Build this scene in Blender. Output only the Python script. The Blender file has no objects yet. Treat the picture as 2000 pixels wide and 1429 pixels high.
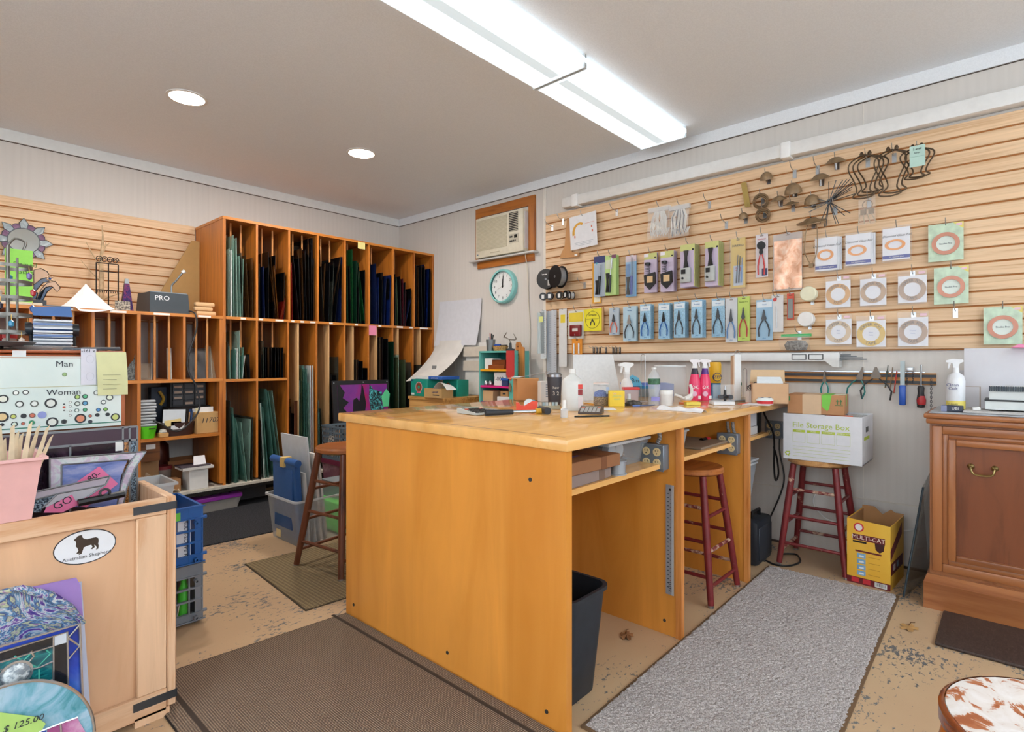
import bpy, bmesh, math, random
from mathutils import Matrix, Vector
random.seed(7)
SC = bpy.context.scene
COL = SC.collection
R = math.radians
PI = math.pi

# ------------------------------------------------------------------ camera
F_PX, CX, Y0, CAM_H = 1079.0, 1000.0, 704.0, 1.2
YAW = math.atan(975 / F_PX)
FW = (math.cos(YAW), math.sin(YAW)); RT = (math.sin(YAW), -math.cos(YAW))
cam = bpy.data.cameras.new('camera'); camo = bpy.data.objects.new('camera', cam); COL.objects.link(camo)
camo.location = (0, 0, CAM_H); camo.rotation_euler = (R(90), 0, YAW - R(90))
cam.sensor_width = 36; cam.lens = F_PX / 2000 * 36; cam.shift_y = -(714.5 - Y0) / 2000; cam.clip_start = 0.02
SC.camera = camo

# ------------------------------------------------------------------ light
SC.view_settings.view_transform = 'Standard'; SC.view_settings.look = 'None'
SC.view_settings.exposure = 0.64; SC.view_settings.gamma = 1.0; SC.view_settings.use_curve_mapping = False
W = bpy.data.worlds.new('sky'); SC.world = W; W.use_nodes = True
bg = W.node_tree.nodes['Background']; bg.inputs[0].default_value = (0.75, 0.85, 1, 1); bg.inputs[1].default_value = 1.0

def area(name, loc, rot, sx, sy, power, color):
    l = bpy.data.lights.new(name, 'AREA'); l.shape = 'RECTANGLE'; l.size = sx; l.size_y = sy; l.energy = power; l.color = color
    o = bpy.data.objects.new(name, l); COL.objects.link(o); o.location = loc; o.rotation_euler = rot
    return o
# daylight entering by the shop windows behind and beside the camera
area('daylight_front', (1.3, -2.42, 1.5), (R(113), 0, R(180)), 4.6, 1.9, 370, (0.83, 0.915, 1.0))
area('daylight_left', (-2.42, 0.9, 1.5), (R(104), 0, R(90)), 3.4, 1.9, 390, (0.86, 0.93, 1.0))

# ------------------------------------------------------------------ sight lines (photo point -> place on a known plane)
def ray(x, y):
    u = (x - CX) / F_PX
    return (FW[0] + u * RT[0], FW[1] + u * RT[1], (Y0 - y) / F_PX)
def onZ(x, y, z=0.0):
    d = ray(x, y); t = (z - CAM_H) / d[2]; return Vector((d[0] * t, d[1] * t, z))
def onX(x, y, X):
    d = ray(x, y); t = X / d[0]; return Vector((X, d[1] * t, CAM_H + d[2] * t))
def onY(x, y, Y):
    d = ray(x, y); t = Y / d[1]; return Vector((d[0] * t, Y, CAM_H + d[2] * t))

# ------------------------------------------------------------------ materials
def lin(h):
    h = h.lstrip('#'); out = []
    for i in (0, 2, 4):
        c = int(h[i:i + 2], 16) / 255
        out.append(c / 12.92 if c <= 0.04045 else ((c + 0.055) / 1.055) ** 2.4)
    return (*out, 1)
MATS = {}
def _new(name):
    m = bpy.data.materials.new(name); m.use_nodes = True
    nt = m.node_tree; return m, nt, nt.nodes['Principled BSDF']
def _coord(nt, scale, kind='Object'):
    tc = nt.nodes.new('ShaderNodeTexCoord'); mp = nt.nodes.new('ShaderNodeMapping')
    mp.inputs['Scale'].default_value = scale; nt.links.new(tc.outputs[kind], mp.inputs['Vector']); return mp
def _noise(nt, vec, scale, detail=3, rough=0.5):
    n = nt.nodes.new('ShaderNodeTexNoise'); n.inputs['Scale'].default_value = scale
    n.inputs['Detail'].default_value = detail; n.inputs['Roughness'].default_value = rough
    nt.links.new(vec.outputs[0], n.inputs['Vector']); return n
def _ramp(nt, src, stops):
    r = nt.nodes.new('ShaderNodeValToRGB'); e = r.color_ramp.elements
    while len(e) < len(stops): e.new(0.5)
    for el, (p, c) in zip(e, stops): el.position = p; el.color = c
    nt.links.new(src, r.inputs['Fac']); return r
def _bump(nt, src, b, strength=0.3, dist=0.005):
    n = nt.nodes.new('ShaderNodeBump'); n.inputs['Strength'].default_value = strength; n.inputs['Distance'].default_value = dist
    nt.links.new(src, n.inputs['Height']); nt.links.new(n.outputs[0], b.inputs['Normal']); return n
def dark(c, k): return (c[0] * k, c[1] * k, c[2] * k, 1)

def M(h, r=0.5, metal=0.0, a=1.0, var=0.022, scale=25, emit=0.0):
    """plain painted / plastic / paper surface with a faint mottle"""
    key = (h, r, metal, a, var, emit)
    if key in MATS: return MATS[key]
    m, nt, b = _new('surface_' + h.strip('#') + ('_clear' if a < 1 else '')); c = lin(h)
    n = _noise(nt, _coord(nt, (1, 1, 1)), scale)
    rp = _ramp(nt, n.outputs['Fac'], [(0.3, dark(c, 1 - var * 2)), (0.7, dark(c, 1 + var))])
    nt.links.new(rp.outputs[0], b.inputs['Base Color'])
    b.inputs['Roughness'].default_value = r; b.inputs['Metallic'].default_value = metal; b.inputs['Alpha'].default_value = a
    if emit:
        b.inputs['Emission Color'].default_value = c; b.inputs['Emission Strength'].default_value = emit
    MATS[key] = m; return m

def wood(h1, h2, axis='z', rough=0.35, scale=1.0, stretch=14.0, knots=0.0):
    key = ('wood', h1, h2, axis, rough, scale, stretch)
    if key in MATS: return MATS[key]
    m, nt, b = _new('wood_' + h1.strip('#')); s = [stretch] * 3; s['xyz'.index(axis)] = 0.8
    mp = _coord(nt, tuple(k * scale for k in s))
    n = _noise(nt, mp, 1.6, 5, 0.6); n.inputs['Distortion'].default_value = 1.2
    rp = _ramp(nt, n.outputs['Fac'], [(0.32, lin(h2)), (0.5, lin(h1)), (0.72, dark(lin(h1), 1.12))])
    n2 = _noise(nt, _coord(nt, (1.3, 1.3, 1.3)), 1.7, 2)
    mx = nt.nodes.new('ShaderNodeMix'); mx.data_type = 'RGBA'; mx.blend_type = 'MULTIPLY'; mx.inputs[0].default_value = 0.3
    r2 = _ramp(nt, n2.outputs['Fac'], [(0.3, (0.8, 0.76, 0.7, 1)), (0.65, (1, 1, 1, 1))])
    nt.links.new(rp.outputs[0], mx.inputs[6]); nt.links.new(r2.outputs[0], mx.inputs[7])
    nt.links.new(mx.outputs[2], b.inputs['Base Color']); b.inputs['Roughness'].default_value = rough
    _bump(nt, n.outputs['Fac'], b, 0.08, 0.002)
    MATS[key] = m; return m

def speckle(h1, h2, scale, rough=0.9, bump=0.5, lo=0.42, hi=0.58, dist=0.006, detail=2):
    key = ('sp', h1, h2, scale, rough, bump)
    if key in MATS: return MATS[key]
    m, nt, b = _new('speckle_' + h1.strip('#')); n = _noise(nt, _coord(nt, (1, 1, 1)), scale, detail, 0.7)
    rp = _ramp(nt, n.outputs['Fac'], [(lo, lin(h1)), (hi, lin(h2))])
    nt.links.new(rp.outputs[0], b.inputs['Base Color']); b.inputs['Roughness'].default_value = rough
    if bump: _bump(nt, n.outputs['Fac'], b, bump, dist)
    MATS[key] = m; return m

def marble(name, stops, scale=6, dist=4.0, rough=0.2, a=1.0, stretch=(1, 1, 1), metal=0):
    if name in MATS: return MATS[name]
    m, nt, b = _new(name); n = _noise(nt, _coord(nt, stretch), scale, 4, 0.6); n.inputs['Distortion'].default_value = dist
    rp = _ramp(nt, n.outputs['Fac'], [(p, lin(c)) for p, c in stops])
    nt.links.new(rp.outputs[0], b.inputs['Base Color']); b.inputs['Roughness'].default_value = rough; b.inputs['Alpha'].default_value = a
    b.inputs['Metallic'].default_value = metal
    MATS[name] = m; return m

def weave(name, h1, h2, sx, sy, rough=0.95):
    """flat woven mat: warp and weft waves in two directions"""
    m, nt, b = _new(name); mp = _coord(nt, (1, 1, 1))
    ws = []
    for d, s in (('X', sx), ('Y', sy)):
        w = nt.nodes.new('ShaderNodeTexWave'); w.bands_direction = d; w.inputs['Scale'].default_value = s
        w.inputs['Distortion'].default_value = 0.6; w.inputs['Detail'].default_value = 1; nt.links.new(mp.outputs[0], w.inputs['Vector']); ws.append(w)
    mu = nt.nodes.new('ShaderNodeMath'); mu.operation = 'MULTIPLY'
    nt.links.new(ws[0].outputs['Fac'], mu.inputs[0]); nt.links.new(ws[1].outputs['Fac'], mu.inputs[1])
    n = _noise(nt, mp, 220, 2); ad = nt.nodes.new('ShaderNodeMath'); ad.operation = 'MULTIPLY_ADD'; ad.inputs[1].default_value = 0.45
    nt.links.new(n.outputs['Fac'], ad.inputs[0]); nt.links.new(mu.outputs[0], ad.inputs[2])
    rp = _ramp(nt, ad.outputs[0], [(0.2, lin(h1)), (0.95, lin(h2))])
    nt.links.new(rp.outputs[0], b.inputs['Base Color']); b.inputs['Roughness'].default_value = rough
    _bump(nt, ad.outputs[0], b, 0.8, 0.006); return m

def floor_mat():
    m, nt, b = _new('painted_concrete'); mp = _coord(nt, (1, 1, 1)); mp2 = _coord(nt, (1.0, 1.6, 1.0))
    n = _noise(nt, mp, 1.3, 4); base = _ramp(nt, n.outputs['Fac'], [(0.3, lin('#bb9a78')), (0.7, lin('#caad88'))])
    chips = _noise(nt, mp2, 30, 7, 0.72); area_ = _noise(nt, mp, 1.9, 3, 0.6)
    ad = nt.nodes.new('ShaderNodeMath'); ad.operation = 'MULTIPLY_ADD'; ad.inputs[1].default_value = 0.75
    nt.links.new(area_.outputs['Fac'], ad.inputs[0]); nt.links.new(chips.outputs['Fac'], ad.inputs[2])
    k = _ramp(nt, ad.outputs[0], [(0.985, (0, 0, 0, 1)), (1.0, (1, 1, 1, 1))])
    mx = nt.nodes.new('ShaderNodeMix'); mx.data_type = 'RGBA'; nt.links.new(k.outputs[0], mx.inputs[0])
    nt.links.new(base.outputs[0], mx.inputs[6]); mx.inputs[7].default_value = lin('#66696a')
    nt.links.new(mx.outputs[2], b.inputs['Base Color']); b.inputs['Roughness'].default_value = 0.42
    _bump(nt, k.outputs[0], b, -0.15, 0.002); return m

def wall_mat(axis):
    m, nt, b = _new('wall_panelling_' + axis); sc = [1, 1, 1]; mp = _coord(nt, (1, 1, 1))
    w = nt.nodes.new('ShaderNodeTexWave'); w.bands_direction = axis; w.inputs['Scale'].default_value = 7; w.inputs['Distortion'].default_value = 0.4
    nt.links.new(mp.outputs[0], w.inputs['Vector'])
    st = [1, 1, 1]; st['XYZ'.index(axis)] = 30
    n = _noise(nt, _coord(nt, tuple(st)), 2, 3)
    ad = nt.nodes.new('ShaderNodeMath'); ad.operation = 'MULTIPLY_ADD'; ad.inputs[1].default_value = 0.25
    nt.links.new(w.outputs['Fac'], ad.inputs[0]); nt.links.new(n.outputs['Fac'], ad.inputs[2])
    rp = _ramp(nt, ad.outputs[0], [(0.25, lin('#d1cbc4')), (0.8, lin('#d6d0c9'))])
    nt.links.new(rp.outputs[0], b.inputs['Base Color']); b.inputs['Roughness'].default_value = 0.6
    _bump(nt, ad.outputs[0], b, 0.04, 0.003); return m

WHITE = M('#e6e5e2', 0.45); PAPER = M('#e9e8ea', 0.8, var=0.02); BLACK = M('#141416', 0.4); STEEL = M('#b9bcc0', 0.28, 0.95)
DKSTEEL = M('#55585c', 0.4, 0.8); BRASS = M('#93795a', 0.45, 0.35, var=0.15); CARD = M('#b98a5e', 0.8); CLEAR = M('#dfe6e8', 0.15, 0, 0.22)
FROST = M('#e4e8ec', 0.3, 0, 0.45); RACK = wood('#c0742a', '#9c5518', 'z', 0.38); RACKX = wood('#ca8034', '#a45e1e', 'x', 0.38)
BENCH = wood('#e09640', '#d68a34', 'z', 0.3, 0.5, 6); BENCHT = wood('#ecb670', '#e2a65c', 'x', 0.09, 0.5, 9); SLAT = wood('#e5c39c', '#d0a478', 'y', 0.5, 1.0, 30)
SLATX = wood('#e5c39c', '#d0a478', 'x', 0.5, 1.0, 30); PLY = wood('#d3a874', '#bb8a55', 'z', 0.55); PINE = wood('#e2bd9a', '#d09c72', 'z', 0.55)
PINEX = wood('#e2bd9a', '#d09c72', 'x', 0.55)

# ------------------------------------------------------------------ mesh builder
class MB:
    def __init__(s): s.v = []; s.f = []; s.m = Matrix.Identity(4)
    def add(s, vs, fs):
        o = len(s.v); s.v += [tuple(s.m @ Vector(p)) for p in vs]; s.f += [tuple(i + o for i in f) for f in fs]; return s
    def box(s, x0, y0, z0, x1, y1, z1):
        return s.add([(x0, y0, z0), (x1, y0, z0), (x1, y1, z0), (x0, y1, z0), (x0, y0, z1), (x1, y0, z1), (x1, y1, z1), (x0, y1, z1)],
                     [(0, 3, 2, 1), (4, 5, 6, 7), (0, 1, 5, 4), (1, 2, 6, 5), (2, 3, 7, 6), (3, 0, 4, 7)])
    def hull8(s, a, b):   # bottom quad a, top quad b
        return s.add(list(a) + list(b), [(0, 3, 2, 1), (4, 5, 6, 7), (0, 1, 5, 4), (1, 2, 6, 5), (2, 3, 7, 6), (3, 0, 4, 7)])
    def rbox(s, x0, y0, z0, x1, y1, z1, r=0.004, seg=1):
        bm = bmesh.new(); bmesh.ops.create_cube(bm, size=1)
        for v in bm.verts: v.co = Vector(((x0 + x1) / 2 + v.co.x * (x1 - x0), (y0 + y1) / 2 + v.co.y * (y1 - y0), (z0 + z1) / 2 + v.co.z * (z1 - z0)))
        bmesh.ops.bevel(bm, geom=bm.edges[:], offset=r, segments=seg, affect='EDGES', profile=0.5)
        bm.verts.index_update(); s.add([v.co[:] for v in bm.verts], [[v.index for v in f.verts] for f in bm.faces]); bm.free(); return s
    def cyl(s, p0, p1, r0, r1=None, n=12, caps=True):
        r1 = r0 if r1 is None else r1; p0 = Vector(p0); p1 = Vector(p1); d = (p1 - p0).normalized()
        a = d.orthogonal().normalized(); b = d.cross(a); vs = []
        for p, r in ((p0, r0), (p1, r1)):
            for i in range(n): t = 2 * PI * i / n; vs.append(p + (a * math.cos(t) + b * math.sin(t)) * r)
        fs = [(i, (i + 1) % n, n + (i + 1) % n, n + i) for i in range(n)]
        if caps: fs += [tuple(range(n))[::-1], tuple(range(n, 2 * n))]
        return s.add(vs, fs)
    def lathe(s, prof, n=20, o=(0, 0, 0), sx=1.0, sy=1.0, caps=True):
        vs = []; fs = []; k = len(prof)
        for i in range(n):
            t = 2 * PI * i / n
            for r, z in prof: vs.append((o[0] + r * math.cos(t) * sx, o[1] + r * math.sin(t) * sy, o[2] + z))
        for i in range(n):
            j = (i + 1) % n
            for q in range(k - 1): fs.append((i * k + q, j * k + q, j * k + q + 1, i * k + q + 1))
        if caps and prof[0][0] > 1e-6: fs.append(tuple(i * k for i in range(n))[::-1])
        if caps and prof[-1][0] > 1e-6: fs.append(tuple(i * k + k - 1 for i in range(n)))
        return s.add(vs, fs)
    def tube(s, pts, r, n=6, closed=False, caps=True):
        P = [Vector(p) for p in pts]; N = len(P); rs = r if isinstance(r, (list, tuple)) else [r] * N
        T = []
        for i in range(N):
            a = P[i - 1] if (i or closed) else P[i]; b = P[(i + 1) % N] if (i < N - 1 or closed) else P[i]; T.append((b - a).normalized())
        u = T[0].orthogonal().normalized(); vs = []; fs = []
        for i in range(N):
            u = (u - T[i] * u.dot(T[i])); u = u.normalized() if u.length > 1e-6 else T[i].orthogonal().normalized(); w = T[i].cross(u)
            for q in range(n): t = 2 * PI * q / n; vs.append(P[i] + (u * math.cos(t) + w * math.sin(t)) * rs[i])
        for i in range(N if closed else N - 1):
            j = (i + 1) % N
            for q in range(n): e = (q + 1) % n; fs.append((i * n + q, i * n + e, j * n + e, j * n + q))
        if caps and not closed: fs += [tuple(range(n))[::-1], tuple(range((N - 1) * n, N * n))]
        return s.add(vs, fs)
    def prism(s, poly, y0, y1):   # outline in x,z pushed along y
        n = len(poly); vs = [(x, y0, z) for x, z in poly] + [(x, y1, z) for x, z in poly]
        fs = [tuple(range(n)), tuple(range(n, 2 * n))[::-1]] + [(i, n + i, n + (i + 1) % n, (i + 1) % n) for i in range(n)]
        return s.add(vs, fs)
    def slab(s, poly, z0, z1):    # outline in x,y pushed along z
        n = len(poly); vs = [(x, y, z0) for x, y in poly] + [(x, y, z1) for x, y in poly]
        fs = [tuple(range(n))[::-1], tuple(range(n, 2 * n))] + [(i, (i + 1) % n, n + (i + 1) % n, n + i) for i in range(n)]
        return s.add(vs, fs)
    def ring(s, ro, ri, y0, y1, n=32, cx=0, cz=0, ex=1.0):   # flat ring facing -y
        vs = []; fs = []
        for i in range(n):
            t = 2 * PI * i / n; c, q = math.cos(t), math.sin(t)
            vs += [(cx + ro * c * ex, y0, cz + ro * q), (cx + ri * c * ex, y0, cz + ri * q), (cx + ro * c * ex, y1, cz + ro * q), (cx + ri * c * ex, y1, cz + ri * q)]
        for i in range(n):
            a = 4 * i; b = 4 * ((i + 1) % n)
            fs += [(a, b, b + 1, a + 1), (a + 2, a + 3, b + 3, b + 2), (a, a + 2, b + 2, b), (a + 1, b + 1, b + 3, a + 3)]
        return s.add(vs, fs)
    def grid(s, fn, nu, nv, thick=None):
        vs = [fn(i / nu, j / nv) for j in range(nv + 1) for i in range(nu + 1)]
        fs = [(j * (nu + 1) + i, j * (nu + 1) + i + 1, (j + 1) * (nu + 1) + i + 1, (j + 1) * (nu + 1) + i) for j in range(nv) for i in range(nu)]
        if thick:
            n = len(vs); t = Vector(thick); vs = vs + [tuple(Vector(p) + t) for p in vs]; fs = fs + [tuple(a + n for a in f[::-1]) for f in fs]
            for i in range(nu):
                fs += [(i + 1, i, i + n, i + 1 + n)]; k = nv * (nu + 1); fs += [(k + i, k + i + 1, k + i + 1 + n, k + i + n)]
            for j in range(nv):
                a = j * (nu + 1); c = a + nu + 1; fs += [(a, c, c + n, a + n)]; a += nu; c += nu; fs += [(c, a, a + n, c + n)]
        return s.add(vs, fs)
    def mesh(s, name, smooth=False):
        me = bpy.data.meshes.new(name); me.from_pydata(s.v, [], s.f); me.update()
        if smooth:
            me.shade_smooth(); me.set_sharp_from_angle(angle=R(38))
        return me
    def obj(s, name, mat, parent=None, smooth=False, label=None):
        o = bpy.data.objects.new(name, s.mesh(name, smooth)); o.data.materials.append(mat); COL.objects.link(o)
        if parent: o.parent = parent
        if label: o['label'] = label
        return o

def thing(name, label, cat, loc=(0, 0, 0), rz=0.0, group=None, rot=None):
    o = bpy.data.objects.new(name, None); COL.objects.link(o); o.empty_display_size = 0.05
    o.location = loc; o.rotation_euler = rot if rot else (0, 0, rz); o['label'] = label; o['category'] = cat
    if group: o['group'] = group
    return o
def tag(o, label, cat, group=None):
    o['label'] = label; o['category'] = cat
    if group: o['group'] = group
    return o
def struct(o): o['kind'] = 'structure'; return o
def bx(parent, name, mat, *b, label=None): return MB().box(*b).obj(name, mat, parent, label=label)
def rb(parent, name, mat, *b, r=0.004, seg=2): return MB().rbox(*b, r=r, seg=seg).obj(name, mat, parent, True)
def copy_tree(o, parent=None):
    c = o.copy(); COL.objects.link(c); c.parent = parent
    for ch in list(o.children): copy_tree(ch, c)
    return c
def text(parent, s, size, loc, mat, rx=90, rz=0, ry=0, name='lettering', align='CENTER', sx=1.0, shear=0.0):
    cu = bpy.data.curves.new('t', 'FONT'); cu.body = s; cu.size = size; cu.align_x = align; cu.align_y = 'CENTER'; cu.resolution_u = 2; cu.extrude = 0.0003; cu.shear = shear
    t = bpy.data.objects.new('t', cu); me = bpy.data.meshes.new_from_object(t); bpy.data.objects.remove(t); bpy.data.curves.remove(cu)
    me.materials.clear(); me.materials.append(mat)
    o = bpy.data.objects.new(name, me); COL.objects.link(o); o.parent = parent; o.location = loc; o.rotation_euler = (R(rx), R(ry), R(rz)); o.scale = (sx, 1, 1)
    return o
def sm(pts, k=5, closed=False):
    P = [Vector(p) for p in pts]; n = len(P); out = []
    for i in range(n if closed else n - 1):
        g = lambda j: P[j % n] if closed else P[max(0, min(n - 1, j))]
        a, b, c, d = g(i - 1), g(i), g(i + 1), g(i + 2)
        for q in range(k):
            t = q / k; out.append(0.5 * ((2 * b) + (c - a) * t + (2 * a - 5 * b + 4 * c - d) * t * t + (3 * b - a - 3 * c + d) * t ** 3))
    if not closed: out.append(P[-1])
    return out
FACE_R = -PI / 2      # stands against the right wall, front to -X
FACE_C = YAW - PI / 2 # turned to the camera
# ================================================================== the room
XW, YW, ZC, XL, YF = 3.90, 5.30, 2.84, -2.5, -2.5
CEIL = speckle('#e6e9ec', '#eceff2', 160, 0.8, 0.12)
struct(MB().box(XL, YF, -0.1, XW, YW, 0).obj('floor', floor_mat()))
struct(MB().box(XL, YF, ZC, XW, YW, ZC + 0.1).obj('ceiling', CEIL))
WX, WY = wall_mat('X'), wall_mat('Y')
wb = struct(MB().box(XL, YW, 0, XW, YW + 0.1, ZC).obj('wall_back', WX))
wr = struct(MB().box(XW, YF, 0, XW + 0.1, YW + 0.1, ZC).obj('wall_right', WY))
def holed(name, fixed, lo, hi, w0, w1, z0, z1, along, mat):
    mb = MB()
    def seg(a, b, c, d):
        if along == 'x': mb.box(a, fixed - 0.1, c, b, fixed, d)
        else: mb.box(fixed - 0.1, a, c, fixed, b, d)
    seg(lo, w0, 0, ZC); seg(w1, hi, 0, ZC); seg(w0, w1, 0, z0); seg(w0, w1, z1, ZC)
    return struct(mb.obj(name, mat))
holed('wall_front', YF, XL, XW, -1.0, 3.6, 0.5, 2.45, 'x', WX)
holed('wall_left', XL, YF, YW, -0.8, 2.6, 0.5, 2.45, 'y', WY)
w = struct(bpy.data.objects.new('window_1', None)); COL.objects.link(w)
for a in (-1.0, 0.5, 2.05, 3.56): bx(w, 'mullion', WHITE, a, YF - 0.07, 0.5, a + 0.04, YF - 0.03, 2.45)
bx(w, 'window_pane', M('#e8f2f4', 0.05, 0, 0.06), -1.0, YF - 0.055, 0.5, 3.6, YF - 0.05, 2.45)
w = struct(bpy.data.objects.new('window_2', None)); COL.objects.link(w)
for a in (-0.8, 0.9, 2.56): bx(w, 'mullion', WHITE, XL - 0.07, a, 0.5, XL - 0.03, a + 0.04, 2.45)
bx(w, 'window_pane', M('#e8f2f4', 0.05, 0, 0.06), XL - 0.055, -0.8, 0.5, XL - 0.05, 2.6, 2.45)
# crown trim, panel battens, base gap
TRIM = M('#e2e3e0', 0.5, var=0.02)
t1 = struct(MB().box(XL, YW - 0.018, 2.76, XW - 0.016, YW, ZC).obj('trim_1', TRIM))
t2 = struct(MB().box(XW - 0.016, YF, 2.76, XW, YW, ZC).obj('trim_2', CEIL))
GAP = M('#4d4138', 0.8)
bx(t1, 'shadow_gap', GAP, XL, YW - 0.006, 2.756, XW, YW, 2.76); bx(t2, 'shadow_gap', GAP, XW - 0.005, YF, 2.756, XW, YW, 2.76)
struct(bx(None, 'trim_3', M('#e4ded4', 0.5), XW - 0.012, 3.105, 0.02, XW, 3.135, 2.75))
for k, y in enumerate((4.33, 0.66)): struct(bx(None, 'trim_%d' % (5 + k), M('#e2dbd1', 0.6), XW - 0.002, y, 0.02, XW, y + 0.004, 2.75))
struct(bx(None, 'trim_4', M('#d6cec3', 0.6), XW - 0.006, YF, 0.362, XW, 3.1, 0.37))
struct(MB().box(XW - 0.012, YF, 0, XW, YW, 0.012).obj('base_gap_right', GAP))  # no board: dark strip colours in the shade of the gap at the wall foot

# ceiling lights: two wrap fixtures end to end, two recessed cans
LED = M('#e2f0fa', 0.4, emit=0.66, var=0.0); LED2 = M('#ccd9df', 0.4, emit=0.46, var=0.0)
def fixture(x0, x1, label):
    t = thing('ceiling_light', label, 'ceiling light', (0, 0, 0), group='fluorescent ceiling fixtures')
    y0, y1, zb = 1.69, 2.045, 2.765
    bx(t, 'housing', WHITE, x0, y0 + 0.02, zb + 0.02, x1, y1 - 0.02, ZC)
    MB().hull8([(x0 + 0.006, y0 + 0.012, zb), (x1 - 0.006, y0 + 0.012, zb), (x1 - 0.006, y1 - 0.012, zb), (x0 + 0.006, y1 - 0.012, zb)],
               [(x0 + 0.006, y0, zb + 0.04), (x1 - 0.006, y0, zb + 0.04), (x1 - 0.006, y1, zb + 0.04), (x0 + 0.006, y1, zb + 0.04)]).obj('diffuser', LED, t)
    bx(t, 'spine', LED2, x0 + 0.03, (y0 + y1) / 2 - 0.03, zb - 0.001, x1 - 0.03, (y0 + y1) / 2 + 0.03, zb)
    for a in (x0, x1 - 0.006): bx(t, 'end_cap', M('#cfd3d4', 0.5), a, y0 - 0.002, zb - 0.003, a + 0.006, y1 + 0.002, ZC)
    for a in (y0 - 0.002, y1 - 0.006): bx(t, 'edge_rail', M('#f0f6fa', 0.4, emit=0.8, var=0), x0, a, zb + 0.03, x1, a + 0.008, zb + 0.055)
fixture(1.23, 2.45, 'long white ceiling light nearer the camera')
fixture(2.46, 3.69, 'long white ceiling light nearer the slatted wall')
for (x, y), lb in (((1.198, 3.815), 'round recessed ceiling light above the left cubbies'), ((2.445, 3.815), 'round recessed ceiling light above the glass rack')):
    t = thing('recessed_light', lb, 'ceiling light', (x, y, ZC), group='recessed ceiling lights')
    MB().lathe([(0.088, 0), (0.115, 0), (0.115, -0.004), (0.098, -0.006)], 36, caps=False).obj('trim_ring', WHITE, t, True)
    MB().lathe([(0, -0.004), (0.098, -0.004)], 36).obj('lens', M('#fff6ee', 0.4, emit=6, var=0), t)
    l = bpy.data.lights.new('can_glow', 'AREA'); l.shape = 'DISK'; l.size = 0.18; l.energy = 12; l.color = (1, 0.93, 0.86)
    o = bpy.data.objects.new('can_glow', l); COL.objects.link(o); o.parent = t; o.location = (0, 0, -0.012)

# ================================================================== slat walls
def slatwall(name, label, n, z1, pitch, a0, a1, plane, along):
    t = thing(name, label, 'slat wall'); gap = 0.009
    for i in range(n):
        zt = z1 - i * pitch; zb = zt - pitch + gap
        mb = MB()
        if along == 'y': mb.rbox(plane - 0.02, a0, zb, plane - 0.001, a1, zt, r=0.0025); mb.obj('slat', SLAT, t)
        else: mb.rbox(a0, plane - 0.02, zb, a1, plane - 0.001, zt, r=0.0025); mb.obj('slat', SLATX, t)
    DK = M('#a8692f', 0.7)
    if along == 'y': bx(t, 'backing', DK, plane - 0.013, a0, z1 - n * pitch + 0.002, plane - 0.001, a1, z1 - 0.004)
    else: bx(t, 'backing', DK, a0, plane - 0.013, z1 - n * pitch + 0.002, a1, plane - 0.001, z1 - 0.004)
    return t
slatwall('slatwall', 'oak slat wall hung with tools along the right wall', 16, 2.497, 0.0775, -1.6, 3.1, XW - 0.001, 'y')
slatwall('slatwall', 'oak slat wall above the low cubbies on the left', 11, 2.366, 0.0775, -2.0, 1.722, YW - 0.001, 'x')
SX = XW - 0.021   # face of the right slat wall

# raceway above the slats
t = thing('raceway', 'thick white cable raceway above the right slat wall', 'raceway')
rb(t, 'channel', WHITE, 3.822, -2.3, 2.515, 3.899, 2.88, 2.60, r=0.008)
for y in (2.74, 1.08): rb(t, 'coupler', M('#f1f0ee', 0.4), 3.814, y - 0.03, 2.505, 3.899, y + 0.03, 2.608, r=0.006)

# ================================================================== workbench
bn = thing('workbench', 'large honey coloured plywood workbench with open bays', 'workbench')
MB().rbox(1.405, 1.035, 0.911, 3.895, 2.395, 0.95, r=0.006, seg=2).obj('benchtop', BENCHT, bn, True)
bx(bn, 'edge_inlay', M('#7a3f14', 0.4), 1.45, 1.08, 0.9495, 1.455, 2.36, 0.9503)
bx(bn, 'end_panel', BENCH, 1.42, 1.05, 0, 1.45, 2.345, 0.911)
for x in (2.25, 3.07):
    bx(bn, 'support_panel', BENCH, x, 1.075, 0, x + 0.02, 2.345, 0.911)
    bx(bn, 'edge_strip', wood('#d98f4a', '#b5641f', 'z', 0.4), x - 0.006, 1.05, 0, x + 0.024, 1.075, 0.911)
bx(bn, 'bay_shelf', BENCHT, 1.45, 1.12, 0.735, 2.25, 1.75, 0.755)
bx(bn, 'bay_shelf', BENCHT, 2.27, 1.12, 0.735, 3.07, 1.75, 0.755)
bx(bn, 'bay_shelf', BENCHT, 3.09, 1.12, 0.735, 3.62, 1.75, 0.755)
for (x, y, z) in ((1.4197, 1.13, 0.05), (1.4197, 2.28, 0.06), (1.4197, 1.62, 0.07), (1.4197, 1.2, 0.80)):
    MB().cyl((x - 0.002, y, z), (x + 0.004, y, z), 0.007, n=10).obj('screw_head', DKSTEEL, bn)
for (y, z) in ((1.13, 0.06), (1.6, 0.06)): MB().cyl((2.248, y, z), (2.252, y, z), 0.007, n=10).obj('screw_head', DKSTEEL, bn)

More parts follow.
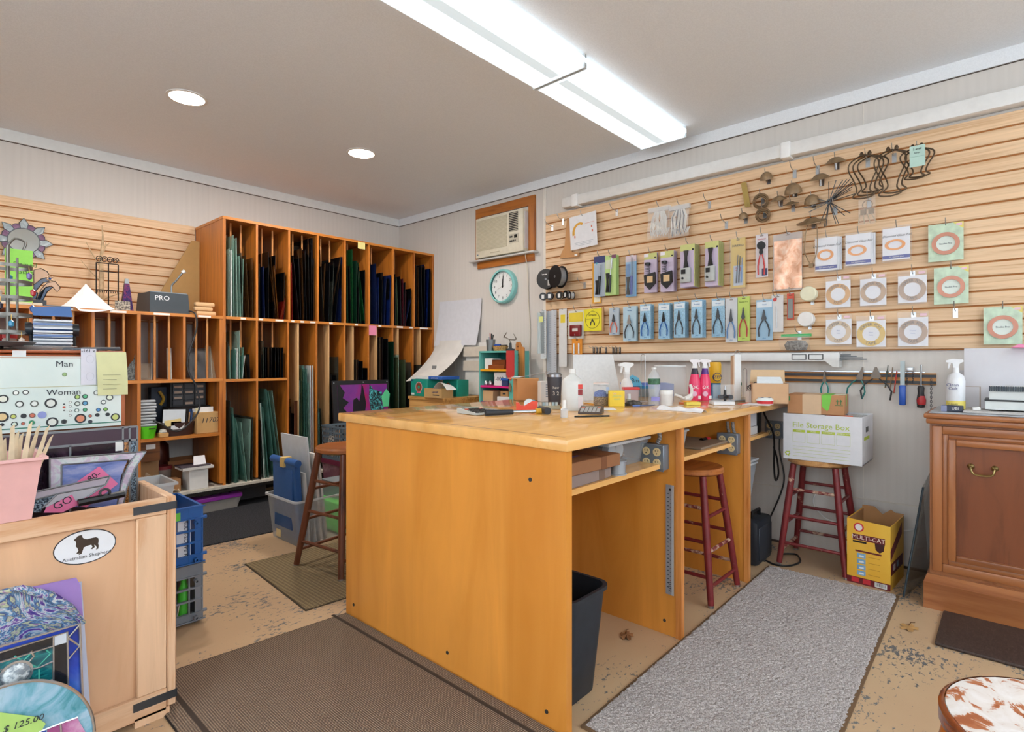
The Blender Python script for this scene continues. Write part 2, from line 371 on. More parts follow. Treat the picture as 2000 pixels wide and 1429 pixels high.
# ================================================================== glass rack and cubbies
RY0, RY1 = 4.67, 5.275
rk = thing('glass_rack', 'tall orange wooden rack holding upright glass sheets', 'rack')
bx(rk, 'side_panel', RACK, 1.725, RY0, 0.205, 1.747, RY1, 2.335)
bx(rk, 'side_panel', RACK, 3.876, RY0, 0.205, 3.896, RY1, 2.335)
bx(rk, 'top_board', RACKX, 1.722, RY0 - 0.004, 2.335, 3.897, RY1, 2.357)
bx(rk, 'middle_board', RACKX, 1.747, RY0 - 0.004, 1.533, 3.876, RY1, 1.556)
UPX = [1.994, 2.272, 2.54, 2.816, 3.079, 3.364, 3.63]
for x in UPX: bx(rk, 'divider', RACK, x - 0.009, RY0, 1.556, x + 0.009, RY1, 2.335)
for x in (2.262, 2.526, 2.81, 3.072, 3.357, 3.615): bx(rk, 'divider', RACK, x - 0.009, RY0, 0.225, x + 0.009, RY1, 1.533)
bx(rk, 'divider', RACK, 1.985, RY0, 0.225, 2.003, RY1, 1.533)
bx(rk, 'short_board', RACKX, 1.747, RY0 - 0.002, 1.03, 2.253, RY1, 1.05)
for x in (2.357, 2.651, 2.907, 3.172, 3.431, 3.716): bx(rk, 'plain_divider', PLY, x - 0.008, RY0 + 0.01, 0.225, x + 0.008, RY1 - 0.02, 1.53)
cols = [1.747] + UPX + [3.876]
DOW = wood('#c98a4e', '#a8662c', 'z', 0.5)
for i in range(8):
    a, b = cols[i], cols[i + 1]
    for f in ((0.33, 0.66) if i < 4 else (0.36,)):
        MB().cyl((a + (b - a) * f, RY0 + 0.12, 1.556), (a + (b - a) * f, RY0 + 0.12, 2.335), 0.008, n=8).obj('dowel', DOW, rk)
for i in range(2):
    a, b = cols[i], cols[i + 1]
    for f in (0.33, 0.66): MB().cyl((a + (b - a) * f, RY0 + 0.12, 1.05), (a + (b - a) * f, RY0 + 0.12, 1.533), 0.008, n=8).obj('dowel', DOW, rk)
LAB = M('#e6e2dc', 0.7)
for x0, x1, y in ((470, 480, 622), (506, 514, 624), (538, 554, 628), (569, 575, 628), (587, 594, 630), (606, 616, 631), (643, 650, 634), (693, 699, 637), (739, 745, 640), (775, 787, 642), (799, 806, 643), (820, 836, 645)):
    p = onY(x0, y, RY0 - 0.0045); q = onY(x1, y, RY0 - 0.0045); bx(rk, 'shelf_label', LAB, p.x, RY0 - 0.0048, 1.537, q.x, RY0 - 0.004, 1.552)
bx(rk, 'sticky_note', M('#e58aa8', 0.8), 3.075, RY0 - 0.006, 1.45, 3.16, RY0 - 0.0045, 1.545, label='pink sticky note on the shelf edge')
bx(rk, 'sticky_note', M('#e0d48a', 0.8), 2.95, RY0 - 0.006, 2.28, 3.03, RY0 - 0.0045, 2.345, label='small yellow note at the rack top')

cb = thing('cubby_unit', 'low orange wooden cubby unit left of the glass rack', 'cubby unit')
CL = 0.15
bx(cb, 'top_board', RACKX, CL, RY0 - 0.004, 1.533, 1.724, RY1, 1.556)
bx(cb, 'shelf_board', RACKX, CL, RY0 - 0.002, 1.035, 1.724, RY1, 1.058)
bx(cb, 'shelf_board', RACKX, 1.164, RY0 + 0.004, 0.605, 1.70, RY1, 0.628)
for x in (CL, 0.56, 0.885, 1.448):
    bx(cb, 'divider', RACK, x - 0.009, RY0, 1.058, x + 0.009, RY1, 1.533)
for x in (1.153,): bx(cb, 'upright', RACK, x - 0.011, RY0 - 0.001, 0.225, x + 0.011, RY1, 1.533)
bx(cb, 'upright', RACK, CL - 0.01, RY0, 0.225, CL + 0.01, RY1, 1.035); bx(cb, 'upright', RACK, 0.7, RY0, 0.225, 0.72, RY1, 1.035)
bx(cb, 'side_lip', RACK, 1.70, RY0, 0.225, 1.7245, RY1, 1.533)
for a, b in ((0.56, 0.885), (0.885, 1.153), (1.153, 1.448), (1.448, 1.70)):
    for f in (0.36, 0.68):
        for y in (RY0 + 0.03, RY1 - 0.08):
            x = a + (b - a) * f; MB().cyl((x, y, 1.058), (x, y, 1.533), 0.0085, n=8).obj('dowel', DOW, cb)
for x0, x1, y in ((108, 143, 597), (215, 247, 604), (300, 332, 610), (387, 412, 615)):
    p = onY(x0, y, RY0 - 0.0045); q = onY(x1, y, RY0 - 0.0045); bx(cb, 'shelf_label', LAB, p.x, RY0 - 0.0048, 1.537, q.x, RY0 - 0.004, 1.552)
pl = thing('rack_platform', 'white edged platform under the rack and cubbies', 'platform')
bx(pl, 'deck', M('#cfc8ba', 0.7, var=0.12), CL - 0.1, RY0 - 0.03, 0.185, 3.897, YW - 0.02, 0.2045)
bx(pl, 'kick_board', M('#1d1a17', 0.8), CL - 0.1, RY0 + 0.2, 0, 3.897, RY0 + 0.22, 0.185)
bx(pl, 'front_rail', M('#2a2622', 0.8), CL - 0.1, RY0 - 0.01, 0.155, 3.897, RY0 + 0.01, 0.185)
ht = thing('baseboard_heater', 'finned heater pipe under the rack platform', 'heater')
MB().cyl((1.3, 4.80, 0.085), (3.8, 4.80, 0.085), 0.012, n=8).obj('pipe', M('#7d6c52', 0.5, 0.6), ht)
for i in range(46): bx(ht, 'fin', M('#8d9094', 0.4, 0.7), 1.72 + i * 0.0085, 4.755, 0.04, 1.7215 + i * 0.0085, 4.845, 0.13)

# ================================================================== floor coverings
def mat_thing(name, label, cat, poly, z, mat, rim=None, z0=0.0005):
    t = thing(name, label, cat)
    MB().slab([(p[0], p[1]) for p in poly], z0, z).obj('pile', mat, t)
    if rim:
        c = sum((Vector((p[0], p[1])) for p in poly), Vector((0, 0))) / len(poly)
        MB().slab([tuple(c + (Vector((p[0], p[1])) - c) * 1.012) for p in poly], z0 * 0.8, z * 0.45).obj('binding', rim, t)
    return t
BW = weave('brown_weave', '#57463a', '#b49e86', 42, 42)
mat_thing('door_mat', 'brown woven mat on the floor before the workbench', 'mat', [(0.60, 2.40), (0.60, 0.1), (1.405, 0.1), (1.412, 2.33)], 0.009, BW, M('#2c231c', 0.9))
for i, f in enumerate((0.05, 0.75)):
    bx(bpy.data.objects['door_mat'], 'border_stripe', M('#3a2d23', 0.9), 0.60 + f + 0.0, 0.1, 0.009, 0.615 + f, 2.36, 0.0098)
mat_thing('floor_mat', 'sand coloured ribbed mat beneath the brown stool', 'mat', [(1.363, 3.344), (1.306, 2.512), (2.35, 2.42), (2.40, 3.25)], 0.007, weave('sand_weave', '#6f5e42', '#a08d68', 16, 26), M('#463a29', 0.9))
mat_thing('floor_mat', 'charcoal carpet mat before the rack', 'mat', [(1.15, 4.95), (1.15, 3.98), (1.30, 3.86), (2.2, 3.80), (2.2, 4.84)], 0.008, speckle('#17181b', '#3a3b40', 130, 0.95, 0.6))
CARP = speckle('#7f7672', '#c6beb9', 190, 0.95, 0.7, 0.34, 0.66)
def carpet(u, v):
    a = Vector((1.50, 1.035)); b = Vector((3.375, 1.04)); c = Vector((3.385, 0.43)); d = Vector((1.50, 0.40))
    p = (a * (1 - u) + b * u) * (1 - v) + (d * (1 - u) + c * u) * v
    e = 0 if 0 < u < 1 and 0 < v < 1 else 0.004
    return (p.x + random.uniform(-e, e), p.y + random.uniform(-e, e), 0.016 + random.uniform(-0.003, 0.003) - (0.008 if e else 0))
t = thing('area_rug', 'long grey shag rug beside the workbench bays', 'rug')
MB().grid(carpet, 250, 90).obj('pile', CARP, t)
MB().slab([(1.49, 1.045), (3.385, 1.05), (3.395, 0.42), (1.49, 0.39)], 0.0005, 0.008).obj('backing', M('#6d5338', 0.9), t)
t = thing('anti_fatigue_mat', 'dark brown cushioned mat in front of the cabinet', 'mat')
MB().rbox(2.92, -0.75, 0.0005, 3.325, 0.24, 0.016, r=0.007, seg=2).obj('cushion', marble('mat_brown', [(0.3, '#32241f'), (0.55, '#43332d'), (0.75, '#57463e')], 30, 1, 0.55, stretch=(1, 3, 1)), t, True)
# ================================================================== goods on the right slat wall
HOOKS = 'metal hooks on the slat wall'
def hook(y, z, label, prong=0.11, up=0.035, plate=0.05, x=SX):
    t = thing('slatwall_hook', label, 'hook', (x, y, z), FACE_R, HOOKS)
    bx(t, 'plate', STEEL, -0.011, -0.003, -plate, 0.011, -0.0005, 0.004)
    MB().tube([(0, -0.003, -0.012), (0, -0.02, -0.010), (0, -prong * 0.7, 0.0), (0, -prong * 0.92, up * 0.45), (0, -prong, up)], 0.0024, 5).obj('prong', STEEL, t, True)
    return t
def wall_frame(x0, y0, x1, y1, out=0.0):
    X = SX - out; xc = (x0 + x1) / 2
    a, b = onX(x0, y0, X), onX(x1, y0, X); zt, zb = onX(xc, y0, X).z, onX(xc, y1, X).z
    return X, (a.y + b.y) / 2, abs(a.y - b.y), zt, zb
def pliers(parent, w, h, zc, y, steel, grip, jaw=0.4, spread=0.36, name='pliers'):
    """jaws up, two bowed handles down; drawn about x=0"""
    hz = h * (1 - jaw); top = zc + h / 2; piv = top - h * jaw
    j = MB().prism([(-w * 0.10, piv - 0.004), (-w * 0.17, piv + h * 0.05), (-w * 0.10, piv + h * 0.16), (-w * 0.03, top), (w * 0.03, top), (w * 0.10, piv + h * 0.16), (w * 0.17, piv + h * 0.05), (w * 0.10, piv - 0.004)], y - 0.005, y + 0.002).obj(name + '_jaws', steel, parent)
    for s in (-1, 1):
        pts = [(s * w * 0.07, y, piv), (s * w * spread * 0.7, y, piv - hz * 0.28), (s * w * spread, y, piv - hz * 0.6), (s * w * spread * 0.9, y, piv - hz)]
        MB().tube(pts, [0.0035, 0.0048, 0.0052, 0.0045], 6).obj(name + '_handle', grip, parent, True)
def hole_hook(t, h, label, pr=0.1): return None

def pack(box, label, cat, base, group, n=1, step=0.009, out=0.012, hooklab=None, name='tool_pack', slot=True):
    """n hanging cards one behind another; origin at the top middle of the front card's back"""
    X, y, w, zt, zb = wall_frame(*box, out=out + n * step)
    h = zt - zb
    t = thing(name, label, cat, (X, y, zt), FACE_R, group)
    for i in range(n):
        d = i * step; sh = i * 0.0
        bx(t, 'card', base, -w / 2 + sh, d, -h, w / 2 + sh, d + 0.0016, 0)
    if slot: bx(t, 'hang_slot', M('#6b5a48', 0.8), -0.011, -0.0005, -0.014, 0.011, 0.0, -0.009)
    if hooklab: hook(y, zt + 0.004, hooklab, prong=out + n * step + 0.035)
    return t, w, h
G1 = 'soldering tools on the slat wall'; G2 = 'pliers packs on the slat wall'; G3 = 'copper foil packs on the slat wall'
CB = M('#a3cde6', 0.5, var=0.12, scale=90); PURP = M('#c9bbd2', 0.5); LIME = M('#cdce84', 0.6); GRN = M('#bcd98a', 0.55); YEL = M('#e8cf3c', 0.6); NAVY = M('#28356f', 0.5)
BLIS = M('#f0f4f6', 0.12, 0, 0.1); TEXT = M('#30343c', 0.7); BLUEP = M('#2f77b5', 0.5); REDP = M('#c2322e', 0.4)
def cord_bundle(t, x, z0, z1, y, r=0.004):
    for k in range(4):
        o = (k - 1.5) * 0.0055; zm = (z0 + z1) / 2
        MB().tube([(x + o * 1.6, y, z1), (x + o * 0.6, y - 0.004, zm + (z1 - z0) * 0.15), (x + o * 0.6, y - 0.004, zm - (z1 - z0) * 0.1), (x + o * 1.7, y, z0)], r, 5).obj('cord', BLACK, t, True)
# 1 soldering irons left
t, w, h = pack((1157, 513, 1174, 592), 'orange narrow card pack behind the blue iron pack', 'tool pack', M('#e8a52c', 0.6), G1, 1, out=0.004)
bx(t, 'print_block', M('#f2e6c8', 0.7), -w * 0.3, -0.0005, -h * 0.97, w * 0.4, 0, -h * 0.8)
t, w, h = pack((1160, 500, 1182, 579), 'soldering iron pack with navy header and pale card', 'tool pack', M('#aebccb', 0.5), G1, 2, hooklab='metal hook holding the navy topped iron pack', out=0.02)
bx(t, 'header', NAVY, -w / 2, -0.0006, -h * 0.17, w / 2, 0, 0); MB().cyl((-w * 0.25, -0.001, -h * 0.17), (-w * 0.25, 0, -h * 0.17), 0.008, n=12).obj('emblem', M('#3fa5b5', 0.5), t)
MB().cyl((w * 0.1, -0.012, -h * 0.22), (w * 0.1, -0.012, -h * 0.52), 0.004).obj('iron_barrel', STEEL, t, True)
MB().cyl((w * 0.08, -0.012, -h * 0.5), (-w * 0.02, -0.012, -h * 0.95), 0.011, 0.008).obj('iron_handle', BLACK, t, True); cord_bundle(t, -w * 0.15, -h * 0.95, -h * 0.6, -0.012)
t, w, h = pack((1182, 498, 1203, 576), 'soldering iron pack on a pale green card', 'tool pack', GRN, G1, 4, 0.014, hooklab='metal hook holding the pale green iron pack', out=0.02)
bx(t, 'header', M('#7d4a63', 0.6), w * 0.1, -0.0006, -h * 0.09, w / 2, 0, 0); bx(t, 'print_block', M('#cfd6c0', 0.6), -w * 0.45, -0.0006, -h * 0.34, w * 0.2, 0, -h * 0.12)
MB().cyl((w * 0.2, -0.012, -h * 0.08), (w * 0.05, -0.012, -h * 0.5), 0.0042).obj('iron_barrel', STEEL, t, True); MB().cyl((w * 0.05, -0.012, -h * 0.5), (-w * 0.02, -0.012, -h * 0.93), 0.010, 0.009).obj('iron_handle', BLACK, t, True)
cord_bundle(t, -w * 0.2, -h * 0.93, -h * 0.45, -0.012)
t, w, h = pack((1222, 499, 1243, 579), 'narrow blue blister pack with a slim soldering iron', 'tool pack', M('#7eb0d6', 0.5), G1, 1, hooklab='metal hook holding the narrow blue iron pack')
bx(t, 'header', M('#d9c8cf', 0.6), -w / 2, -0.0006, -h * 0.15, w / 2, 0, 0); bx(t, 'print_block', BLUEP, -w * 0.45, -0.0006, -h * 0.5, -w * 0.05, 0, -h * 0.2)
MB().cyl((w * 0.15, -0.012, -h * 0.05), (w * 0.15, -0.012, -h * 0.5), 0.004).obj('iron_barrel', DKSTEEL, t, True); MB().cyl((w * 0.12, -0.012, -h * 0.5), (w * 0.08, -0.012, -h * 0.95), 0.010).obj('iron_handle', M('#3a4a9a', 0.4), t, True)
cord_bundle(t, -w * 0.2, -h * 0.95, -h * 0.52, -0.012); bx(t, 'blister', BLIS, -w * 0.42, -0.022, -h * 0.97, w * 0.42, -0.001, -h * 0.1)
for bb, n, lab in (((1258, 494, 1283, 571), 2, 'purple card pack with a coiled iron stand, left one'), ((1290, 490, 1316, 569), 4, 'purple card pack with a coiled iron stand, right one')):
    t, w, h = pack(bb, lab, 'tool pack', PURP, G1, n, 0.016, hooklab='metal hook holding the ' + lab)
    bx(t, 'header', LIME, -w / 2, -0.0008, -h * 0.16, w / 2, 0, 0.0); bx(t, 'header_dot', BLACK, w * 0.3, -0.0012, -h * 0.14, w * 0.45, 0, -h * 0.11)
    bx(t, 'header_patch', M('#e9e4ea', 0.6), -w * 0.5, -0.0012, -h * 0.09, -w * 0.15, 0, -h * 0.01)
    sp = [(math.cos(k * 0.8) * w * 0.16 - w * 0.12, -0.02 + math.sin(k * 0.8) * 0.014, -h * 0.28 - k * h * 0.0052) for k in range(52)]
    MB().tube(sp, 0.0018, 4).obj('spring', DKSTEEL, t, True); MB().cyl((-w * 0.12, -0.02, -h * 0.31), (-w * 0.12, -0.02, -h * 0.25), w * 0.2, n=14).obj('spring_cup', BLACK, t, True)
    MB().prism([(-w * 0.42, -h * 0.56), (w * 0.42, -h * 0.5), (w * 0.46, -h * 0.78), (0.0, -h * 0.93), (-w * 0.36, -h * 0.8)], -0.022, -0.004).obj('stand_base', BLACK, t)
    bx(t, 'sponge', M('#d8b78a', 0.9), -w * 0.15, -0.028, -h * 0.76, w * 0.3, -0.022, -h * 0.6)
for bb, n, lab in (((1329, 477, 1357, 560), 6, 'purple card stack with black cord and grey control box, left one'), ((1377, 471, 1404, 558), 6, 'purple card stack with black cord and grey control box, right one')):
    t, w, h = pack(bb, lab, 'tool pack', PURP, G1, n, 0.016, hooklab='metal hook holding the ' + lab)
    bx(t, 'header', LIME, -w / 2, -0.0008, -h * 0.15, w / 2, 0, 0.0); bx(t, 'header_dot', BLACK, w * 0.3, -0.0012, -h * 0.15, w * 0.45, 0, -h * 0.11)
    for k in range(n): bx(t, 'card_edge', LIME, w / 2 - 0.004, k * 0.016 - 0.001, -h, w / 2, k * 0.016 + 0.003, -0.0)
    cord_bundle(t, -w * 0.05, -h * 0.56, -h * 0.15, -0.014, 0.006)
    rb(t, 'control_box', M('#b5b9b6', 0.45), -w * 0.42, -0.03, -h * 0.9, w * 0.28, -0.002, -h * 0.56, r=0.003)
    bx(t, 'rocker_switch', BLACK, -w * 0.32, -0.033, -h * 0.7, -w * 0.02, -0.03, -h * 0.6); MB().cyl((-w * 0.22, -0.036, -h * 0.8), (-w * 0.22, -0.03, -h * 0.8), 0.008, n=12).obj('dial', BLACK, t)
t, w, h = pack((1427, 465, 1456, 562), 'yellow card bag with slender soldering tips reading HAKKO', 'tool pack', M('#e3c05a', 0.6), G1, 1, hooklab='metal hook holding the yellow HAKKO bag', out=0.02)
text(t, 'HAKKO', 0.022, (0, -0.002, -h * 0.15), TEXT); bx(t, 'print_block', M('#c6d2e4', 0.5), -w * 0.3, -0.0008, -h * 0.95, w * 0.35, 0, -h * 0.55)
for k in range(3): MB().cyl((w * (0.02 + k * 0.14), -0.006, -h * (0.34 + k * 0.03)), (w * (-0.1 + k * 0.17), -0.006, -h * 0.9), 0.0022, 0.004).obj('soldering_tip', (DKSTEEL, BLACK, M('#6a8fc0', 0.4))[k], t, True)
for k, x in enumerate((-w * 0.1, w * 0.16)): text(t, '5J'[k], 0.03, (x, -0.002, -h * 0.62), REDP)
bx(t, 'clear_bag', BLIS, -w * 0.52, -0.012, -h * 1.02, w * 0.5, -0.0012, 0.0)
t, w, h = pack((1476, 457, 1500, 541), 'white card with red handled running pliers', 'tool pack', M('#ddd5d8', 0.5), G2, 1, hooklab='metal hook holding the red running pliers', out=0.02)
text(t, 'WHEELED', 0.012, (0, -0.002, -h * 0.12), REDP); bx(t, 'print_block', M('#4b4f6e', 0.6), 0, -0.0006, -h * 0.97, w * 0.45, 0, -h * 0.8)
pliers(t, w, h * 0.78, -h * 0.56, -0.012, BLACK, REDP, 0.38, 0.26); MB().cyl((0, -0.018, -h * 0.27), (0, -0.006, -h * 0.27), w * 0.34, n=14).obj('plier_head', BLACK, t, True)
# copper sheet bag
t, w, h = pack((1510, 455, 1567, 567), 'shiny copper foil sheet in a clear bag', 'copper sheet', M('#dfd6d2', 0.3, 0, 0.5), None, 1, hooklab='metal hook holding the copper sheet bag')
COPPER = marble('copper_foil', [(0.3, '#d99a78'), (0.5, '#efbd9e'), (0.7, '#f8dcc8')], 9, 3, 0.32, metal=0.35)
MB().grid(lambda u, v: (-w * 0.46 + u * w * 0.95, -0.004 - 0.003 * math.sin(u * 9 + v * 5) * math.sin(v * 11), -h * 0.97 + v * h * 0.85), 14, 24, (0, 0.001, 0)).obj('copper_foil', COPPER, t, True)

# pliers row
def plier_pack(bb, lab, n, card, steel, grip, title, tcol=BLUEP, jaw=0.38, band=None):
    t, w, h = pack(bb, lab, 'pliers pack', card, G2, n, 0.012, hooklab='metal hook holding the ' + lab)
    if band: bx(t, 'print_band', band, -w * 0.46, -0.0008, -h * 0.19, w * 0.46, 0, -h * 0.05)
    text(t, title, 0.0135, (0, -0.0015, -h * 0.12), tcol)
    text(t, 'pliers', 0.010, (0, -0.0015, -h * 0.95), tcol); pliers(t, w * 0.92, h * 0.66, -h * 0.58, -0.009, steel, grip, jaw)
    return t
BG = M('#3c3f45', 0.4); DB = M('#1f5fa5', 0.4); WB = M('#dfe8ee', 0.5)
plier_pack((1190, 601, 1209, 654), 'orange handled nippers on a grey blister card', 2, M('#b9c6cf', 0.5), DKSTEEL, M('#e0633f', 0.4), 'Pro')
plier_pack((1217, 598, 1243, 666), 'first pale blue pliers card, dark grey handles', 3, M('#b4cfdd', 0.5), STEEL, BG, 'Grozer')
plier_pack((1250, 594, 1271, 662), 'blue pliers card with blue handles beside the first pale card', 5, CB, BLACK, DB, 'Grozing', band=WB)
plier_pack((1286, 592, 1308, 662), 'blue pliers card with blue handles, third in the blue row', 5, CB, BLACK, DB, 'Breaker', band=WB)
plier_pack((1316, 589, 1338, 659), 'blue pliers card with charcoal handles, fourth in the blue row', 6, CB, DKSTEEL, BG, 'Running', band=WB)
plier_pack((1350, 585, 1372, 659), 'blue pliers card with charcoal handles, fifth in the blue row', 6, CB, DKSTEEL, BG, 'Running', band=WB)
plier_pack((1390, 583, 1416, 658), 'blue pliers card with charcoal handles left of the white card', 1, CB, DKSTEEL, BG, 'Grozer', band=WB)
plier_pack((1417, 582, 1440, 668), 'plain white card with slim blue handled pliers', 2, M('#cfd3d6', 0.5), DKSTEEL, M('#5b84b5', 0.4), ' ', jaw=0.42)
plier_pack((1441, 579, 1464, 665), 'lime green card with red handled pliers', 2, M('#bfd46a', 0.5), DKSTEEL, M('#b5302c', 0.4), 'Studio Pro', tcol=M('#5f7a2a', 0.6))
plier_pack((1477, 585, 1509, 664), 'tilting pale blue card with black handled pliers', 1, M('#9fc2da', 0.5), DKSTEEL, BG, 'Lead', band=WB)
t, w, h = pack((1507, 576, 1530, 648), 'white card with a thin glass cutter blade', 'tool pack', M('#dcdad8', 0.5), G2, 1, hooklab='metal hook holding the white blade card')
MB().cyl((-w * 0.22, -0.001, -h * 0.12), (-w * 0.22, 0, -h * 0.12), 0.012, n=18).obj('red_seal', M('#d44a45', 0.5), t); MB().cyl((-w * 0.1, -0.004, -h * 0.3), (-w * 0.05, -0.004, -h * 0.9), 0.0025).obj('blade', STEEL, t, True)
t, w, h = pack((1537, 573, 1551, 624), 'narrow red backed pack of grey sanding strips', 'tool pack', M('#d9573f', 0.5), G2, 1, hooklab='metal hook holding the red strip pack')
bx(t, 'strips', M('#8f9492', 0.6), -w * 0.35, -0.008, -h * 0.95, w * 0.35, -0.001, -h * 0.2)
# left end: rulers, nipper card, yellow square
t, w, h = pack((1110, 606, 1140, 661), 'white and yellow card with a red glass nipper head', 'tool pack', M('#dedcd2', 0.5), G2, 1, hooklab='metal hook holding the red nipper card')
bx(t, 'print_band', YEL, -w * 0.46, -0.0006, -h * 0.4, w * 0.46, 0, -h * 0.08); rb(t, 'nipper_head', M('#7d1d20', 0.35), -w * 0.3, -0.03, -h * 0.92, w * 0.4, -0.002, -h * 0.52, r=0.006); bx(t, 'nipper_window', M('#d8d0c8', 0.3), -w * 0.1, -0.032, -h * 0.75, w * 0.25, -0.03, -h * 0.64)
t, w, h = pack((1117, 661, 1137, 692), 'small orange card with two white tubes', 'tool pack', M('#e3922f', 0.5), G2, 1, hooklab='metal hook holding the orange tube card')
for s in (-0.25, 0.22): MB().cyl((w * s, -0.008, -h * 0.95), (w * s, -0.008, -h * 0.3), 0.007).obj('glue_tube', WHITE, t, True)
t, w, h = pack((1140, 603, 1175, 646), 'square yellow card with a circle cutter drawing', 'tool pack', M('#e9dc2c', 0.6), G2, 3, hooklab='metal hook holding the yellow square card', out=0.02)
MB().ring(w * 0.40, w * 0.385, -0.0015, 0, 36, 0, -h * 0.5, 1.0).obj('printed_circle', TEXT, t); text(t, 'Strano', 0.03, (0, -0.0015, -h * 0.27), TEXT); bx(t, 'printed_line', TEXT, -w * 0.36, -0.001, -h * 0.46, w * 0.36, 0, -h * 0.45)
pliers(t, w * 0.3, h * 0.3, -h * 0.6, -0.001, TEXT, TEXT, 0.3); bx(t, 'card_back', M('#c79a66', 0.7), w * 0.47, 0.003, -h * 1.02, w * 0.56, 0.02, 0.01)
def ruler(bb, label, mat, marks=True, lab=None, out=0.02):
    X, y, w, zt, zb = wall_frame(*bb, out=out); t = thing('ruler', label, 'ruler', (X, y, zt), FACE_R, 'straight edges on the slat wall'); h = zt - zb
    bx(t, 'blade', mat, -w / 2, -0.001, -h, w / 2, 0.001, 0)
    if marks:
        for k in range(int(h / 0.02)): bx(t, 'graduation', TEXT, w * 0.1, -0.0016, -0.05 - k * 0.02, w * 0.36, -0.001, -0.0485 - k * 0.02) if -0.05 - k * 0.02 > -h else None
    if lab: bx(t, 'sticker', lab, -w * 0.3, -0.0018, -h * 0.24, w * 0.3, -0.001, -h * 0.1)
    MB().tube([(0, 0.02, 0.0), (0, -0.004, -0.006), (0, -0.02, 0.006)], 0.002, 5).obj('hanger', STEEL, t, True)
ruler((1050, 610, 1063, 690), 'clear plastic ruler with a blue edge at the slat wall end', M('#c5d8dd', 0.15, 0, 0.5), False, M('#d9e08a', 0.6), 0.05)
ruler((1056, 606, 1067, 700), 'clear graduated ruler next to the blue edged one', M('#dfe6ea', 0.2, 0, 0.7), True, None, 0.05)
ruler((1068, 607, 1077, 731), 'narrow steel ruler, first of the steel pair', M('#b4bac2', 0.4, 0.15), True)
ruler((1077, 605, 1087, 728), 'narrow steel ruler, second of the steel pair', M('#c6cbd2', 0.4, 0.15), True)
ruler((1092, 603, 1107, 716), 'white plastic straight edge with a yellow sticker', M('#dcdcda', 0.4), False, YEL)

# copper foil packs
CF = (M('#c69452', 0.4, 0.3), M('#ab8a68', 0.4, 0.3), M('#a4876f', 0.4, 0.3), M('#c6ab88', 0.4, 0.3), M('#c9a544', 0.4, 0.3)); BAG = M('#f2f2f6', 0.12, 0, 0.16); WCARD = M('#e9eaef', 0.5)
PINK = M('#e8c3cf', 0.6)
def arc_text(t, s, r, cz, size, mat, y, a0, a1, ex=1.0, flip=False):
    n = len(s)
    for k, ch in enumerate(s):
        if ch == ' ': continue
        a = R(a0 + (a1 - a0) * k / (n - 1)); text(t, ch, size, (r * math.cos(a) * ex, y, cz + r * math.sin(a)), mat, ry=(-(math.degrees(a) - 90) if not flip else -(math.degrees(a) + 90)), name='letter')
def foil(bb, lab, cmat, dark_t, note=None):
    X, y, w, zt, zb = wall_frame(*bb, out=0.03); h = zt - zb
    t = thing('foil_pack', lab, 'copper foil', (X, y, zt), FACE_R, G3); zc = -h * 0.56; r = min(w * 0.47, h * 0.4)
    bx(t, 'backing_card', WCARD, -w * 0.48, 0, -h * 0.95, w * 0.48, 0.003, -h * 0.15); MB().ring(r, r * 0.61, -0.003, -0.0002, 40, 0, zc).obj('foil_ring', cmat, t)
    arc_text(t, 'COPPER FOIL', r * 0.79, zc, r * 0.33, dark_t, -0.0036, 148, 32); arc_text(t, 'TAPE', r * 0.8, zc, r * 0.33, dark_t, -0.0036, 248, 292, flip=True)
    if note: text(t, note, r * 0.14, (0, -0.001, zc + r * 0.12), M('#6f7fb5', 0.7)); text(t, 'Patina', r * 0.13, (0, -0.001, zc - r * 0.1), M('#6f7fb5', 0.7))
    MB().grid(lambda u, v: (-w / 2 + u * w, -0.006 - 0.002 * math.sin(u * 7 + v * 9), -h + v * h), 8, 8).obj('clear_bag', BAG, t, True); bx(t, 'price_tag', PINK, w * 0.22, -0.009, -h * 0.12, w * 0.44, -0.008, -h * 0.05)
    hook(y, zt - 0.004, 'metal hook holding the ' + lab, 0.06)
TD = M('#2c2b3a', 0.6)
foil((1612, 538, 1662, 603), 'copper foil tape pack, left of the middle foil row', CF[0], TD); foil((1679, 534, 1732, 599), 'copper foil tape pack, centre of the middle foil row', CF[1], TD)
foil((1753, 528, 1811, 594), 'copper foil tape pack, right of the middle foil row', CF[2], TD); foil((1612, 614, 1664, 675), 'pale copper foil tape pack, left of the lowest foil row', CF[3], TD, 'Black')
foil((1672, 616, 1731, 680), 'yellow edged copper foil tape pack in the lowest foil row', CF[4], TD, 'Silver'); foil((1753, 609, 1814, 679), 'copper foil tape pack, right of the lowest foil row', CF[2], TD, 'Copper')
def oval_foil(bb, lab, n):
    X, y, w, zt, zb = wall_frame(*bb, out=0.05); h = zt - zb; t = thing('foil_pack', lab, 'copper foil', (X, y, zt), FACE_R, G3)
    for k in range(n): bx(t, 'backing_card', WCARD, -w * 0.47 + k * 0.01, k * 0.012, -h * 0.94, w * 0.44 + k * 0.01, k * 0.012 + 0.003, -h * 0.05)
    MB().ring(h * 0.15, h * 0.10, -0.003, 0, 40, -w * 0.05, -h * 0.52, w / h * 2.3).obj('foil_ring', M('#e0913c', 0.4, 0.2), t); bx(t, 'blue_band', M('#2d3c93', 0.5), -w * 0.47, -0.001, -h * 0.9, w * 0.44, 0, -h * 0.81)
    text(t, 'Diamond Glass Foil', h * 0.085, (0, -0.001, -h * 0.27), TEXT, shear=0.4); text(t, 'for stained glass', h * 0.055, (0, -0.0016, -h * 0.855), WHITE)
    MB().grid(lambda u, v: (-w / 2 + u * w, -0.007 - 0.003 * math.sin(u * 7 + v * 9), -h + v * h), 8, 8).obj('clear_bag', BAG, t, True); hook(y, zt - 0.004, 'metal hook holding the ' + lab, 0.08)
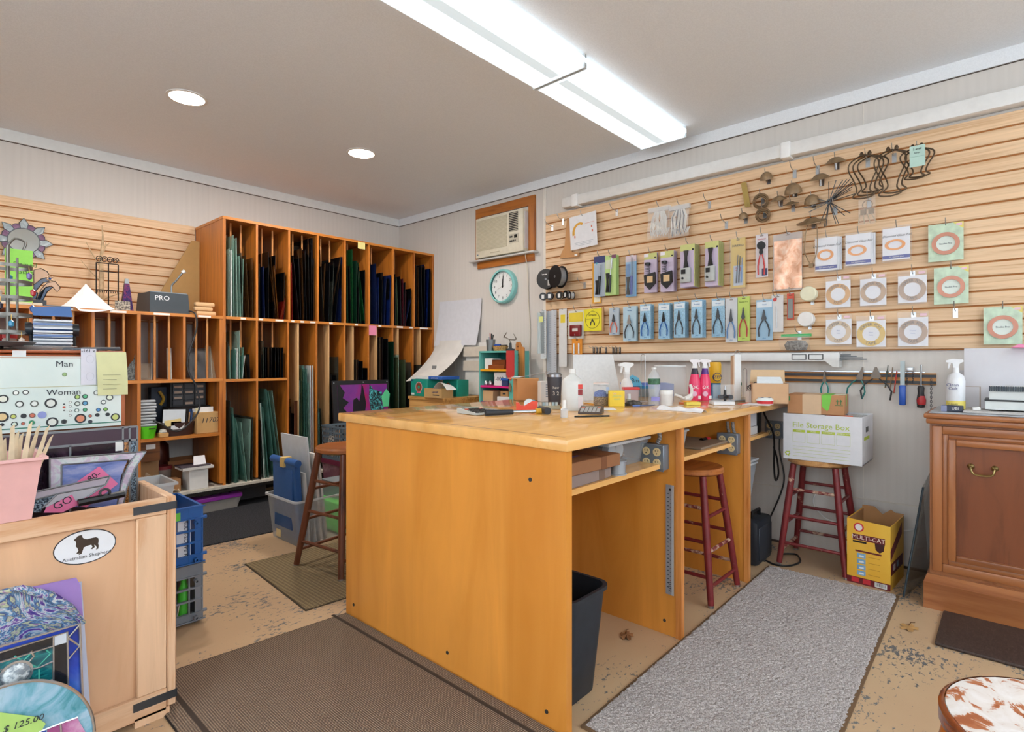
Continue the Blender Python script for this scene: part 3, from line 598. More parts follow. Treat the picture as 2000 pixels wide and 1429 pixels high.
oval_foil((1591, 460, 1638, 532), 'blue banded oval foil bag, leftmost of three', 3); oval_foil((1650, 453, 1704, 521), 'blue banded oval foil bag, middle of three', 3); oval_foil((1722, 441, 1781, 511), 'blue banded oval foil bag, rightmost of three', 1)
MINT = M('#c3d9bd', 0.35, var=0.1)
def disc_foil(bb, lab):
    X, y, w, zt, zb = wall_frame(*bb, out=0.03); h = zt - zb; t = thing('foil_pack', lab, 'copper foil', (X, y, zt), FACE_R, G3); zc = -h * 0.54
    bx(t, 'backing_card', MINT, -w / 2, 0, -h, w / 2, 0.004, 0); MB().ring(w * 0.4, w * 0.27, -0.008, -0.0002, 40, 0, zc).obj('foil_ring', M('#b67c66', 0.35, 0.3), t); MB().cyl((0, 0.002, zc), (0, -0.0015, zc), w * 0.27, n=32).obj('disc_face', M('#dbe6dc', 0.4), t)
    text(t, 'Studio Pro', w * 0.085, (0, -0.0025, zc), M('#55606a', 0.6)); MB().prism([(w * 0.2, 0), (w / 2, 0), (w / 2, -h * 0.18)], -0.0008, 0).obj('yellow_corner', M('#e8da7a', 0.6), t); bx(t, 'price_tag', PINK, w * 0.3, -0.0016, -h * 0.09, w * 0.46, -0.0008, -h * 0.03)
    hook(y, zt - 0.006, 'metal hook holding the ' + lab, 0.05)
disc_foil((1813, 436, 1882, 509), 'mint green card with copper coil, top one'); disc_foil((1824, 521, 1892, 593), 'mint green card with copper coil, middle one'); disc_foil((1921, 599, 1997, 672), 'mint green card with copper coil, lowest one by the white board')
# empty hooks
for i, (x, y, lab) in enumerate(((1079, 440, 'beside the wooden square'), (1205, 410, 'right of the printed drawing'), (1386, 394, 'right of the cord bags'), (1419, 433, 'below right of the cord bags'), (1142, 552, 'right of the black spools'), (1866, 603, 'between the lowest foil packs'), (1552, 333, 'left of the brass caps top row'), (1597, 325, 'above the brass oval cap'), (1519, 580, 'above the white blade card'), (1562, 648, 'above the green zip bag'))):
    p = onX(x, y, SX); hook(p.y, p.z, 'empty metal hook ' + lab)
for i, x in enumerate((1160, 1166, 1172, 1184, 1198, 1204, 1211)):
    p = onX(x, 678, SX); t = thing('clip_hook', 'small dark clip hook, %s from the left in the low row' % ('first', 'second', 'third', 'fourth', 'fifth', 'sixth', 'seventh')[i], 'hook', p, FACE_R, 'row of small clip hooks')
    bx(t, 'plate', M('#4a3d34', 0.5, 0.3), -0.009, -0.004, -0.055, 0.009, -0.0005, 0.0); bx(t, 'tongue', STEEL, -0.004, -0.007, -0.035, 0.004, -0.004, 0.004); MB().tube([(0, -0.005, -0.01), (-0.01, -0.05, 0.0), (-0.012, -0.06, 0.014)], 0.002, 5).obj('prong', STEEL, t, True)
# wooden square and printed sheet
X, y, w_, zt, zb = wall_frame(1094, 425, 1131, 504, 0.02); h = zt - zb
t = thing('wood_square', 'thin wooden L shaped bracket hanging by the drawing', 'bracket', (X, y, zt), FACE_R)
MB().prism([(-w_ * 0.12, 0), (w_ * 0.1, 0), (w_ * 0.06, -h * 0.72), (w_ * 0.16, -h * 0.86), (w_ * 0.5, -h * 0.9), (w_ * 0.5, -h), (-w_ * 0.5, -h * 0.97), (-w_ * 0.44, -h * 0.86), (-w_ * 0.25, -h * 0.7)], -0.004, 0.006).obj('bracket_board', wood('#c48c50', '#a36a30', 'z', 0.5), t)
bx(t, 'sticker', WHITE, w_ * 0.28, -0.0046, -h * 0.97, w_ * 0.42, -0.004, -h * 0.92); p = onX(1100, 428, SX); hook(p.y, p.z, 'metal hook holding the wooden bracket', 0.09)
X, y, w_, zt, zb = wall_frame(1112, 418, 1164, 484, 0.05); h = zt - zb
t = thing('printed_sheet', 'white sheet with a yellow crescent drawing', 'paper', (X, y, zt), FACE_R, rot=(0, R(-3), FACE_R))
bx(t, 'sheet', PAPER, -w_ / 2, 0, -h, w_ / 2, 0.001, 0)
MB().prism([(-0.075 + 0.07 + 0.075 * math.cos(R(a)) - 0.03, -h * 0.52 + 0.085 * math.sin(R(a))) for a in range(60, 200, 12)] + [(-0.035 + 0.052 * math.cos(R(a)), -h * 0.52 + 0.066 * math.sin(R(a))) for a in range(192, 52, -12)], -0.0012, -0.0002).obj('crescent', M('#e0a83c', 0.6), t)
for k in range(3): bx(t, 'text_line', M('#9aa0ad', 0.7), -w_ * (0.34 - k * 0.03), -0.0006, -h * (0.82 + k * 0.045), w_ * (0.36 - k * 0.05), 0, -h * (0.812 + k * 0.045))
for a, b in ((-0.32, -0.62), (0.32, -0.42), (0.34, -0.55)): bx(t, 'small_mark', M('#d9765a', 0.7), w_ * a - 0.006, -0.0006, h * b - 0.01, w_ * a + 0.006, 0, h * b + 0.01)
bx(t, 'heading', M('#e3b8b0', 0.7), 0.02, -0.0006, -h * 0.3, w_ * 0.42, 0, -h * 0.285); hook(y, zt - 0.012, 'metal hook holding the crescent drawing', 0.08)
# bags of cords
def cordbag(bb, lab, cords):
    X, y, w, zt, zb = wall_frame(*bb, out=0.07); h = zt - zb; t = thing('cord_bag', lab, 'cord bag', (X, y, zt), FACE_R, 'bags of lamp cord on the slat wall')
    for k in range(13):
        c = cords[k % len(cords)]; x = -w * 0.33 + k * w * 0.055; e = random.uniform(-0.01, 0.01)
        MB().tube([(x * 0.5, 0.0, -h * 0.08), (x + e, -0.012, -h * 0.35), (x * 1.1 - e, -0.02, -h * 0.7), (x * 1.2, -0.012, -h * (0.86 + 0.06 * (k % 2))), (x * 1.2 + 0.012, 0.0, -h * 0.7)], 0.005, 5).obj('lamp_cord', c, t, True)
    MB().grid(lambda u, v: (-w / 2 + u * w, -0.026 - 0.01 * math.sin(u * 5 + v * 8) * math.sin(v * 3), -h + v * h), 10, 12).obj('clear_bag', M('#f6f5f4', 0.12, 0, 0.24), t, True); bx(t, 'bag_header', M('#e8e6e4', 0.2, 0, 0.6), -w * 0.5, -0.012, -0.03, w * 0.5, 0.012, 0.0)
    hook(y, zt + 0.004, 'metal hook holding the ' + lab, 0.12)
cordbag((1268, 405, 1309, 466), 'clear bag of white lamp cords, left one', [M('#dedad2', 0.4)]); cordbag((1308, 401, 1348, 464), 'clear bag of white and grey lamp cords, right one', [M('#dedad2', 0.4), M('#5f6068', 0.4), M('#dedad2', 0.4)])
# wire spools
def spool(y, z, r, wd, label, wire, group, out, tilt=0.0):
    t = thing('wire_spool', label, 'spool', (SX - out, y, z), FACE_R + tilt, group)
    m = MB(); m.m = Matrix.Rotation(R(90), 4, 'X')
    m.lathe([(r * 0.12, -wd / 2), (r, -wd / 2), (r, -wd / 2 + 0.003), (r * 0.5, -wd / 2 + 0.003), (r * 0.5, wd / 2 - 0.003), (r, wd / 2 - 0.003), (r, wd / 2), (r * 0.12, wd / 2)], 28, caps=False).obj('spool_body', BLACK, t, True)
    m = MB(); m.m = Matrix.Rotation(R(90), 4, 'X'); m.lathe([(r * 0.5, -wd / 2 + 0.004), (r * 0.82, -wd / 2 + 0.004), (r * 0.82, wd / 2 - 0.004), (r * 0.5, wd / 2 - 0.004)], 24).obj('wound_wire', wire, t, True)
    return t
p = onX(1068, 545, SX - 0.06); t = spool(p.y, p.z, 0.088, 0.05, 'large black wire spool with white slots, left one', M('#8f949a', 0.4, 0.6), 'large wire spools', 0.06, 0.25)
for a in (0.5, 1.35, 2.9): bx(t, 'flange_slot', WHITE, -0.05 + a * 0.03, -0.027, 0.035, -0.028 + a * 0.03, -0.0255, 0.043)
bx(t, 'spool_label', M('#c9c6c0', 0.5), 0.02, -0.0275, -0.06, 0.05, -0.0255, -0.01)
p = onX(1094, 541, SX - 0.09); spool(p.y, p.z, 0.095, 0.07, 'large black wire spool, right and front one', M('#a5a8aa', 0.4, 0.6), 'large wire spools', 0.12, -0.3)
p = onX(1082, 545, SX); hook(p.y, p.z, 'metal hook carrying the two large spools', 0.18)
for k, (x, y) in enumerate(((1061, 579), (1074, 578), (1094, 577), (1107, 575), (1116, 577))):
    p = onX(x, y, SX - 0.06); t = spool(p.y, p.z, 0.033, 0.036, 'small black wire spool, number %s from the left' % ('one', 'two', 'three', 'four', 'five')[k], (M('#d9d5cc', 0.5), M('#7a4a30', 0.4, 0.5), M('#c9c4b8', 0.5), M('#8a8c90', 0.4, 0.5), M('#b9bab8', 0.5))[k], 'small wire spools', 0.06, (0.5, 0.4, 0.1, -0.3, -0.5)[k])
    bx(t, 'spool_label', WHITE, -0.012, -0.0195, -0.02, 0.012, -0.018, 0.015)
# white rolls
for x, y, c, lb in ((1583, 575, '#e6e2c4', 'cream foil roll on a peg, upper'), (1578, 624, '#e7e4e0', 'white foil roll on a peg, lower')):
    p = onX(x, y, SX - 0.05); t = thing('foil_roll', lb, 'roll', (SX - 0.06, p.y, p.z), FACE_R, 'foil rolls on pegs')
    m = MB(); m.m = Matrix.Rotation(R(90), 4, 'X'); m.lathe([(0.006, -0.0), (0.042, 0.0), (0.046, 0.004), (0.046, 0.05), (0.042, 0.055), (0.006, 0.055)], 26).obj('roll', M(c, 0.6), t, True)
    bx(t, 'peg_plate', STEEL, -0.01, 0.056, -0.06, 0.01, 0.0595, -0.03); MB().cyl((0, -0.004, 0), (0, 0.001, 0), 0.008, n=10).obj('core', M('#5a4636', 0.6), t)
    for k in range(3): bx(t, 'scribble', M('#7a8088', 0.7), -0.02 + k * 0.014, -0.0006, 0.012, -0.012 + k * 0.014, 0.0002, 0.018)
# zip bag
X, y, w_, zt, zb = wall_frame(1526, 655, 1585, 685, 0.07); h = zt - zb
t = thing('zip_bag', 'clear zip bag of grey steel wool with green seal', 'bag', (X, y, zt), FACE_R)
MB().lathe([(0, -h), (w_ * 0.34, -h * 0.96), (w_ * 0.4, -h * 0.6), (w_ * 0.3, -h * 0.35), (0, -h * 0.3)], 16, sy=0.3).obj('steel_wool', speckle('#5b5754', '#8f8b86', 60, 0.9, 0.5), t, True)
MB().grid(lambda u, v: (-w_ / 2 + u * w_, -0.05 * math.sin(v * PI * 0.8) - 0.004, -h + v * h), 8, 6).obj('clear_bag', M('#f0f2f2', 0.1, 0, 0.14), t, True); bx(t, 'zip_seal', M('#3fae5d', 0.4), -w_ * 0.5, -0.006, -h * 0.08, w_ * 0.5, 0.004, h * 0.1)

# brass lamp caps
def cap(x, y, r, kind, lab, tilt=0.35):
    p = onX(x, y, SX - 0.05); t = thing('lamp_fitting', lab, 'lamp part', (SX - 0.055, p.y, p.z), 0, 'brass lamp parts on the slat wall', rot=(tilt, 0, FACE_R))
    prof = {'dome': [(r * 0.12, r * 0.42), (r * 0.3, r * 0.4), (r * 0.55, r * 0.28), (r * 0.85, r * 0.02), (r, -r * 0.12), (r * 0.97, -r * 0.16), (r * 0.6, 0.0), (r * 0.12, r * 0.2)],
            'bell': [(r * 0.1, r * 0.7), (r * 0.4, r * 0.6), (r * 0.75, r * 0.3), (r * 0.95, -r * 0.2), (r, -r * 0.55), (r * 0.85, -r * 0.6), (r * 0.8, -r * 0.2), (r * 0.1, r * 0.5)],
            'flat': [(r * 0.1, r * 0.3), (r * 0.35, r * 0.26), (r * 0.5, r * 0.12), (r, 0.0), (r, -r * 0.07), (r * 0.3, -r * 0.05), (r * 0.1, 0)]}[kind]
    MB().lathe(prof, 24, caps=False).obj('cap_shell', BRASS, t, True)
    if kind != 'flat': MB().cyl((0, 0, -r * 0.9), (0, 0, r * 0.3), r * 0.14, n=8).obj('stem', STEEL if r > 0.04 else BRASS, t, True)
    hook(p.y, p.z + r * 0.2, 'metal hook holding the ' + lab, 0.085); return t
for a in ((1497, 344, 0.040, 'bell', 'square brass lamp cap in the top left of the brass parts'), (1452, 421, 0.032, 'bell', 'small brass knob cap at the lower left of the brass parts'), (1521, 389, 0.048, 'dome', 'lobed brass cap between the rings and the domed cap'),
          (1549, 369, 0.052, 'bell', 'deep brass cap above a stemmed one'), (1545, 398, 0.046, 'flat', 'flat brass cap with a stem below the deep cap'), (1586, 390, 0.046, 'bell', 'round brass cap left of the wire spider'), (1602, 347, 0.056, 'dome', 'oval brass cap with silver stem, second from top'),
          (1632, 315, 0.056, 'dome', 'oval brass cap with silver stem, topmost'), (1585, 433, 0.084, 'flat', 'largest flat brass lamp cap above the looped harp')): cap(*a)
for x, y, r, lab in ((1485, 392, 0.050, 'nested brass rings, upper of two'), (1489, 419, 0.046, 'nested brass rings, lower of two')):
    p = onX(x, y, SX - 0.05); t = thing('brass_rings', lab, 'lamp part', (SX - 0.04, p.y, p.z), 0, 'brass lamp parts on the slat wall', rot=(0.5, 0, FACE_R + 0.3))
    for k in range(3): MB().ring(r - k * 0.007, r - k * 0.007 - 0.004, -0.02 - k * 0.012, 0.012 - k * 0.006, 26).obj('ring', BRASS, t, True)
    hook(p.y, p.z + r * 0.8, 'metal hook holding the ' + lab, 0.07)
p = onX(1455, 376, SX - 0.03); t = thing('brass_strip', 'bundle of twisted brass strips on the far left', 'lamp part', p, FACE_R, 'brass lamp parts on the slat wall')
for k in range(3): MB().hull8([(0.0 + k * 0.008, k * 0.004, -0.1), (0.018 + k * 0.008, k * 0.004, -0.1), (0.018 + k * 0.008, k * 0.004 + 0.002, -0.1), (k * 0.008, k * 0.004 + 0.002, -0.1)], [(-0.028 + k * 0.012, -k * 0.006, 0.07), (-0.012 + k * 0.012, -k * 0.006, 0.07), (-0.012 + k * 0.012, 0.002 - k * 0.006, 0.07), (-0.028 + k * 0.012, 0.002 - k * 0.006, 0.07)]).obj('strip', M('#a68c4e', 0.4, 0.6), t)
# wire spider
p = onX(1620, 395, SX - 0.06); t = thing('wire_spider', 'dark metal spider with many radiating rods', 'lamp part', (SX - 0.07, p.y, p.z), FACE_R)
m = MB(); m.m = Matrix.Rotation(R(90), 4, 'X'); m.lathe([(0.006, -0.012), (0.014, -0.012), (0.014, 0.012), (0.006, 0.012)], 12, caps=False).obj('hub', DKSTEEL, t, True)
for a, l in ((92, .13), (72, .13), (58, .14), (50, .15), (44, .16), (40, .16), (36, .155), (31, .14), (22, .13), (8, .14), (155, .1), (170, .13), (186, .14), (202, .12), (265, .15), (258, .15), (250, .14), (284, .14), (290, .15), (310, .13), (322, .14)):
    MB().cyl((0.012 * math.cos(R(a)), 0, 0.012 * math.sin(R(a))), (l * math.cos(R(a)), random.uniform(-0.02, 0.02), l * math.sin(R(a))), 0.0024, n=5).obj('rod', DKSTEEL, t)
hook(p.y - 0.02, p.z - 0.02, 'metal hook holding the wire spider', 0.08)
# lamp harps
HARP = M('#5a4a3a', 0.4, 0.8)
def harp_loop(w, h, dx=0, dy=0): return [(dx + w * 0.12, dy, 0), (dx + w * 0.45, dy, -h * 0.12), (dx + w * 0.5, dy, -h * 0.3), (dx + w * 0.3, dy, -h * 0.6), (dx + w * 0.22, dy, -h * 0.82), (dx + w * 0.36, dy, -h * 0.95), (dx, dy, -h), (dx - w * 0.36, dy, -h * 0.95), (dx - w * 0.22, dy, -h * 0.82), (dx - w * 0.3, dy, -h * 0.6), (dx - w * 0.5, dy, -h * 0.3), (dx - w * 0.45, dy, -h * 0.12), (dx - w * 0.12, dy, 0)]
for x, y, w_, h, n, lab in ((1692, 306, 0.15, 0.25, 3, 'cluster of bronze lamp harps, left of three'), (1744, 296, 0.15, 0.26, 2, 'pair of bronze lamp harps, middle of three'), (1792, 292, 0.13, 0.17, 2, 'small bronze lamp harps with mint price tags')):
    p = onX(x, y, SX - 0.05); t = thing('lamp_harp', lab, 'lamp harp', (SX - 0.06, p.y, p.z), FACE_R, 'lamp harps on the slat wall')
    for k in range(n): MB().tube(sm(harp_loop(w_, h * (1 - 0.08 * k), k * 0.02 - 0.01, -0.02 + k * 0.022), 4, True), 0.0042, 6, True).obj('harp_wire', HARP, t, True)
    for s in (-1, 1):
        m = MB(); m.lathe([(0, -0.012), (0.009, -0.01), (0.011, 0.002), (0.006, 0.014), (0, 0.016)], 10, (s * 0.02, -0.015, 0.01)).obj('finial', HARP, t, True)
    if n == 2 and w_ < 0.14:
        for k in range(2): bx(t, 'price_tag', M('#b9d8cc', 0.6), -0.03, -0.05 + k * 0.004, -0.055 - k * 0.055, 0.04, -0.049 + k * 0.004, 0.005 - k * 0.055); text(t, '2 small', 0.014, (0.005, -0.052, -0.015), TEXT); text(t, 'harps', 0.012, (0.005, -0.052, -0.035), TEXT)
    hook(p.y, p.z, 'metal hook holding the ' + lab, 0.1)
p = onX(1585, 440, SX - 0.05); t = thing('lamp_harp', 'slender brass harp hanging below the large flat cap', 'lamp harp', (SX - 0.06, p.y, p.z), FACE_R, 'lamp harps on the slat wall')
MB().tube(sm([(0.028, 0, 0), (0.035, 0, -0.1), (0.03, 0, -0.18), (0.006, 0, -0.24), (-0.006, 0, -0.24), (-0.035, 0, -0.17), (-0.035, 0, -0.1), (-0.02, 0, 0)], 4, True), 0.003, 6, True).obj('harp_wire', BRASS, t, True); bx(t, 'harp_foot', BRASS, -0.012, -0.006, -0.265, 0.012, 0.006, -0.24)
X, y, w_, zt, zb = wall_frame(1678, 385, 1711, 439, 0.05); h = zt - zb
t = thing('harp_bag', 'clear bag with brass ring and harp pieces', 'bag', (X, y, zt), FACE_R); MB().ring(w_ * 0.32, w_ * 0.27, -0.006, 0, 28, 0, -h * 0.27).obj('brass_ring', BRASS, t, True)
for s in (-1, 1): bx(t, 'socket', BRASS, s * 0.02 - 0.014, -0.014, -h * 0.62, s * 0.02 + 0.014, 0.0, -h * 0.44)
for k in range(4): MB().tube([(-0.04 + k * 0.02, -0.008, -h * 0.6), (-0.045 + k * 0.03, -0.01, -h * 0.95)], 0.003, 5).obj('brass_piece', M('#bba98a', 0.4, 0.5), t, True)
bx(t, 'clear_bag', M('#f2eeea', 0.1, 0, 0.12), -w_ / 2, -0.02, -h, w_ / 2, -0.018, 0); hook(y, zt, 'metal hook holding the bag with the brass ring', 0.07)
# ================================================================== right wall below and beside the slats
t = thing('light_trough', 'long white metal trough below the slat wall', 'trough')
ya, yb_ = onX(1125, 700, 3.82).y, onX(1640, 700, 3.82).y
rb(t, 'trough_body', M('#dcdcda', 0.4), 3.80, yb_, 1.197, 3.878, ya, 1.25, r=0.004)
for x0, x1 in ((1546, 1575), (1579, 1608)):
    a, b = onX(x0, 697, 3.8).y, onX(x1, 697, 3.8).y
    m = MB(); m.box(3.7985, b, 1.205, 3.7995, a, 1.209); m.box(3.7985, b, 1.236, 3.7995, a, 1.24); m.box(3.7985, b, 1.205, 3.7995, b + 0.005, 1.24); m.box(3.7985, a - 0.005, 1.205, 3.7995, a, 1.24); m.obj('label_frame', BLACK, t)
MB().hull8([(3.80, yb_, 1.16), (3.878, yb_, 1.16), (3.878, yb_ + 0.03, 1.16), (3.80, yb_ + 0.03, 1.16)], [(3.80, yb_, 1.2), (3.878, yb_, 1.2), (3.878, yb_ + 0.08, 1.2), (3.80, yb_ + 0.08, 1.2)]).obj('end_bracket', M('#d5d5d2', 0.4), t)
t = thing('came_strips', 'bundle of grey metal came strips jutting from the trough', 'metal strips')
for k in range(9): bx(t, 'strip', DKSTEEL, 3.815 + k * 0.006, yb_ - 0.04 - 0.016 * ((k * 5) % 7), 1.205 + (k % 4) * 0.009, 3.819 + k * 0.006, yb_ - 0.001, 1.211 + (k % 4) * 0.009)
# magnetic tool bar
ya, yb_ = onX(1482, 735, 3.87).y, onX(1828, 735, 3.87).y
t = thing('magnetic_tool_bar', 'orange and black magnetic tool bar on the wall', 'tool bar')
bx(t, 'wood_rail', wood('#c98a46', '#9c5f28', 'y', 0.5), 3.885, yb_, 1.062, 3.899, ya, 1.128)
for z in (1.068, 1.104): bx(t, 'magnet_strip', M('#3a3d42', 0.5), 3.879, yb_, z, 3.885, ya, z + 0.016)
bx(t, 'top_rail', STEEL, 3.875, yb_ + 0.05, 1.130, 3.895, ya + 0.05, 1.136)
XB = 3.868
def bar_tool(name, x, y, label, cat, grp='hand tools on the magnetic bar'):
    p = onX(x, y, XB); return thing(name, label, cat, (XB, p.y, p.z), FACE_R, grp)
def wallpliers(x, ytop, ybot, w, lab, grip, jaw, sp):
    t = bar_tool('pliers', x, (ytop + ybot) / 2, lab, 'pliers'); h = onX(x, ytop, XB).z - onX(x, ybot, XB).z; pliers(t, w * 1.15, h * 1.2, 0, -0.006, M('#6d6258', 0.4, 0.7), grip, jaw, sp, 'tool'); return t
wallpliers(1611, 728, 765, 0.06, 'teal handled pliers partly behind the small cardboard box', M('#1d7f78', 0.4), 0.45, 0.3)
t = wallpliers(1677, 721, 771, 0.10, 'teal handled pliers leaning on the magnetic bar', M('#1f6f6a', 0.4), 0.4, 0.4); t.rotation_euler = (0, R(14), FACE_R)
wallpliers(1711, 722, 775, 0.14, 'wide black handled nippers on the magnetic bar', M('#2b2b2d', 0.4), 0.33, 0.48)
for x, y0, y1, lab, c in ((1732, 713, 756, 'slim dark scribe on the magnetic bar', '#3a4a44'), (1741, 717, 761, 'slim brown rod tool on the magnetic bar', '#7a6048'), (1749, 724, 767, 'slim red handled pick on the magnetic bar', '#b5382e')):
    t = bar_tool('hand_pick', x, (y0 + y1) / 2, lab, 'hand tool'); h = onX(x, y0, XB).z - onX(x, y1, XB).z
    t.rotation_euler = (0, R(6), FACE_R); MB().cyl((0, -0.004, -h / 2), (0, -0.004, h / 2), 0.0035, 0.0025, 8).obj('shaft', M(c, 0.4), t, True); MB().lathe([(0, -0.006), (0.006, 0), (0, 0.006)], 8, (0, -0.004, -h / 2)).obj('tip', BRASS, t, True); MB().lathe([(0.002, -0.014), (0.006, 0), (0.002, 0.014)], 8, (0, -0.004, h * 0.2)).obj('collar', M(c, 0.4), t, True)
t = bar_tool('file_tool', 1763, 752, 'flat steel file with a blue handle', 'hand tool'); bx(t, 'file_blade', M('#9aa2a2', 0.4, 0.6), -0.011, -0.006, -0.0, 0.011, -0.001, 0.14); rb(t, 'handle', M('#2257b8', 0.35), -0.016, -0.02, -0.115, 0.016, 0.006, 0.0, r=0.007)
t = bar_tool('screwdriver', 1799, 757, 'red and black handled screwdriver on the bar', 'screwdriver'); MB().cyl((0, -0.008, 0.0), (0, -0.008, 0.13), 0.004, n=8).obj('shaft', STEEL, t, True); MB().lathe([(0, -0.115), (0.018, -0.11), (0.021, -0.07), (0.015, -0.03), (0.017, 0.0), (0.012, 0.01), (0, 0.01)], 14, (0, -0.008, 0)).obj('handle', M('#252326', 0.4), t, True); MB().lathe([(0, -0.10), (0.0195, -0.095), (0.0225, -0.07), (0.016, -0.045), (0, -0.045)], 14, (0.002, -0.0095, 0)).obj('grip_patch', M('#b3292c', 0.4), t, True)
def chain(t, x, z0, z1, r=0.007, y=-0.006):
    n = int((z0 - z1) / (r * 1.7))
    for k in range(n):
        z = z0 - k * r * 1.7; m = MB(); m.m = Matrix.Translation((x, y, z)) @ Matrix.Rotation(R(90) * (k % 2), 4, 'Z'); m.tube([(r * 0.6 * math.cos(a), 0, r * 1.2 * math.sin(a)) for a in [2 * PI * q / 8 for q in range(8)]], 0.0014, 4, True).obj('chain_link', DKSTEEL, t)
t = bar_tool('chain', 1819, 742, 'black hanging chain at the end of the tool bar', 'chain'); chain(t, 0, 0, -0.22)
t = bar_tool('keyed_chain', 1777, 722, 'silver key chuck with short chains on the bar', 'chuck'); rb(t, 'chuck', STEEL, -0.016, -0.02, -0.012, 0.018, -0.0, 0.016, r=0.004); chain(t, -0.012, -0.02, -0.1); chain(t, 0.016, -0.02, -0.09)

# ================================================================== air conditioner, clock
t = thing('window_frame', 'varnished wood frame around the air conditioner', 'window frame'); FR = wood('#b06a28', '#8a4a16', 'y', 0.35); FRZ = wood('#b06a28', '#8a4a16', 'z', 0.35)
bx(t, 'head_casing', FR, 3.878, 3.227, 2.628, 3.899, 3.998, 2.715); bx(t, 'side_casing', FRZ, 3.878, 3.227, 2.2, 3.899, 3.301, 2.628); bx(t, 'side_casing', FRZ, 3.878, 3.925, 2.2, 3.899, 3.998, 2.628); bx(t, 'apron', FR, 3.880, 3.24, 2.115, 3.899, 3.975, 2.182); rb(t, 'sill', M('#c9c6c2', 0.4), 3.83, 3.20, 2.182, 3.899, 4.05, 2.20, r=0.004)
t = thing('air_conditioner', 'cream window air conditioner with louvred front', 'air conditioner'); AC = M('#d9d2bd', 0.45, var=0.03)
rb(t, 'case', AC, 3.822, 3.305, 2.205, 3.899, 3.92, 2.592, r=0.006); rb(t, 'front_frame', AC, 3.806, 3.305, 2.205, 3.824, 3.92, 2.592, r=0.005)
for k in range(24): bx(t, 'grille_louvre', M('#c6bda3', 0.5), 3.801, 3.505, 2.272 + k * 0.0125, 3.8075, 3.905, 2.279 + k * 0.0125)
bx(t, 'vent_recess', BLACK, 3.803, 3.365, 2.40, 3.8065, 3.475, 2.575)
for k in range(11): bx(t, 'vent_louvre', AC, 3.798, 3.36, 2.402 + k * 0.016, 3.806, 3.48, 2.4065 + k * 0.016)
bx(t, 'control_panel', M('#bfb9a6', 0.4), 3.8035, 3.355, 2.29, 3.8062, 3.475, 2.375)
for y, z in ((3.46, 2.35), (3.44, 2.35), (3.46, 2.31), (3.44, 2.31), (3.42, 2.31), (3.40, 2.31)): bx(t, 'button', BLACK, 3.802, y - 0.008, z - 0.008, 3.8036, y + 0.006, z + 0.008)
bx(t, 'display', M('#1d2420', 0.2), 3.802, 3.375, 2.335, 3.8036, 3.41, 2.365); bx(t, 'badge', M('#5c6f86', 0.4), 3.8045, 3.885, 2.228, 3.8062, 3.90, 2.242); bx(t, 'handle_slot', M('#b9b096', 0.5), 3.8045, 3.6, 2.233, 3.8062, 3.72, 2.242); bx(t, 'service_plate', M('#dfe2e6', 0.3, 0.3), 3.83, 3.302, 2.23, 3.892, 3.3055, 2.57)
t = thing('electric_lead', 'thin cream cord dropping from the air conditioner', 'cord'); MB().tube(sm([(3.83, 3.335, 2.29), (3.86, 3.33, 2.22), (3.865, 3.325, 2.17), (3.885, 3.315, 2.0), (3.89, 3.31, 1.75), (3.89, 3.29, 1.5), (3.89, 3.30, 1.2), (3.89, 3.30, 0.9)], 4), 0.0045, 6).obj('cable', M('#cfc6b4', 0.5), t, True)
MB().tube([(3.872, 3.30, 1.20), (3.872, 3.28, 1.02), (3.872, 3.265, 0.94)], 0.012, 8).obj('sleeve', WHITE, t, True)
ck = thing('wall_clock', 'round turquoise wall clock showing twelve', 'clock', (3.899, 3.615, 1.912), FACE_R); RC = 0.165
m = MB(); m.m = Matrix.Rotation(R(90), 4, 'X'); m.lathe([(RC * 0.86, 0.055), (RC * 0.93, 0.058), (RC, 0.045), (RC, 0.0), (RC * 0.86, 0.0)], 48, caps=False).obj('rim', M('#8fcfcb', 0.4), ck, True)
MB().cyl((0, -0.03, 0), (0, -0.001, 0), RC * 0.87, n=48).obj('dial', M('#e9ebea', 0.5, var=0.01), ck)
for k in range(1, 13): a = R(90 - 30 * k); text(ck, str(k), 0.036, (0.108 * math.cos(a), -0.031, 0.108 * math.sin(a)), TEXT, name='numeral'); MB().box(0.131 * math.cos(a) - 0.002, -0.031, 0.131 * math.sin(a) - 0.002, 0.131 * math.cos(a) + 0.002, -0.03, 0.131 * math.sin(a) + 0.002).obj('hour_mark', TEXT, ck)
for ln, wd, a, nm in ((0.07, 0.005, 3, 'hour_hand'), (0.10, 0.0035, 4, 'minute_hand')): m = MB(); m.m = Matrix.Rotation(R(a), 4, 'Y'); m.box(-wd, -0.036, -0.015, wd, -0.0335, ln).obj(nm, BLACK, ck)
MB().cyl((0, -0.04, 0), (0, -0.03, 0), 0.007, n=12).obj('hub', BLACK, ck)
m = MB(); m.m = Matrix.Rotation(R(-112), 4, 'Y'); m.box(-0.001, -0.038, -0.03, 0.001, -0.037, 0.08).obj('second_hand', M('#b9b0a8', 0.4), ck)

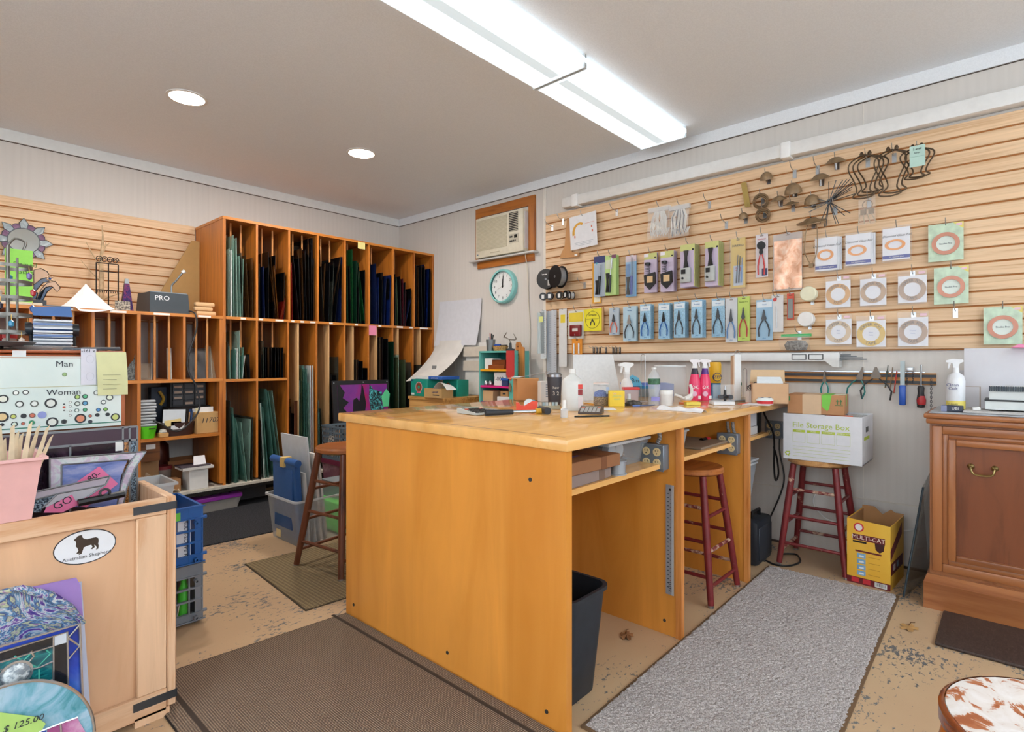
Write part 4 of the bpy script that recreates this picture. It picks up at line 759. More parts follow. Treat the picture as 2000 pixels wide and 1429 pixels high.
# ================================================================== pattern sheets in the corner
def sheet(label, fn, nu=10, nv=14, mat=PAPER, name='pattern_paper', grp='pattern papers in the corner'):
    return tag(MB().grid(fn, nu, nv, (0.001, 0, 0)).obj(name, mat, None, True), label, 'paper', grp)
GP = M('#d5d6dc', 0.8, var=0.02)
sheet('large pale grey pattern sheet pinned flat on the corner wall', lambda u, v: (3.885 - 0.06 * (1 - v) ** 2, 4.56 - u * 0.64 + (1 - v) * 0.02, 1.36 + v * 0.47 - u * 0.006), mat=GP)
sheet('creased off white pattern sheet curling outward at the bottom', lambda u, v: (3.85 - 0.42 * (1 - v) ** 1.6 - 0.03 * math.sin(u * 3), 4.57 - u * 0.45 - 0.02 * (1 - v), 0.99 + v * 0.42 + 0.04 * u * (1 - v) ** 2), mat=M('#dcd9d3', 0.8, var=0.05, scale=6))
sheet('small white sheets layered behind the teal shelf', lambda u, v: (3.87 - 0.03 * (1 - v), 4.12 - u * 0.33, 0.86 + v * 0.52), mat=M('#e3e0da', 0.8))
for z in (1.10, 1.24): sheet('narrow paper strip across the layered sheets, %s' % ('lower' if z < 1.2 else 'upper'), lambda u, v: (3.835, 4.14 - u * 0.36, z + v * 0.10), 4, 2, M('#d8cdbd', 0.8))

# ================================================================== chest and shelf behind the bench
sd = thing('side_table', 'plain wooden side table behind the workbench by the wall', 'table')
bx(sd, 'table_top', PLY, 3.38, 2.75, 0.70, 3.885, 3.80, 0.725)
for x in (3.40, 3.84):
    for y in (2.78, 3.74): bx(sd, 'leg', PLY, x, y, 0, x + 0.04, y + 0.04, 0.70)
ch = thing('drawer_chest', 'small wooden drawer chest behind the workbench', 'chest', (3.52, 4.12, 0), FACE_R); CW = wood('#cf9a56', '#ad7434', 'x', 0.45)
bx(ch, 'top', CW, -0.25, -0.20, 0.83, 0.29, 0.30, 0.855); bx(ch, 'body', CW, -0.24, -0.19, 0, 0.28, 0.29, 0.83)
for k in range(4):
    d = bx(ch, 'drawer', wood('#d8a562', '#b77f3e', 'x', 0.45), -0.22, -0.197, 0.05 + k * 0.195, 0.26, -0.19, 0.225 + k * 0.195); MB().cyl((0.02, -0.22, 0.14 + k * 0.195), (0.02, -0.197, 0.14 + k * 0.195), 0.014, n=10).obj('knob', BRASS, d)
def boxy(name, label, cat, p, rz, w, d, h, mat, open_top=False, group=None):
    """box with its front bottom middle at p"""
    t = thing(name, label, cat, p, rz, group)
    if open_top:
        k = 0.004; bx(t, 'bottom', mat, -w / 2, 0, 0, w / 2, d, k)
        bx(t, 'front_side', mat, -w / 2, 0, k, w / 2, k, h); bx(t, 'back_side', mat, -w / 2, d - k, k, w / 2, d, h); bx(t, 'end_side', mat, -w / 2, k, k, -w / 2 + k, d - k, h); bx(t, 'end_side', mat, w / 2 - k, k, k, w / 2, d - k, h)
    else: rb(t, 'carton', mat, -w / 2, 0, 0, w / 2, d, h, r=0.003, seg=1)
    return t
GREENB = M('#1f9480', 0.45)
t = boxy('coffee_box', 'green coffee pod carton with a doughnut emblem', 'carton', (3.36, 4.25, 0.8555), FACE_R, 0.25, 0.16, 0.165, GREENB)
MB().ring(0.042, 0.018, -0.002, 0, 26, -0.0, 0.09).obj('doughnut_print', M('#8a4a2c', 0.5), t); MB().ring(0.05, 0.044, -0.001, 0, 26, 0.0, 0.09).obj('emblem_rim', M('#e0a8b8', 0.5), t); bx(t, 'print_bar', M('#d87a8c', 0.5), -0.03, -0.001, 0.03, 0.03, 0, 0.045); bx(t, 'corner_print', NAVY, -0.12, -0.001, 0.145, -0.095, 0, 0.16); bx(t, 'count_print', WHITE, -0.115, -0.001, 0.012, -0.07, 0, 0.03)
t = boxy('coffee_box', 'second green carton behind the small cardboard box', 'carton', (3.56, 4.02, 0.8555), FACE_R, 0.22, 0.14, 0.16, GREENB); MB().ring(0.04, 0.018, -0.002, 0, 26, -0.03, 0.09).obj('doughnut_print', M('#8a4a2c', 0.5), t)
t = boxy('flat_box', 'thin blue and white carton lying on the green cartons', 'carton', (3.38, 4.13, 1.0215), FACE_R, 0.40, 0.22, 0.028, M('#2b5fb0', 0.45)); bx(t, 'white_half', WHITE, -0.2, -0.001, 0.002, 0.0, 0.215, 0.0288); text(t, 'premium pods', 0.016, (0.09, -0.002, 0.014), WHITE)
t = boxy('cardboard_box', 'small open cardboard box on the drawer chest', 'carton', (3.30, 3.97, 0.8555), FACE_R, 0.25, 0.14, 0.085, M('#bf9a63', 0.8), True); text(t, 'Lapcraft', 0.028, (0.03, -0.001, 0.055), NAVY, shear=0.3); bx(t, 'print_line', TEXT, 0.0, -0.001, 0.022, 0.09, 0, 0.03)
t = tag(MB().grid(lambda u, v: (3.34 + v * 0.12, 4.02 - u * 0.2, 0.93 + 0.07 * math.sin(u * PI) * (1 - v * 0.4)), 8, 4, (0, 0, 0.002)).obj('crumpled_paper', WHITE, None, True), 'white crumpled paper in the small cardboard box', 'paper')
t = tag(MB().hull8([(3.50, 4.23, 1.05), (3.50, 4.17, 1.05), (3.507, 4.17, 1.05), (3.507, 4.23, 1.05)], [(3.60, 4.34, 1.15), (3.60, 4.28, 1.15), (3.607, 4.28, 1.15), (3.607, 4.34, 1.15)]).obj('glass_scrap', M('#8c8f90', 0.15, 0, 0.8)), 'dark glass offcut leaning behind the cartons', 'glass')

TEAL = M('#5fb3a8', 0.5); TEALD = M('#1c7f78', 0.5)
p = onX(975, 740, 3.62); yA, yB = onX(937, 740, 3.58).y, onX(996, 740, 3.58).y
sh = thing('teal_shelf', 'small painted teal shelf with coloured shelf edges', 'shelf', (3.58, (yA + yB) / 2, 0.7255), FACE_R); sw = (yA - yB) / 2; shh = onX(960, 685, 3.58).z - 0.7255
bx(sh, 'back', TEALD, -sw, 0.24, 0, sw, 0.25, shh)
for s in (-1, 1): bx(sh, 'side', TEAL, s * sw - 0.008, 0, 0, s * sw + 0.008, 0.25, shh)
bx(sh, 'top', TEAL, -sw, 0, shh - 0.016, sw, 0.25, shh); zs = [onX(960, y, 3.58).z - 0.7255 for y in (721, 753, 785)]
for z, c in zip(zs, ('#e8a51f', '#d6247f', '#5b3fa0')): bx(sh, 'shelf_board', M(c, 0.5), -sw + 0.008, 0.0, z - 0.018, sw - 0.008, 0.24, z)
MB().prism([(sw * 0.62, shh), (sw * 1.12, shh), (sw * 1.12, shh * 0.62), (sw * 0.87, shh * 0.53), (sw * 0.62, shh * 0.62)], -0.004, 0.0).obj('red_pennant', M('#c23a36', 0.7), sh).location = (0.03, 0.0, 0)
bx(sh, 'side_board', TEAL, sw + 0.008, 0, 0, sw * 1.32, 0.02, shh); MB().lathe([(0.002, 0.0), (0.014, -0.03), (0.010, -0.07), (0, -0.08)], 10, (sw * 1.05, -0.01, shh * 0.5)).obj('tassel', BRASS, sh, True)
def onshelf(x, z, y=0.05): return sh.matrix_basis @ Vector((x, y, z))
def sx_(px_): return -(onX(px_, 740, 3.60).y - (yA + yB) / 2)
bm = Matrix.Rotation(FACE_R, 4, 'Z'); SO = Vector((3.58, (yA + yB) / 2, 0.7255))
def SP(px_, z, dy=0.03): return SO + bm @ Vector((sx_(px_), dy, z + 0.0005))
t = boxy('white_box', 'white card box on the top teal shelf', 'carton', SP(951, zs[0], 0.04), FACE_R, 0.10, 0.12, 0.10, WHITE)
t = boxy('wooden_tray', 'stacked brown wooden trays on the top teal shelf', 'tray', SP(969, zs[0], 0.02), FACE_R, 0.20, 0.14, 0.04, wood('#8f4a1c', '#6b3210', 'x', 0.5)); bx(t, 'upper_tray', wood('#7d3f16', '#5c2a0c', 'x', 0.5), -0.06, 0.01, 0.04, 0.10, 0.13, 0.085)
t = boxy('numbered_box', 'white box marked 1-008 on the middle teal shelf', 'carton', SP(975, zs[1], 0.03), FACE_R, 0.15, 0.14, 0.12, WHITE); text(t, '1-008', 0.055, (-0.02, -0.001, 0.06), TEXT)
t = boxy('blue_tub', 'blue and clear tub on the middle teal shelf', 'tub', SP(988, zs[1], 0.005), FACE_R, 0.08, 0.06, 0.05, M('#3a4a78', 0.3, 0, 0.8)); bx(t, 'lid', M('#2c5fb0', 0.4), -0.045, -0.005, 0.05, 0.045, 0.06, 0.07)
t = thing('cabinet_hardware', 'pair of small silver knobs on the middle teal shelf', 'knobs', SP(948, zs[1], 0.06), FACE_R)
for s in (-0.028, 0.028): MB().lathe([(0, 0), (0.02, 0.002), (0.024, 0.02), (0.014, 0.04), (0, 0.042)], 12, (s, 0, 0)).obj('knob', STEEL, t, True)
boxy('kraft_box', 'tan kraft box on the lowest teal shelf', 'carton', SP(951, zs[2], 0.03), FACE_R, 0.13, 0.14, 0.10, M('#d2ab7c', 0.8))
boxy('white_box', 'flat white box on the lowest teal shelf', 'carton', SP(981, zs[2], 0.03), FACE_R, 0.15, 0.14, 0.052, WHITE)
t = boxy('kraft_box', 'small kraft box with dark stamp on the flat white box', 'carton', SP(982, zs[2] + 0.053, 0.04), FACE_R, 0.10, 0.12, 0.05, M('#c79a66', 0.8)); bx(t, 'stamp', TEXT, -0.02, -0.001, 0.018, 0.015, 0, 0.03)
t = thing('pencil_cup', 'mesh metal cup with brushes on the teal shelf', 'cup', SP(951, shh, 0.07), FACE_R); MB().lathe([(0, 0), (0.036, 0), (0.044, 0.105), (0.041, 0.105), (0.034, 0.004), (0, 0.004)], 16).obj('cup', M('#8f9394', 0.4, 0.6, 0.8), t, True)
for a, (dx, hh, c) in enumerate(((-0.02, 0.13, '#8fa2ad'), (-0.01, 0.165, '#b5382e'), (0.005, 0.16, '#202022'), (0.022, 0.15, '#26262a'), (0.03, 0.14, '#d8d4cc'))): MB().cyl((dx * 0.5, 0, 0.01), (dx * 1.3, 0.005, hh), 0.005, 0.007 if a in (2, 3) else 0.004, 7).obj('brush', M(c, 0.5), t, True)
t = thing('wicker_tray', 'small wicker tray with a blue tool on the teal shelf', 'tray', SP(970, shh, 0.07), FACE_R); MB().lathe([(0, 0), (0.065, 0), (0.085, 0.045), (0.078, 0.045), (0.06, 0.006), (0, 0.006)], 20, sy=0.7).obj('basket', speckle('#a0703c', '#d3a668', 90, 0.8, 0.5), t, True); rb(t, 'blue_tool', M('#2a57b5', 0.4), -0.06, -0.02, 0.045, 0.01, 0.0, 0.062, r=0.004); rb(t, 'black_tool', BLACK, 0.0, -0.015, 0.045, 0.09, 0.0, 0.053, r=0.002)
t = thing('helping_hands', 'jointed helping hands clamp on a black base', 'clamp stand', SP(991, shh, 0.06), FACE_R); MB().lathe([(0, 0), (0.042, 0), (0.042, 0.014), (0.014, 0.022), (0.010, 0.07), (0, 0.07)], 14).obj('base', M('#2b3134', 0.4), t, True)
for pts in ([(0, 0, 0.07), (-0.012, 0, 0.10)], [(-0.012, 0, 0.10), (-0.07, 0, 0.125), (-0.075, 0, 0.14)], [(-0.012, 0, 0.10), (0.055, 0, 0.095), (0.068, 0, 0.11)]): MB().tube(pts, 0.0045, 6).obj('arm', M('#8d8378', 0.4, 0.7), t, True)
for pts in ([(-0.08, 0, 0.12), (-0.045, 0, 0.165)], [(0.07, 0, 0.10), (0.038, 0, 0.15)]): MB().cyl(pts[0], pts[1], 0.006, 0.002, 6).obj('clip', M('#8d8378', 0.4, 0.7), t, True)
a = onX(1010, 668, 3.70); b = onX(1026, 745, 3.70)
t = thing('hole_gauge_board', 'tall wooden strip with a column of drilled holes', 'gauge', (3.68, (a.y + b.y) / 2, 0.7255), FACE_R); hw = (a.y - b.y) / 2; hh = a.z - 0.7255
MB().prism([(-hw, 0), (hw, 0), (hw, hh - 0.05), (hw * 0.4, hh - 0.04), (0, hh), (-hw * 0.8, hh), (-hw, hh - 0.02)], 0, 0.014).obj('strip', wood('#cf8a4a', '#b06a2c', 'z', 0.5), t)
for k in range(13): MB().cyl((-hw * 0.45, -0.0008, hh - 0.04 - k * 0.036), (-hw * 0.45, 0.001, hh - 0.04 - k * 0.036), 0.007, n=8).obj('hole', M('#5a3216', 0.7), t)
# ================================================================== things on the workbench
BZ = 0.9505
def spot(x, y, z=BZ):
    p = onZ(x, y, z); k = (p.x * FW[0] + p.y * FW[1]) / F_PX; return p, k       # place and metres per pixel there
def bottle(t, prof, mat, name='bottle', n=20, sx=1, sy=1, caps=True): return MB().lathe(prof, n, sx=sx, sy=sy, caps=caps).obj(name, mat, t, True)
# steel rule under the calculator
a, b = onZ(884, 792, BZ), onZ(1012, 804, BZ); d = (b - a); L_ = d.length
t = thing('steel_rule', 'long steel rule lying under the grey calculator', 'ruler', a, math.atan2(d.y, d.x)); bx(t, 'blade', M('#a9adb0', 0.3, 0.8), 0, -0.014, 0, L_ + 0.1, 0.014, 0.0012)
for k in range(12): bx(t, 'graduation', TEXT, 0.03 + k * L_ / 13, -0.013, 0.0012, 0.032 + k * L_ / 13, -0.006, 0.0015)
def calculator(label, x, y, w, dep, body, keyc, rz, lift, scr):
    p, k = spot(x, y); t = thing('calculator', label, 'calculator', p + Vector((0, 0, 0.002)), 0, rot=(0, 0, rz)); h0, h1 = 0.008, 0.008 + lift
    MB().hull8([(-w / 2, 0, 0), (w / 2, 0, 0), (w / 2, dep, 0), (-w / 2, dep, 0)], [(-w / 2, 0, h0), (w / 2, 0, h0), (w / 2, dep, h1), (-w / 2, dep, h1)]).obj('body', body, t)
    sl = math.atan2(lift, dep)
    m = MB(); m.m = Matrix.Translation((0, 0, h0)) @ Matrix.Rotation(sl, 4, 'X'); m.box(-w * 0.4, dep * 0.76, -0.001, w * 0.4, dep * 0.93, 0.0012).obj('screen', scr, t)
    for r in range(5):
        for c in range(5):
            m = MB(); m.m = Matrix.Translation((0, 0, h0)) @ Matrix.Rotation(sl, 4, 'X'); m.box(-w * 0.42 + c * w * 0.17, dep * 0.06 + r * dep * 0.135, -0.001, -w * 0.42 + c * w * 0.17 + w * 0.13, dep * 0.06 + r * dep * 0.135 + dep * 0.09, 0.003).obj('key', M('#d5603f', 0.4) if (c == 0 and r == 4) or (c == 4 and r == 4) else keyc, t)
    return t
calculator('grey desk calculator with black keys near the hammer', 950, 810, 0.12, 0.15, M('#c4c8c4', 0.4), BLACK, FACE_C + 0.7, 0.016, M('#7f8f7a', 0.2))
calculator('dark brown calculator behind the black pencil', 1152, 809, 0.11, 0.12, M('#4a3a30', 0.4), M('#b9b5b0', 0.5), FACE_C - 0.25, 0.02, M('#8a8f86', 0.2))
p, k = spot(972, 807); t = tag(MB().slab([(0, 0), (0.06, 0.01), (0.05, 0.07), (-0.01, 0.06)], 0, 0.0015).obj('green_note', M('#b3cf3f', 0.7)), 'lime green note under the calculator corner', 'note'); t.location = p
# hammer
a, b = onZ(948, 812, BZ), onZ(1062, 808, BZ); d = b - a; L_ = d.length
t = thing('hammer', 'small hammer with a black rubber grip and yellow neck', 'hammer', a + Vector((0, 0, 0.014)), math.atan2(d.y, d.x))
MB().cyl((0, 0, 0), (L_ * 0.46, 0, 0), 0.014, 0.012, 12).obj('grip', M('#2c2e33', 0.6), t, True); MB().cyl((L_ * 0.46, 0, 0), (L_ * 0.9, 0, 0), 0.008, 0.008, 10).obj('shaft', STEEL, t, True); MB().cyl((L_ * 0.86, 0, 0), (L_ * 0.95, 0, 0), 0.0135, n=12).obj('yellow_neck', M('#d9a62c', 0.5), t, True)
MB().cyl((L_, -0.05, 0.004), (L_, 0.045, 0.004), 0.0165, n=16).obj('head', M('#26262a', 0.5), t, True)
# tape dispenser
p, k = spot(1029, 803); t = thing('tape_dispenser', 'red tape dispenser with a clear tape roll', 'tape dispenser', p, FACE_C); RDP = M('#e2503a', 0.35)
MB().prism([(-0.052, 0), (0.05, 0), (0.054, 0.046), (0.03, 0.052), (0.005, 0.038), (-0.012, 0.026), (-0.03, 0.028), (-0.04, 0.042), (-0.054, 0.044)], -0.0, 0.05).obj('body', RDP, t); m = MB(); m.m = Matrix.Translation((0.012, 0.025, 0.034)) @ Matrix.Rotation(R(90), 4, 'X'); m.lathe([(0.014, -0.016), (0.026, -0.016), (0.026, 0.016), (0.014, 0.016)], 20).obj('tape_roll', M('#d5e4e4', 0.2), t, True)
bx(t, 'blue_core', M('#48a7b8', 0.4), 0.018, 0.012, 0.048, 0.04, 0.036, 0.0535)
# cardboard box with paper
p, k = spot(1033, 784); t = thing('cardboard_box', 'brown cardboard box under a white paper sheet', 'carton', p + Vector((0.05, 0.05, 0)), FACE_C + 0.2); w_, h = 44 * k, 44 * k
for nm, b in (('front_side', (-w_ / 2, 0, 0, w_ / 2, 0.004, h)), ('back_side', (-w_ / 2, 0.12, 0, w_ / 2, 0.124, h)), ('end_side', (-w_ / 2, 0.004, 0, -w_ / 2 + 0.004, 0.12, h)), ('end_side', (w_ / 2 - 0.004, 0.004, 0, w_ / 2, 0.12, h)), ('bottom', (-w_ / 2, 0, 0, w_ / 2, 0.12, 0.004))): bx(t, nm, M('#c08450', 0.8), *b)
bx(t, 'flap', M('#c9a06c', 0.8), -w_ * 0.9, 0.0, h, w_ / 2, 0.06, h + 0.004)
t = boxy('white_carton', 'white printed carton next to the black tumbler', 'carton', spot(1061, 786)[0] + Vector((0.04, 0.02, 0)), FACE_C + 0.2, 0.05, 0.08, 0.125, M('#d8d4cf', 0.6))
for q in range(6): bx(t, 'print_line', M('#8a8f96', 0.7), 0.006, -0.0008, 0.03 + q * 0.014, 0.022, 0, 0.037 + q * 0.014)
q = spot(1040, 784)[0]; tag(MB().grid(lambda u, v: (q.x - 0.02 + u * 0.10 + v * 0.12, q.y + 0.16 - u * 0.20 + v * 0.06, BZ + h + 0.008 + 0.045 * max(0, u - 0.25) ** 1.0), 8, 4, (0, 0, 0.001)).obj('loose_paper', PAPER, None, True), 'white paper sheet lying over the brown box', 'paper')
# tumbler, jug
p, k = spot(1083, 788); t = thing('tumbler', 'black insulated tumbler with a steel rim', 'tumbler', p, 0); r = 14.5 * k; h = 58 * k
bottle(t, [(0, 0), (r * 0.8, 0), (r * 0.86, 0.006), (r, h * 0.9), (0, h * 0.9)], M('#3b3a40', 0.5), 'body', 24); bottle(t, [(r * 1.0, h * 0.9), (r * 1.02, h * 0.985), (r * 0.93, h), (r * 0.9, h * 0.98), (0, h * 0.98)], STEEL, 'rim', 24); bottle(t, [(0, h), (r * 0.9, h), (r * 0.86, h * 1.03), (0, h * 1.03)], M('#6b6b6e', 0.3), 'lid', 24)
text(t, 'haw', 0.022, (-0.0 - 0.66 * r, -0.74 * r, h * 0.55), M('#cfc7b8', 0.5), rz=-47.9); text(t, '3 2', 0.03, (-0.66 * r, -0.74 * r, h * 0.35), M('#cfc7b8', 0.5), rz=-47.9)
p, k = spot(1118, 801); t = thing('alcohol_jug', 'tall frosted white plastic bottle with a red label', 'bottle', p, FACE_C); r = 21 * k; h = 81 * k; JUG = M('#dcdbd6', 0.35, 0, 0.93, var=0.02)
bottle(t, [(0, 0), (r * 0.93, 0), (r, 0.008), (r, h * 0.68), (r * 0.85, h * 0.75), (r * 0.4, h * 0.84), (r * 0.3, h * 0.86), (r * 0.3, h * 0.9), (0, h * 0.9)], JUG, 'bottle', 24, 1, 0.72); bottle(t, [(0, h * 0.9), (r * 0.32, h * 0.9), (r * 0.32, h), (0, h)], WHITE, 'cap', 16)
for z0, z1, c in ((0.58, 0.70, '#d9463c'), (0.42, 0.56, '#8f2f33'), (0.06, 0.38, '#d9c9c6')): bx(t, 'label_panel', M(c, 0.6), r * 0.45, -r * 0.66, h * z0 * 0.9, r * 0.86, -r * 0.42, h * z1 * 0.9)
# tray, vial, pencil
p, k = spot(1078, 800); t = thing('bead_tray', 'shallow grey tray of small clear jars', 'tray', p + Vector((0.02, 0.02, 0)), FACE_C + 0.1); bx(t, 'tray', M('#b5b29a', 0.5), -0.085, 0, 0, 0.045, 0.06, 0.018)
for q in range(7): MB().cyl((-0.072 + q * 0.017, 0.012, 0.018), (-0.072 + q * 0.017, 0.012, 0.036), 0.0075, n=8).obj('jar', M(('#c9d6d8', '#d8cdb8', '#a8c2c8')[q % 3], 0.15), t, True)
p, k = spot(1102, 815); t = thing('glue_vial', 'small clear vial with a white cap', 'vial', p); bottle(t, [(0, 0), (7.5 * k, 0), (7.5 * k, 16 * k), (4.5 * k, 19 * k), (0, 19 * k)], M('#d6dce0', 0.1, 0, 0.45), 'vial', 14); bottle(t, [(0, 19 * k), (4.2 * k, 19 * k), (4 * k, 34 * k), (0, 34 * k)], M('#e3e2de', 0.4), 'cap', 14)
a, b = onZ(1122, 815, BZ), onZ(1196, 813.5, BZ); d = b - a; t = thing('pencil', 'black pencil lying at the bench edge', 'pencil', a + Vector((0, 0, 0.004)), math.atan2(d.y, d.x)); MB().cyl((0, 0, 0), (d.length * 0.92, 0, 0), 0.004, n=6).obj('barrel', M('#1f2a2c', 0.4), t); MB().cyl((d.length * 0.92, 0, 0), (d.length, 0, 0), 0.004, 0.0008, 6).obj('point', M('#c9a06a', 0.7), t)
# frosted sheet behind
p, k = spot(1166, 782); t = thing('foam_sheet', 'large translucent foam sheet standing on the bench', 'foam sheet', p, FACE_C + 0.05); w0, w1, h = 95 * k, 80 * k, 90 * k
MB().grid(lambda u, v: ((-w0 / 2 + 2 * k + u * (w0 * (1 - v) + w1 * v)) , 0.02 * math.sin(u * 2.4) + 0.03 * v, h * v - 0.012 * max(0, u - 0.85) * v), 14, 12, (0, 0.004, 0)).obj('sheet', M('#dcdcda', 0.6, 0, 0.97, var=0.03, scale=60), t, True)
# bead jar
p, k = spot(1174, 791); t = thing('bead_jar', 'glass jar of blue and brown beads with clip lid', 'jar', p, FACE_C); r = 15.5 * k; h = 45 * k
bottle(t, [(0, 0.001), (r * 0.88, 0.001), (r * 0.95, 0.01), (r * 0.95, h * 0.38), (0, h * 0.42)], speckle('#3a2c22', '#c9a878', 260, 0.5, 0.6), 'brown_beads', 18); bottle(t, [(0, h * 0.4), (r * 0.93, h * 0.39), (r * 0.85, h * 0.56), (r * 0.3, h * 0.66), (0, h * 0.66)], speckle('#2f47a8', '#7f9fd8', 260, 0.5, 0.6), 'blue_beads', 18)
bottle(t, [(0, 0), (r * 0.92, 0), (r, 0.012), (r, h * 0.86), (r * 0.94, h * 0.9)], M('#e4ecef', 0.05, 0, 0.12), 'glass', 22, caps=False); bottle(t, [(0, h * 0.92), (r * 0.98, h * 0.92), (r * 0.98, h * 0.97), (r * 0.7, h), (0, h)], M('#e6d7d2', 0.4), 'lid', 22)
MB().tube([(-r * 0.6, -r, h * 0.88), (0, -r * 1.1, h * 0.86), (r * 0.6, -r, h * 0.88)], 0.0018, 5).obj('clip_wire', STEEL, t, True); bx(t, 'jar_label', M('#a9bcd8', 0.5), r * 0.5, -r * 0.88, h * 0.5, r * 0.86, -r * 0.72, h * 0.8)
p, k = spot(1205, 794); t = thing('notecard_box', 'yellow card box with pale lettering', 'box', p, FACE_C - 0.05); rb(t, 'carton', M('#eccb3a', 0.5), -15 * k, 0, 0, 15 * k, 0.05, 31 * k, r=0.002, seg=1); text(t, 'the', 0.014, (-0.02, -0.001, 26 * k), PINK, align='LEFT'); text(t, 'universal', 0.013, (-0.0, -0.001, 21 * k), M('#a9c89a', 0.6)); text(t, 'snack', 0.015, (0, -0.001, 15 * k), M('#a9c89a', 0.6))
# papers and pens on the bench
def flat(name, label, cat, pts, mat, th=0.001, z=BZ):
    return tag(MB().slab([tuple(onZ(x, y, z).xy) for x, y in pts], z, z + th).obj(name, mat), label, cat)
flat('note_paper', 'white slip of paper in the middle of the bench', 'paper', [(1146, 796), (1198, 796), (1205, 800.5), (1154, 801)], PAPER)
def stick(name, label, cat, a, b, parts, z=BZ):
    p, q = onZ(*a, z), onZ(*b, z); d = q - p; r = max(x[2] for x in parts); t = thing(name, label, cat, p + Vector((0, 0, r)), math.atan2(d.y, d.x))
    for nm, (f0, f1, rr, mm) in zip([x[0] for x in parts], [x[1:2][0] + (x[2], x[3]) if isinstance(x[1], tuple) else None for x in parts]): MB().cyl((d.length * f0, 0, 0), (d.length * f1, 0, 0), rr, rr * 0.9, 8).obj(nm, mm, t, True)
stick('glass_cutter', 'yellow pen lying left of the bead jar', 'pen', (1140, 788), (1170, 792), [('barrel', (0, 0.85), 0.004, M('#e8a52a', 0.4)), ('tip', (0.85, 1), 0.0025, BLACK)])
stick('craft_knife', 'blue handled glass cutter before the yellow box', 'cutter', (1208, 793), (1235, 791), [('handle', (0, 0.75), 0.006, M('#4a6fc0', 0.4)), ('blade', (0.75, 1), 0.003, STEEL)])
stick('marker_pen', 'slim blue pen lying right of the dark pouch', 'pen', (1236, 794), (1279, 792.5), [('cap', (0, 0.3), 0.005, M('#5f7fc8', 0.4)), ('barrel', (0.3, 1), 0.0035, M('#4f5f86', 0.4))])
p, k = spot(1240, 793); t = tag(MB().lathe([(0, 0), (0.04, 0.002), (0.045, 0.014), (0.03, 0.027), (0, 0.032)], 14, sx=1.1, sy=0.6).obj('dark_pouch', speckle('#3a3430', '#5c5852', 40, 0.9, 0.4), None, True), 'small dark cloth pouch on the bench', 'pouch'); t.location = p + Vector((0.02, 0.02, 0)); t.rotation_euler = (0, 0, FACE_C)
p, k = spot(1228, 791); t = thing('glue_vial', 'short clear vial beside the dark pouch', 'vial', p); bottle(t, [(0, 0), (5 * k, 0), (5 * k, 12 * k), (0, 12 * k)], M('#b9b3a0', 0.2), 'vial', 12); bottle(t, [(0, 12 * k), (4 * k, 12 * k), (3.6 * k, 22 * k), (0, 22 * k)], WHITE, 'cap', 12)
# spray bottle, dustpan, tubs
def trigger(t, h, s, mat, rz=0):
    m = MB(); m.m = Matrix.Rotation(rz, 4, 'Z'); m.prism([(-0.06 * s, h + 0.058 * s), (-0.062 * s, h + 0.044 * s), (-0.02 * s, h + 0.036 * s), (-0.018 * s, h), (0.018 * s, h), (0.022 * s, h + 0.03 * s), (0.05 * s, h + 0.05 * s), (0.045 * s, h + 0.066 * s), (-0.02 * s, h + 0.07 * s)], -0.012 * s, 0.012 * s).obj('spray_head', mat, t)
    m = MB(); m.m = Matrix.Rotation(rz, 4, 'Z'); m.prism([(-0.03 * s, h + 0.036 * s), (-0.045 * s, h + 0.038 * s), (-0.05 * s, h - 0.005 * s), (-0.042 * s, h - 0.008 * s)], -0.006 * s, 0.006 * s).obj('trigger', mat, t)
p, k = spot(1227, 785); t = thing('spray_bottle', 'white trigger spray bottle by the blue dustpan', 'spray bottle', p + Vector((0.05, 0.04, 0)), FACE_C); s = 1.12
bottle(t, [(0, 0), (0.036, 0), (0.038, 0.01), (0.038, 0.10), (0.03, 0.125), (0.018, 0.14), (0.018, 0.165), (0, 0.165)], M('#dcd8d4', 0.35), 'bottle', 20); bottle(t, [(0.02, 0.165), (0.02, 0.18), (0, 0.18)], WHITE, 'collar', 14); trigger(t, 0.18, 0.85, WHITE, 0.2); bx(t, 'label_panel', M('#c9d2e0', 0.5), -0.02, -0.039, 0.05, 0.03, -0.034, 0.09)
p, k = spot(1246, 776); t = thing('dustpan', 'light blue dustpan brush standing behind the spray bottle', 'dustpan', p + Vector((0.10, 0.04, 0)), FACE_C); LB = M('#5fb9dc', 0.4)
MB().prism([(-0.07, 0.02), (0.10, 0.02), (0.105, 0.05), (0.02, 0.07), (-0.01, 0.13), (-0.05, 0.15), (-0.08, 0.13), (-0.075, 0.06)], 0, 0.03).obj('pan', LB, t); bx(t, 'bristle_block', M('#2778a8', 0.5), -0.05, -0.012, 0.055, 0.105, 0.0, 0.075); bx(t, 'bristles', M('#7d868a', 0.9), -0.045, -0.01, 0.0, 0.10, 0.0, 0.055); text(t, 'Bm', 0.04, (-0.035, -0.001, 0.11), TEXT)
p, k = spot(1236, 790); t = thing('red_lid_tub', 'clear plastic tub with a red lid', 'tub', p + Vector((0.04, 0.03, 0)), FACE_C); w_, h = 30 * k, 28 * k
MB().hull8([(-w_ * 0.42, 0, 0), (w_ * 0.42, 0, 0), (w_ * 0.42, w_ * 0.6, 0), (-w_ * 0.42, w_ * 0.6, 0)], [(-w_ * 0.48, 0, h), (w_ * 0.48, 0, h), (w_ * 0.48, w_ * 0.66, h), (-w_ * 0.48, w_ * 0.66, h)]).obj('tub', M('#d8c2c0', 0.2, 0, 0.6), t); rb(t, 'lid', M('#d23a34', 0.4), -w_ * 0.53, -0.005, h, w_ * 0.53, w_ * 0.7, h + 5 * k, r=0.002, seg=1)
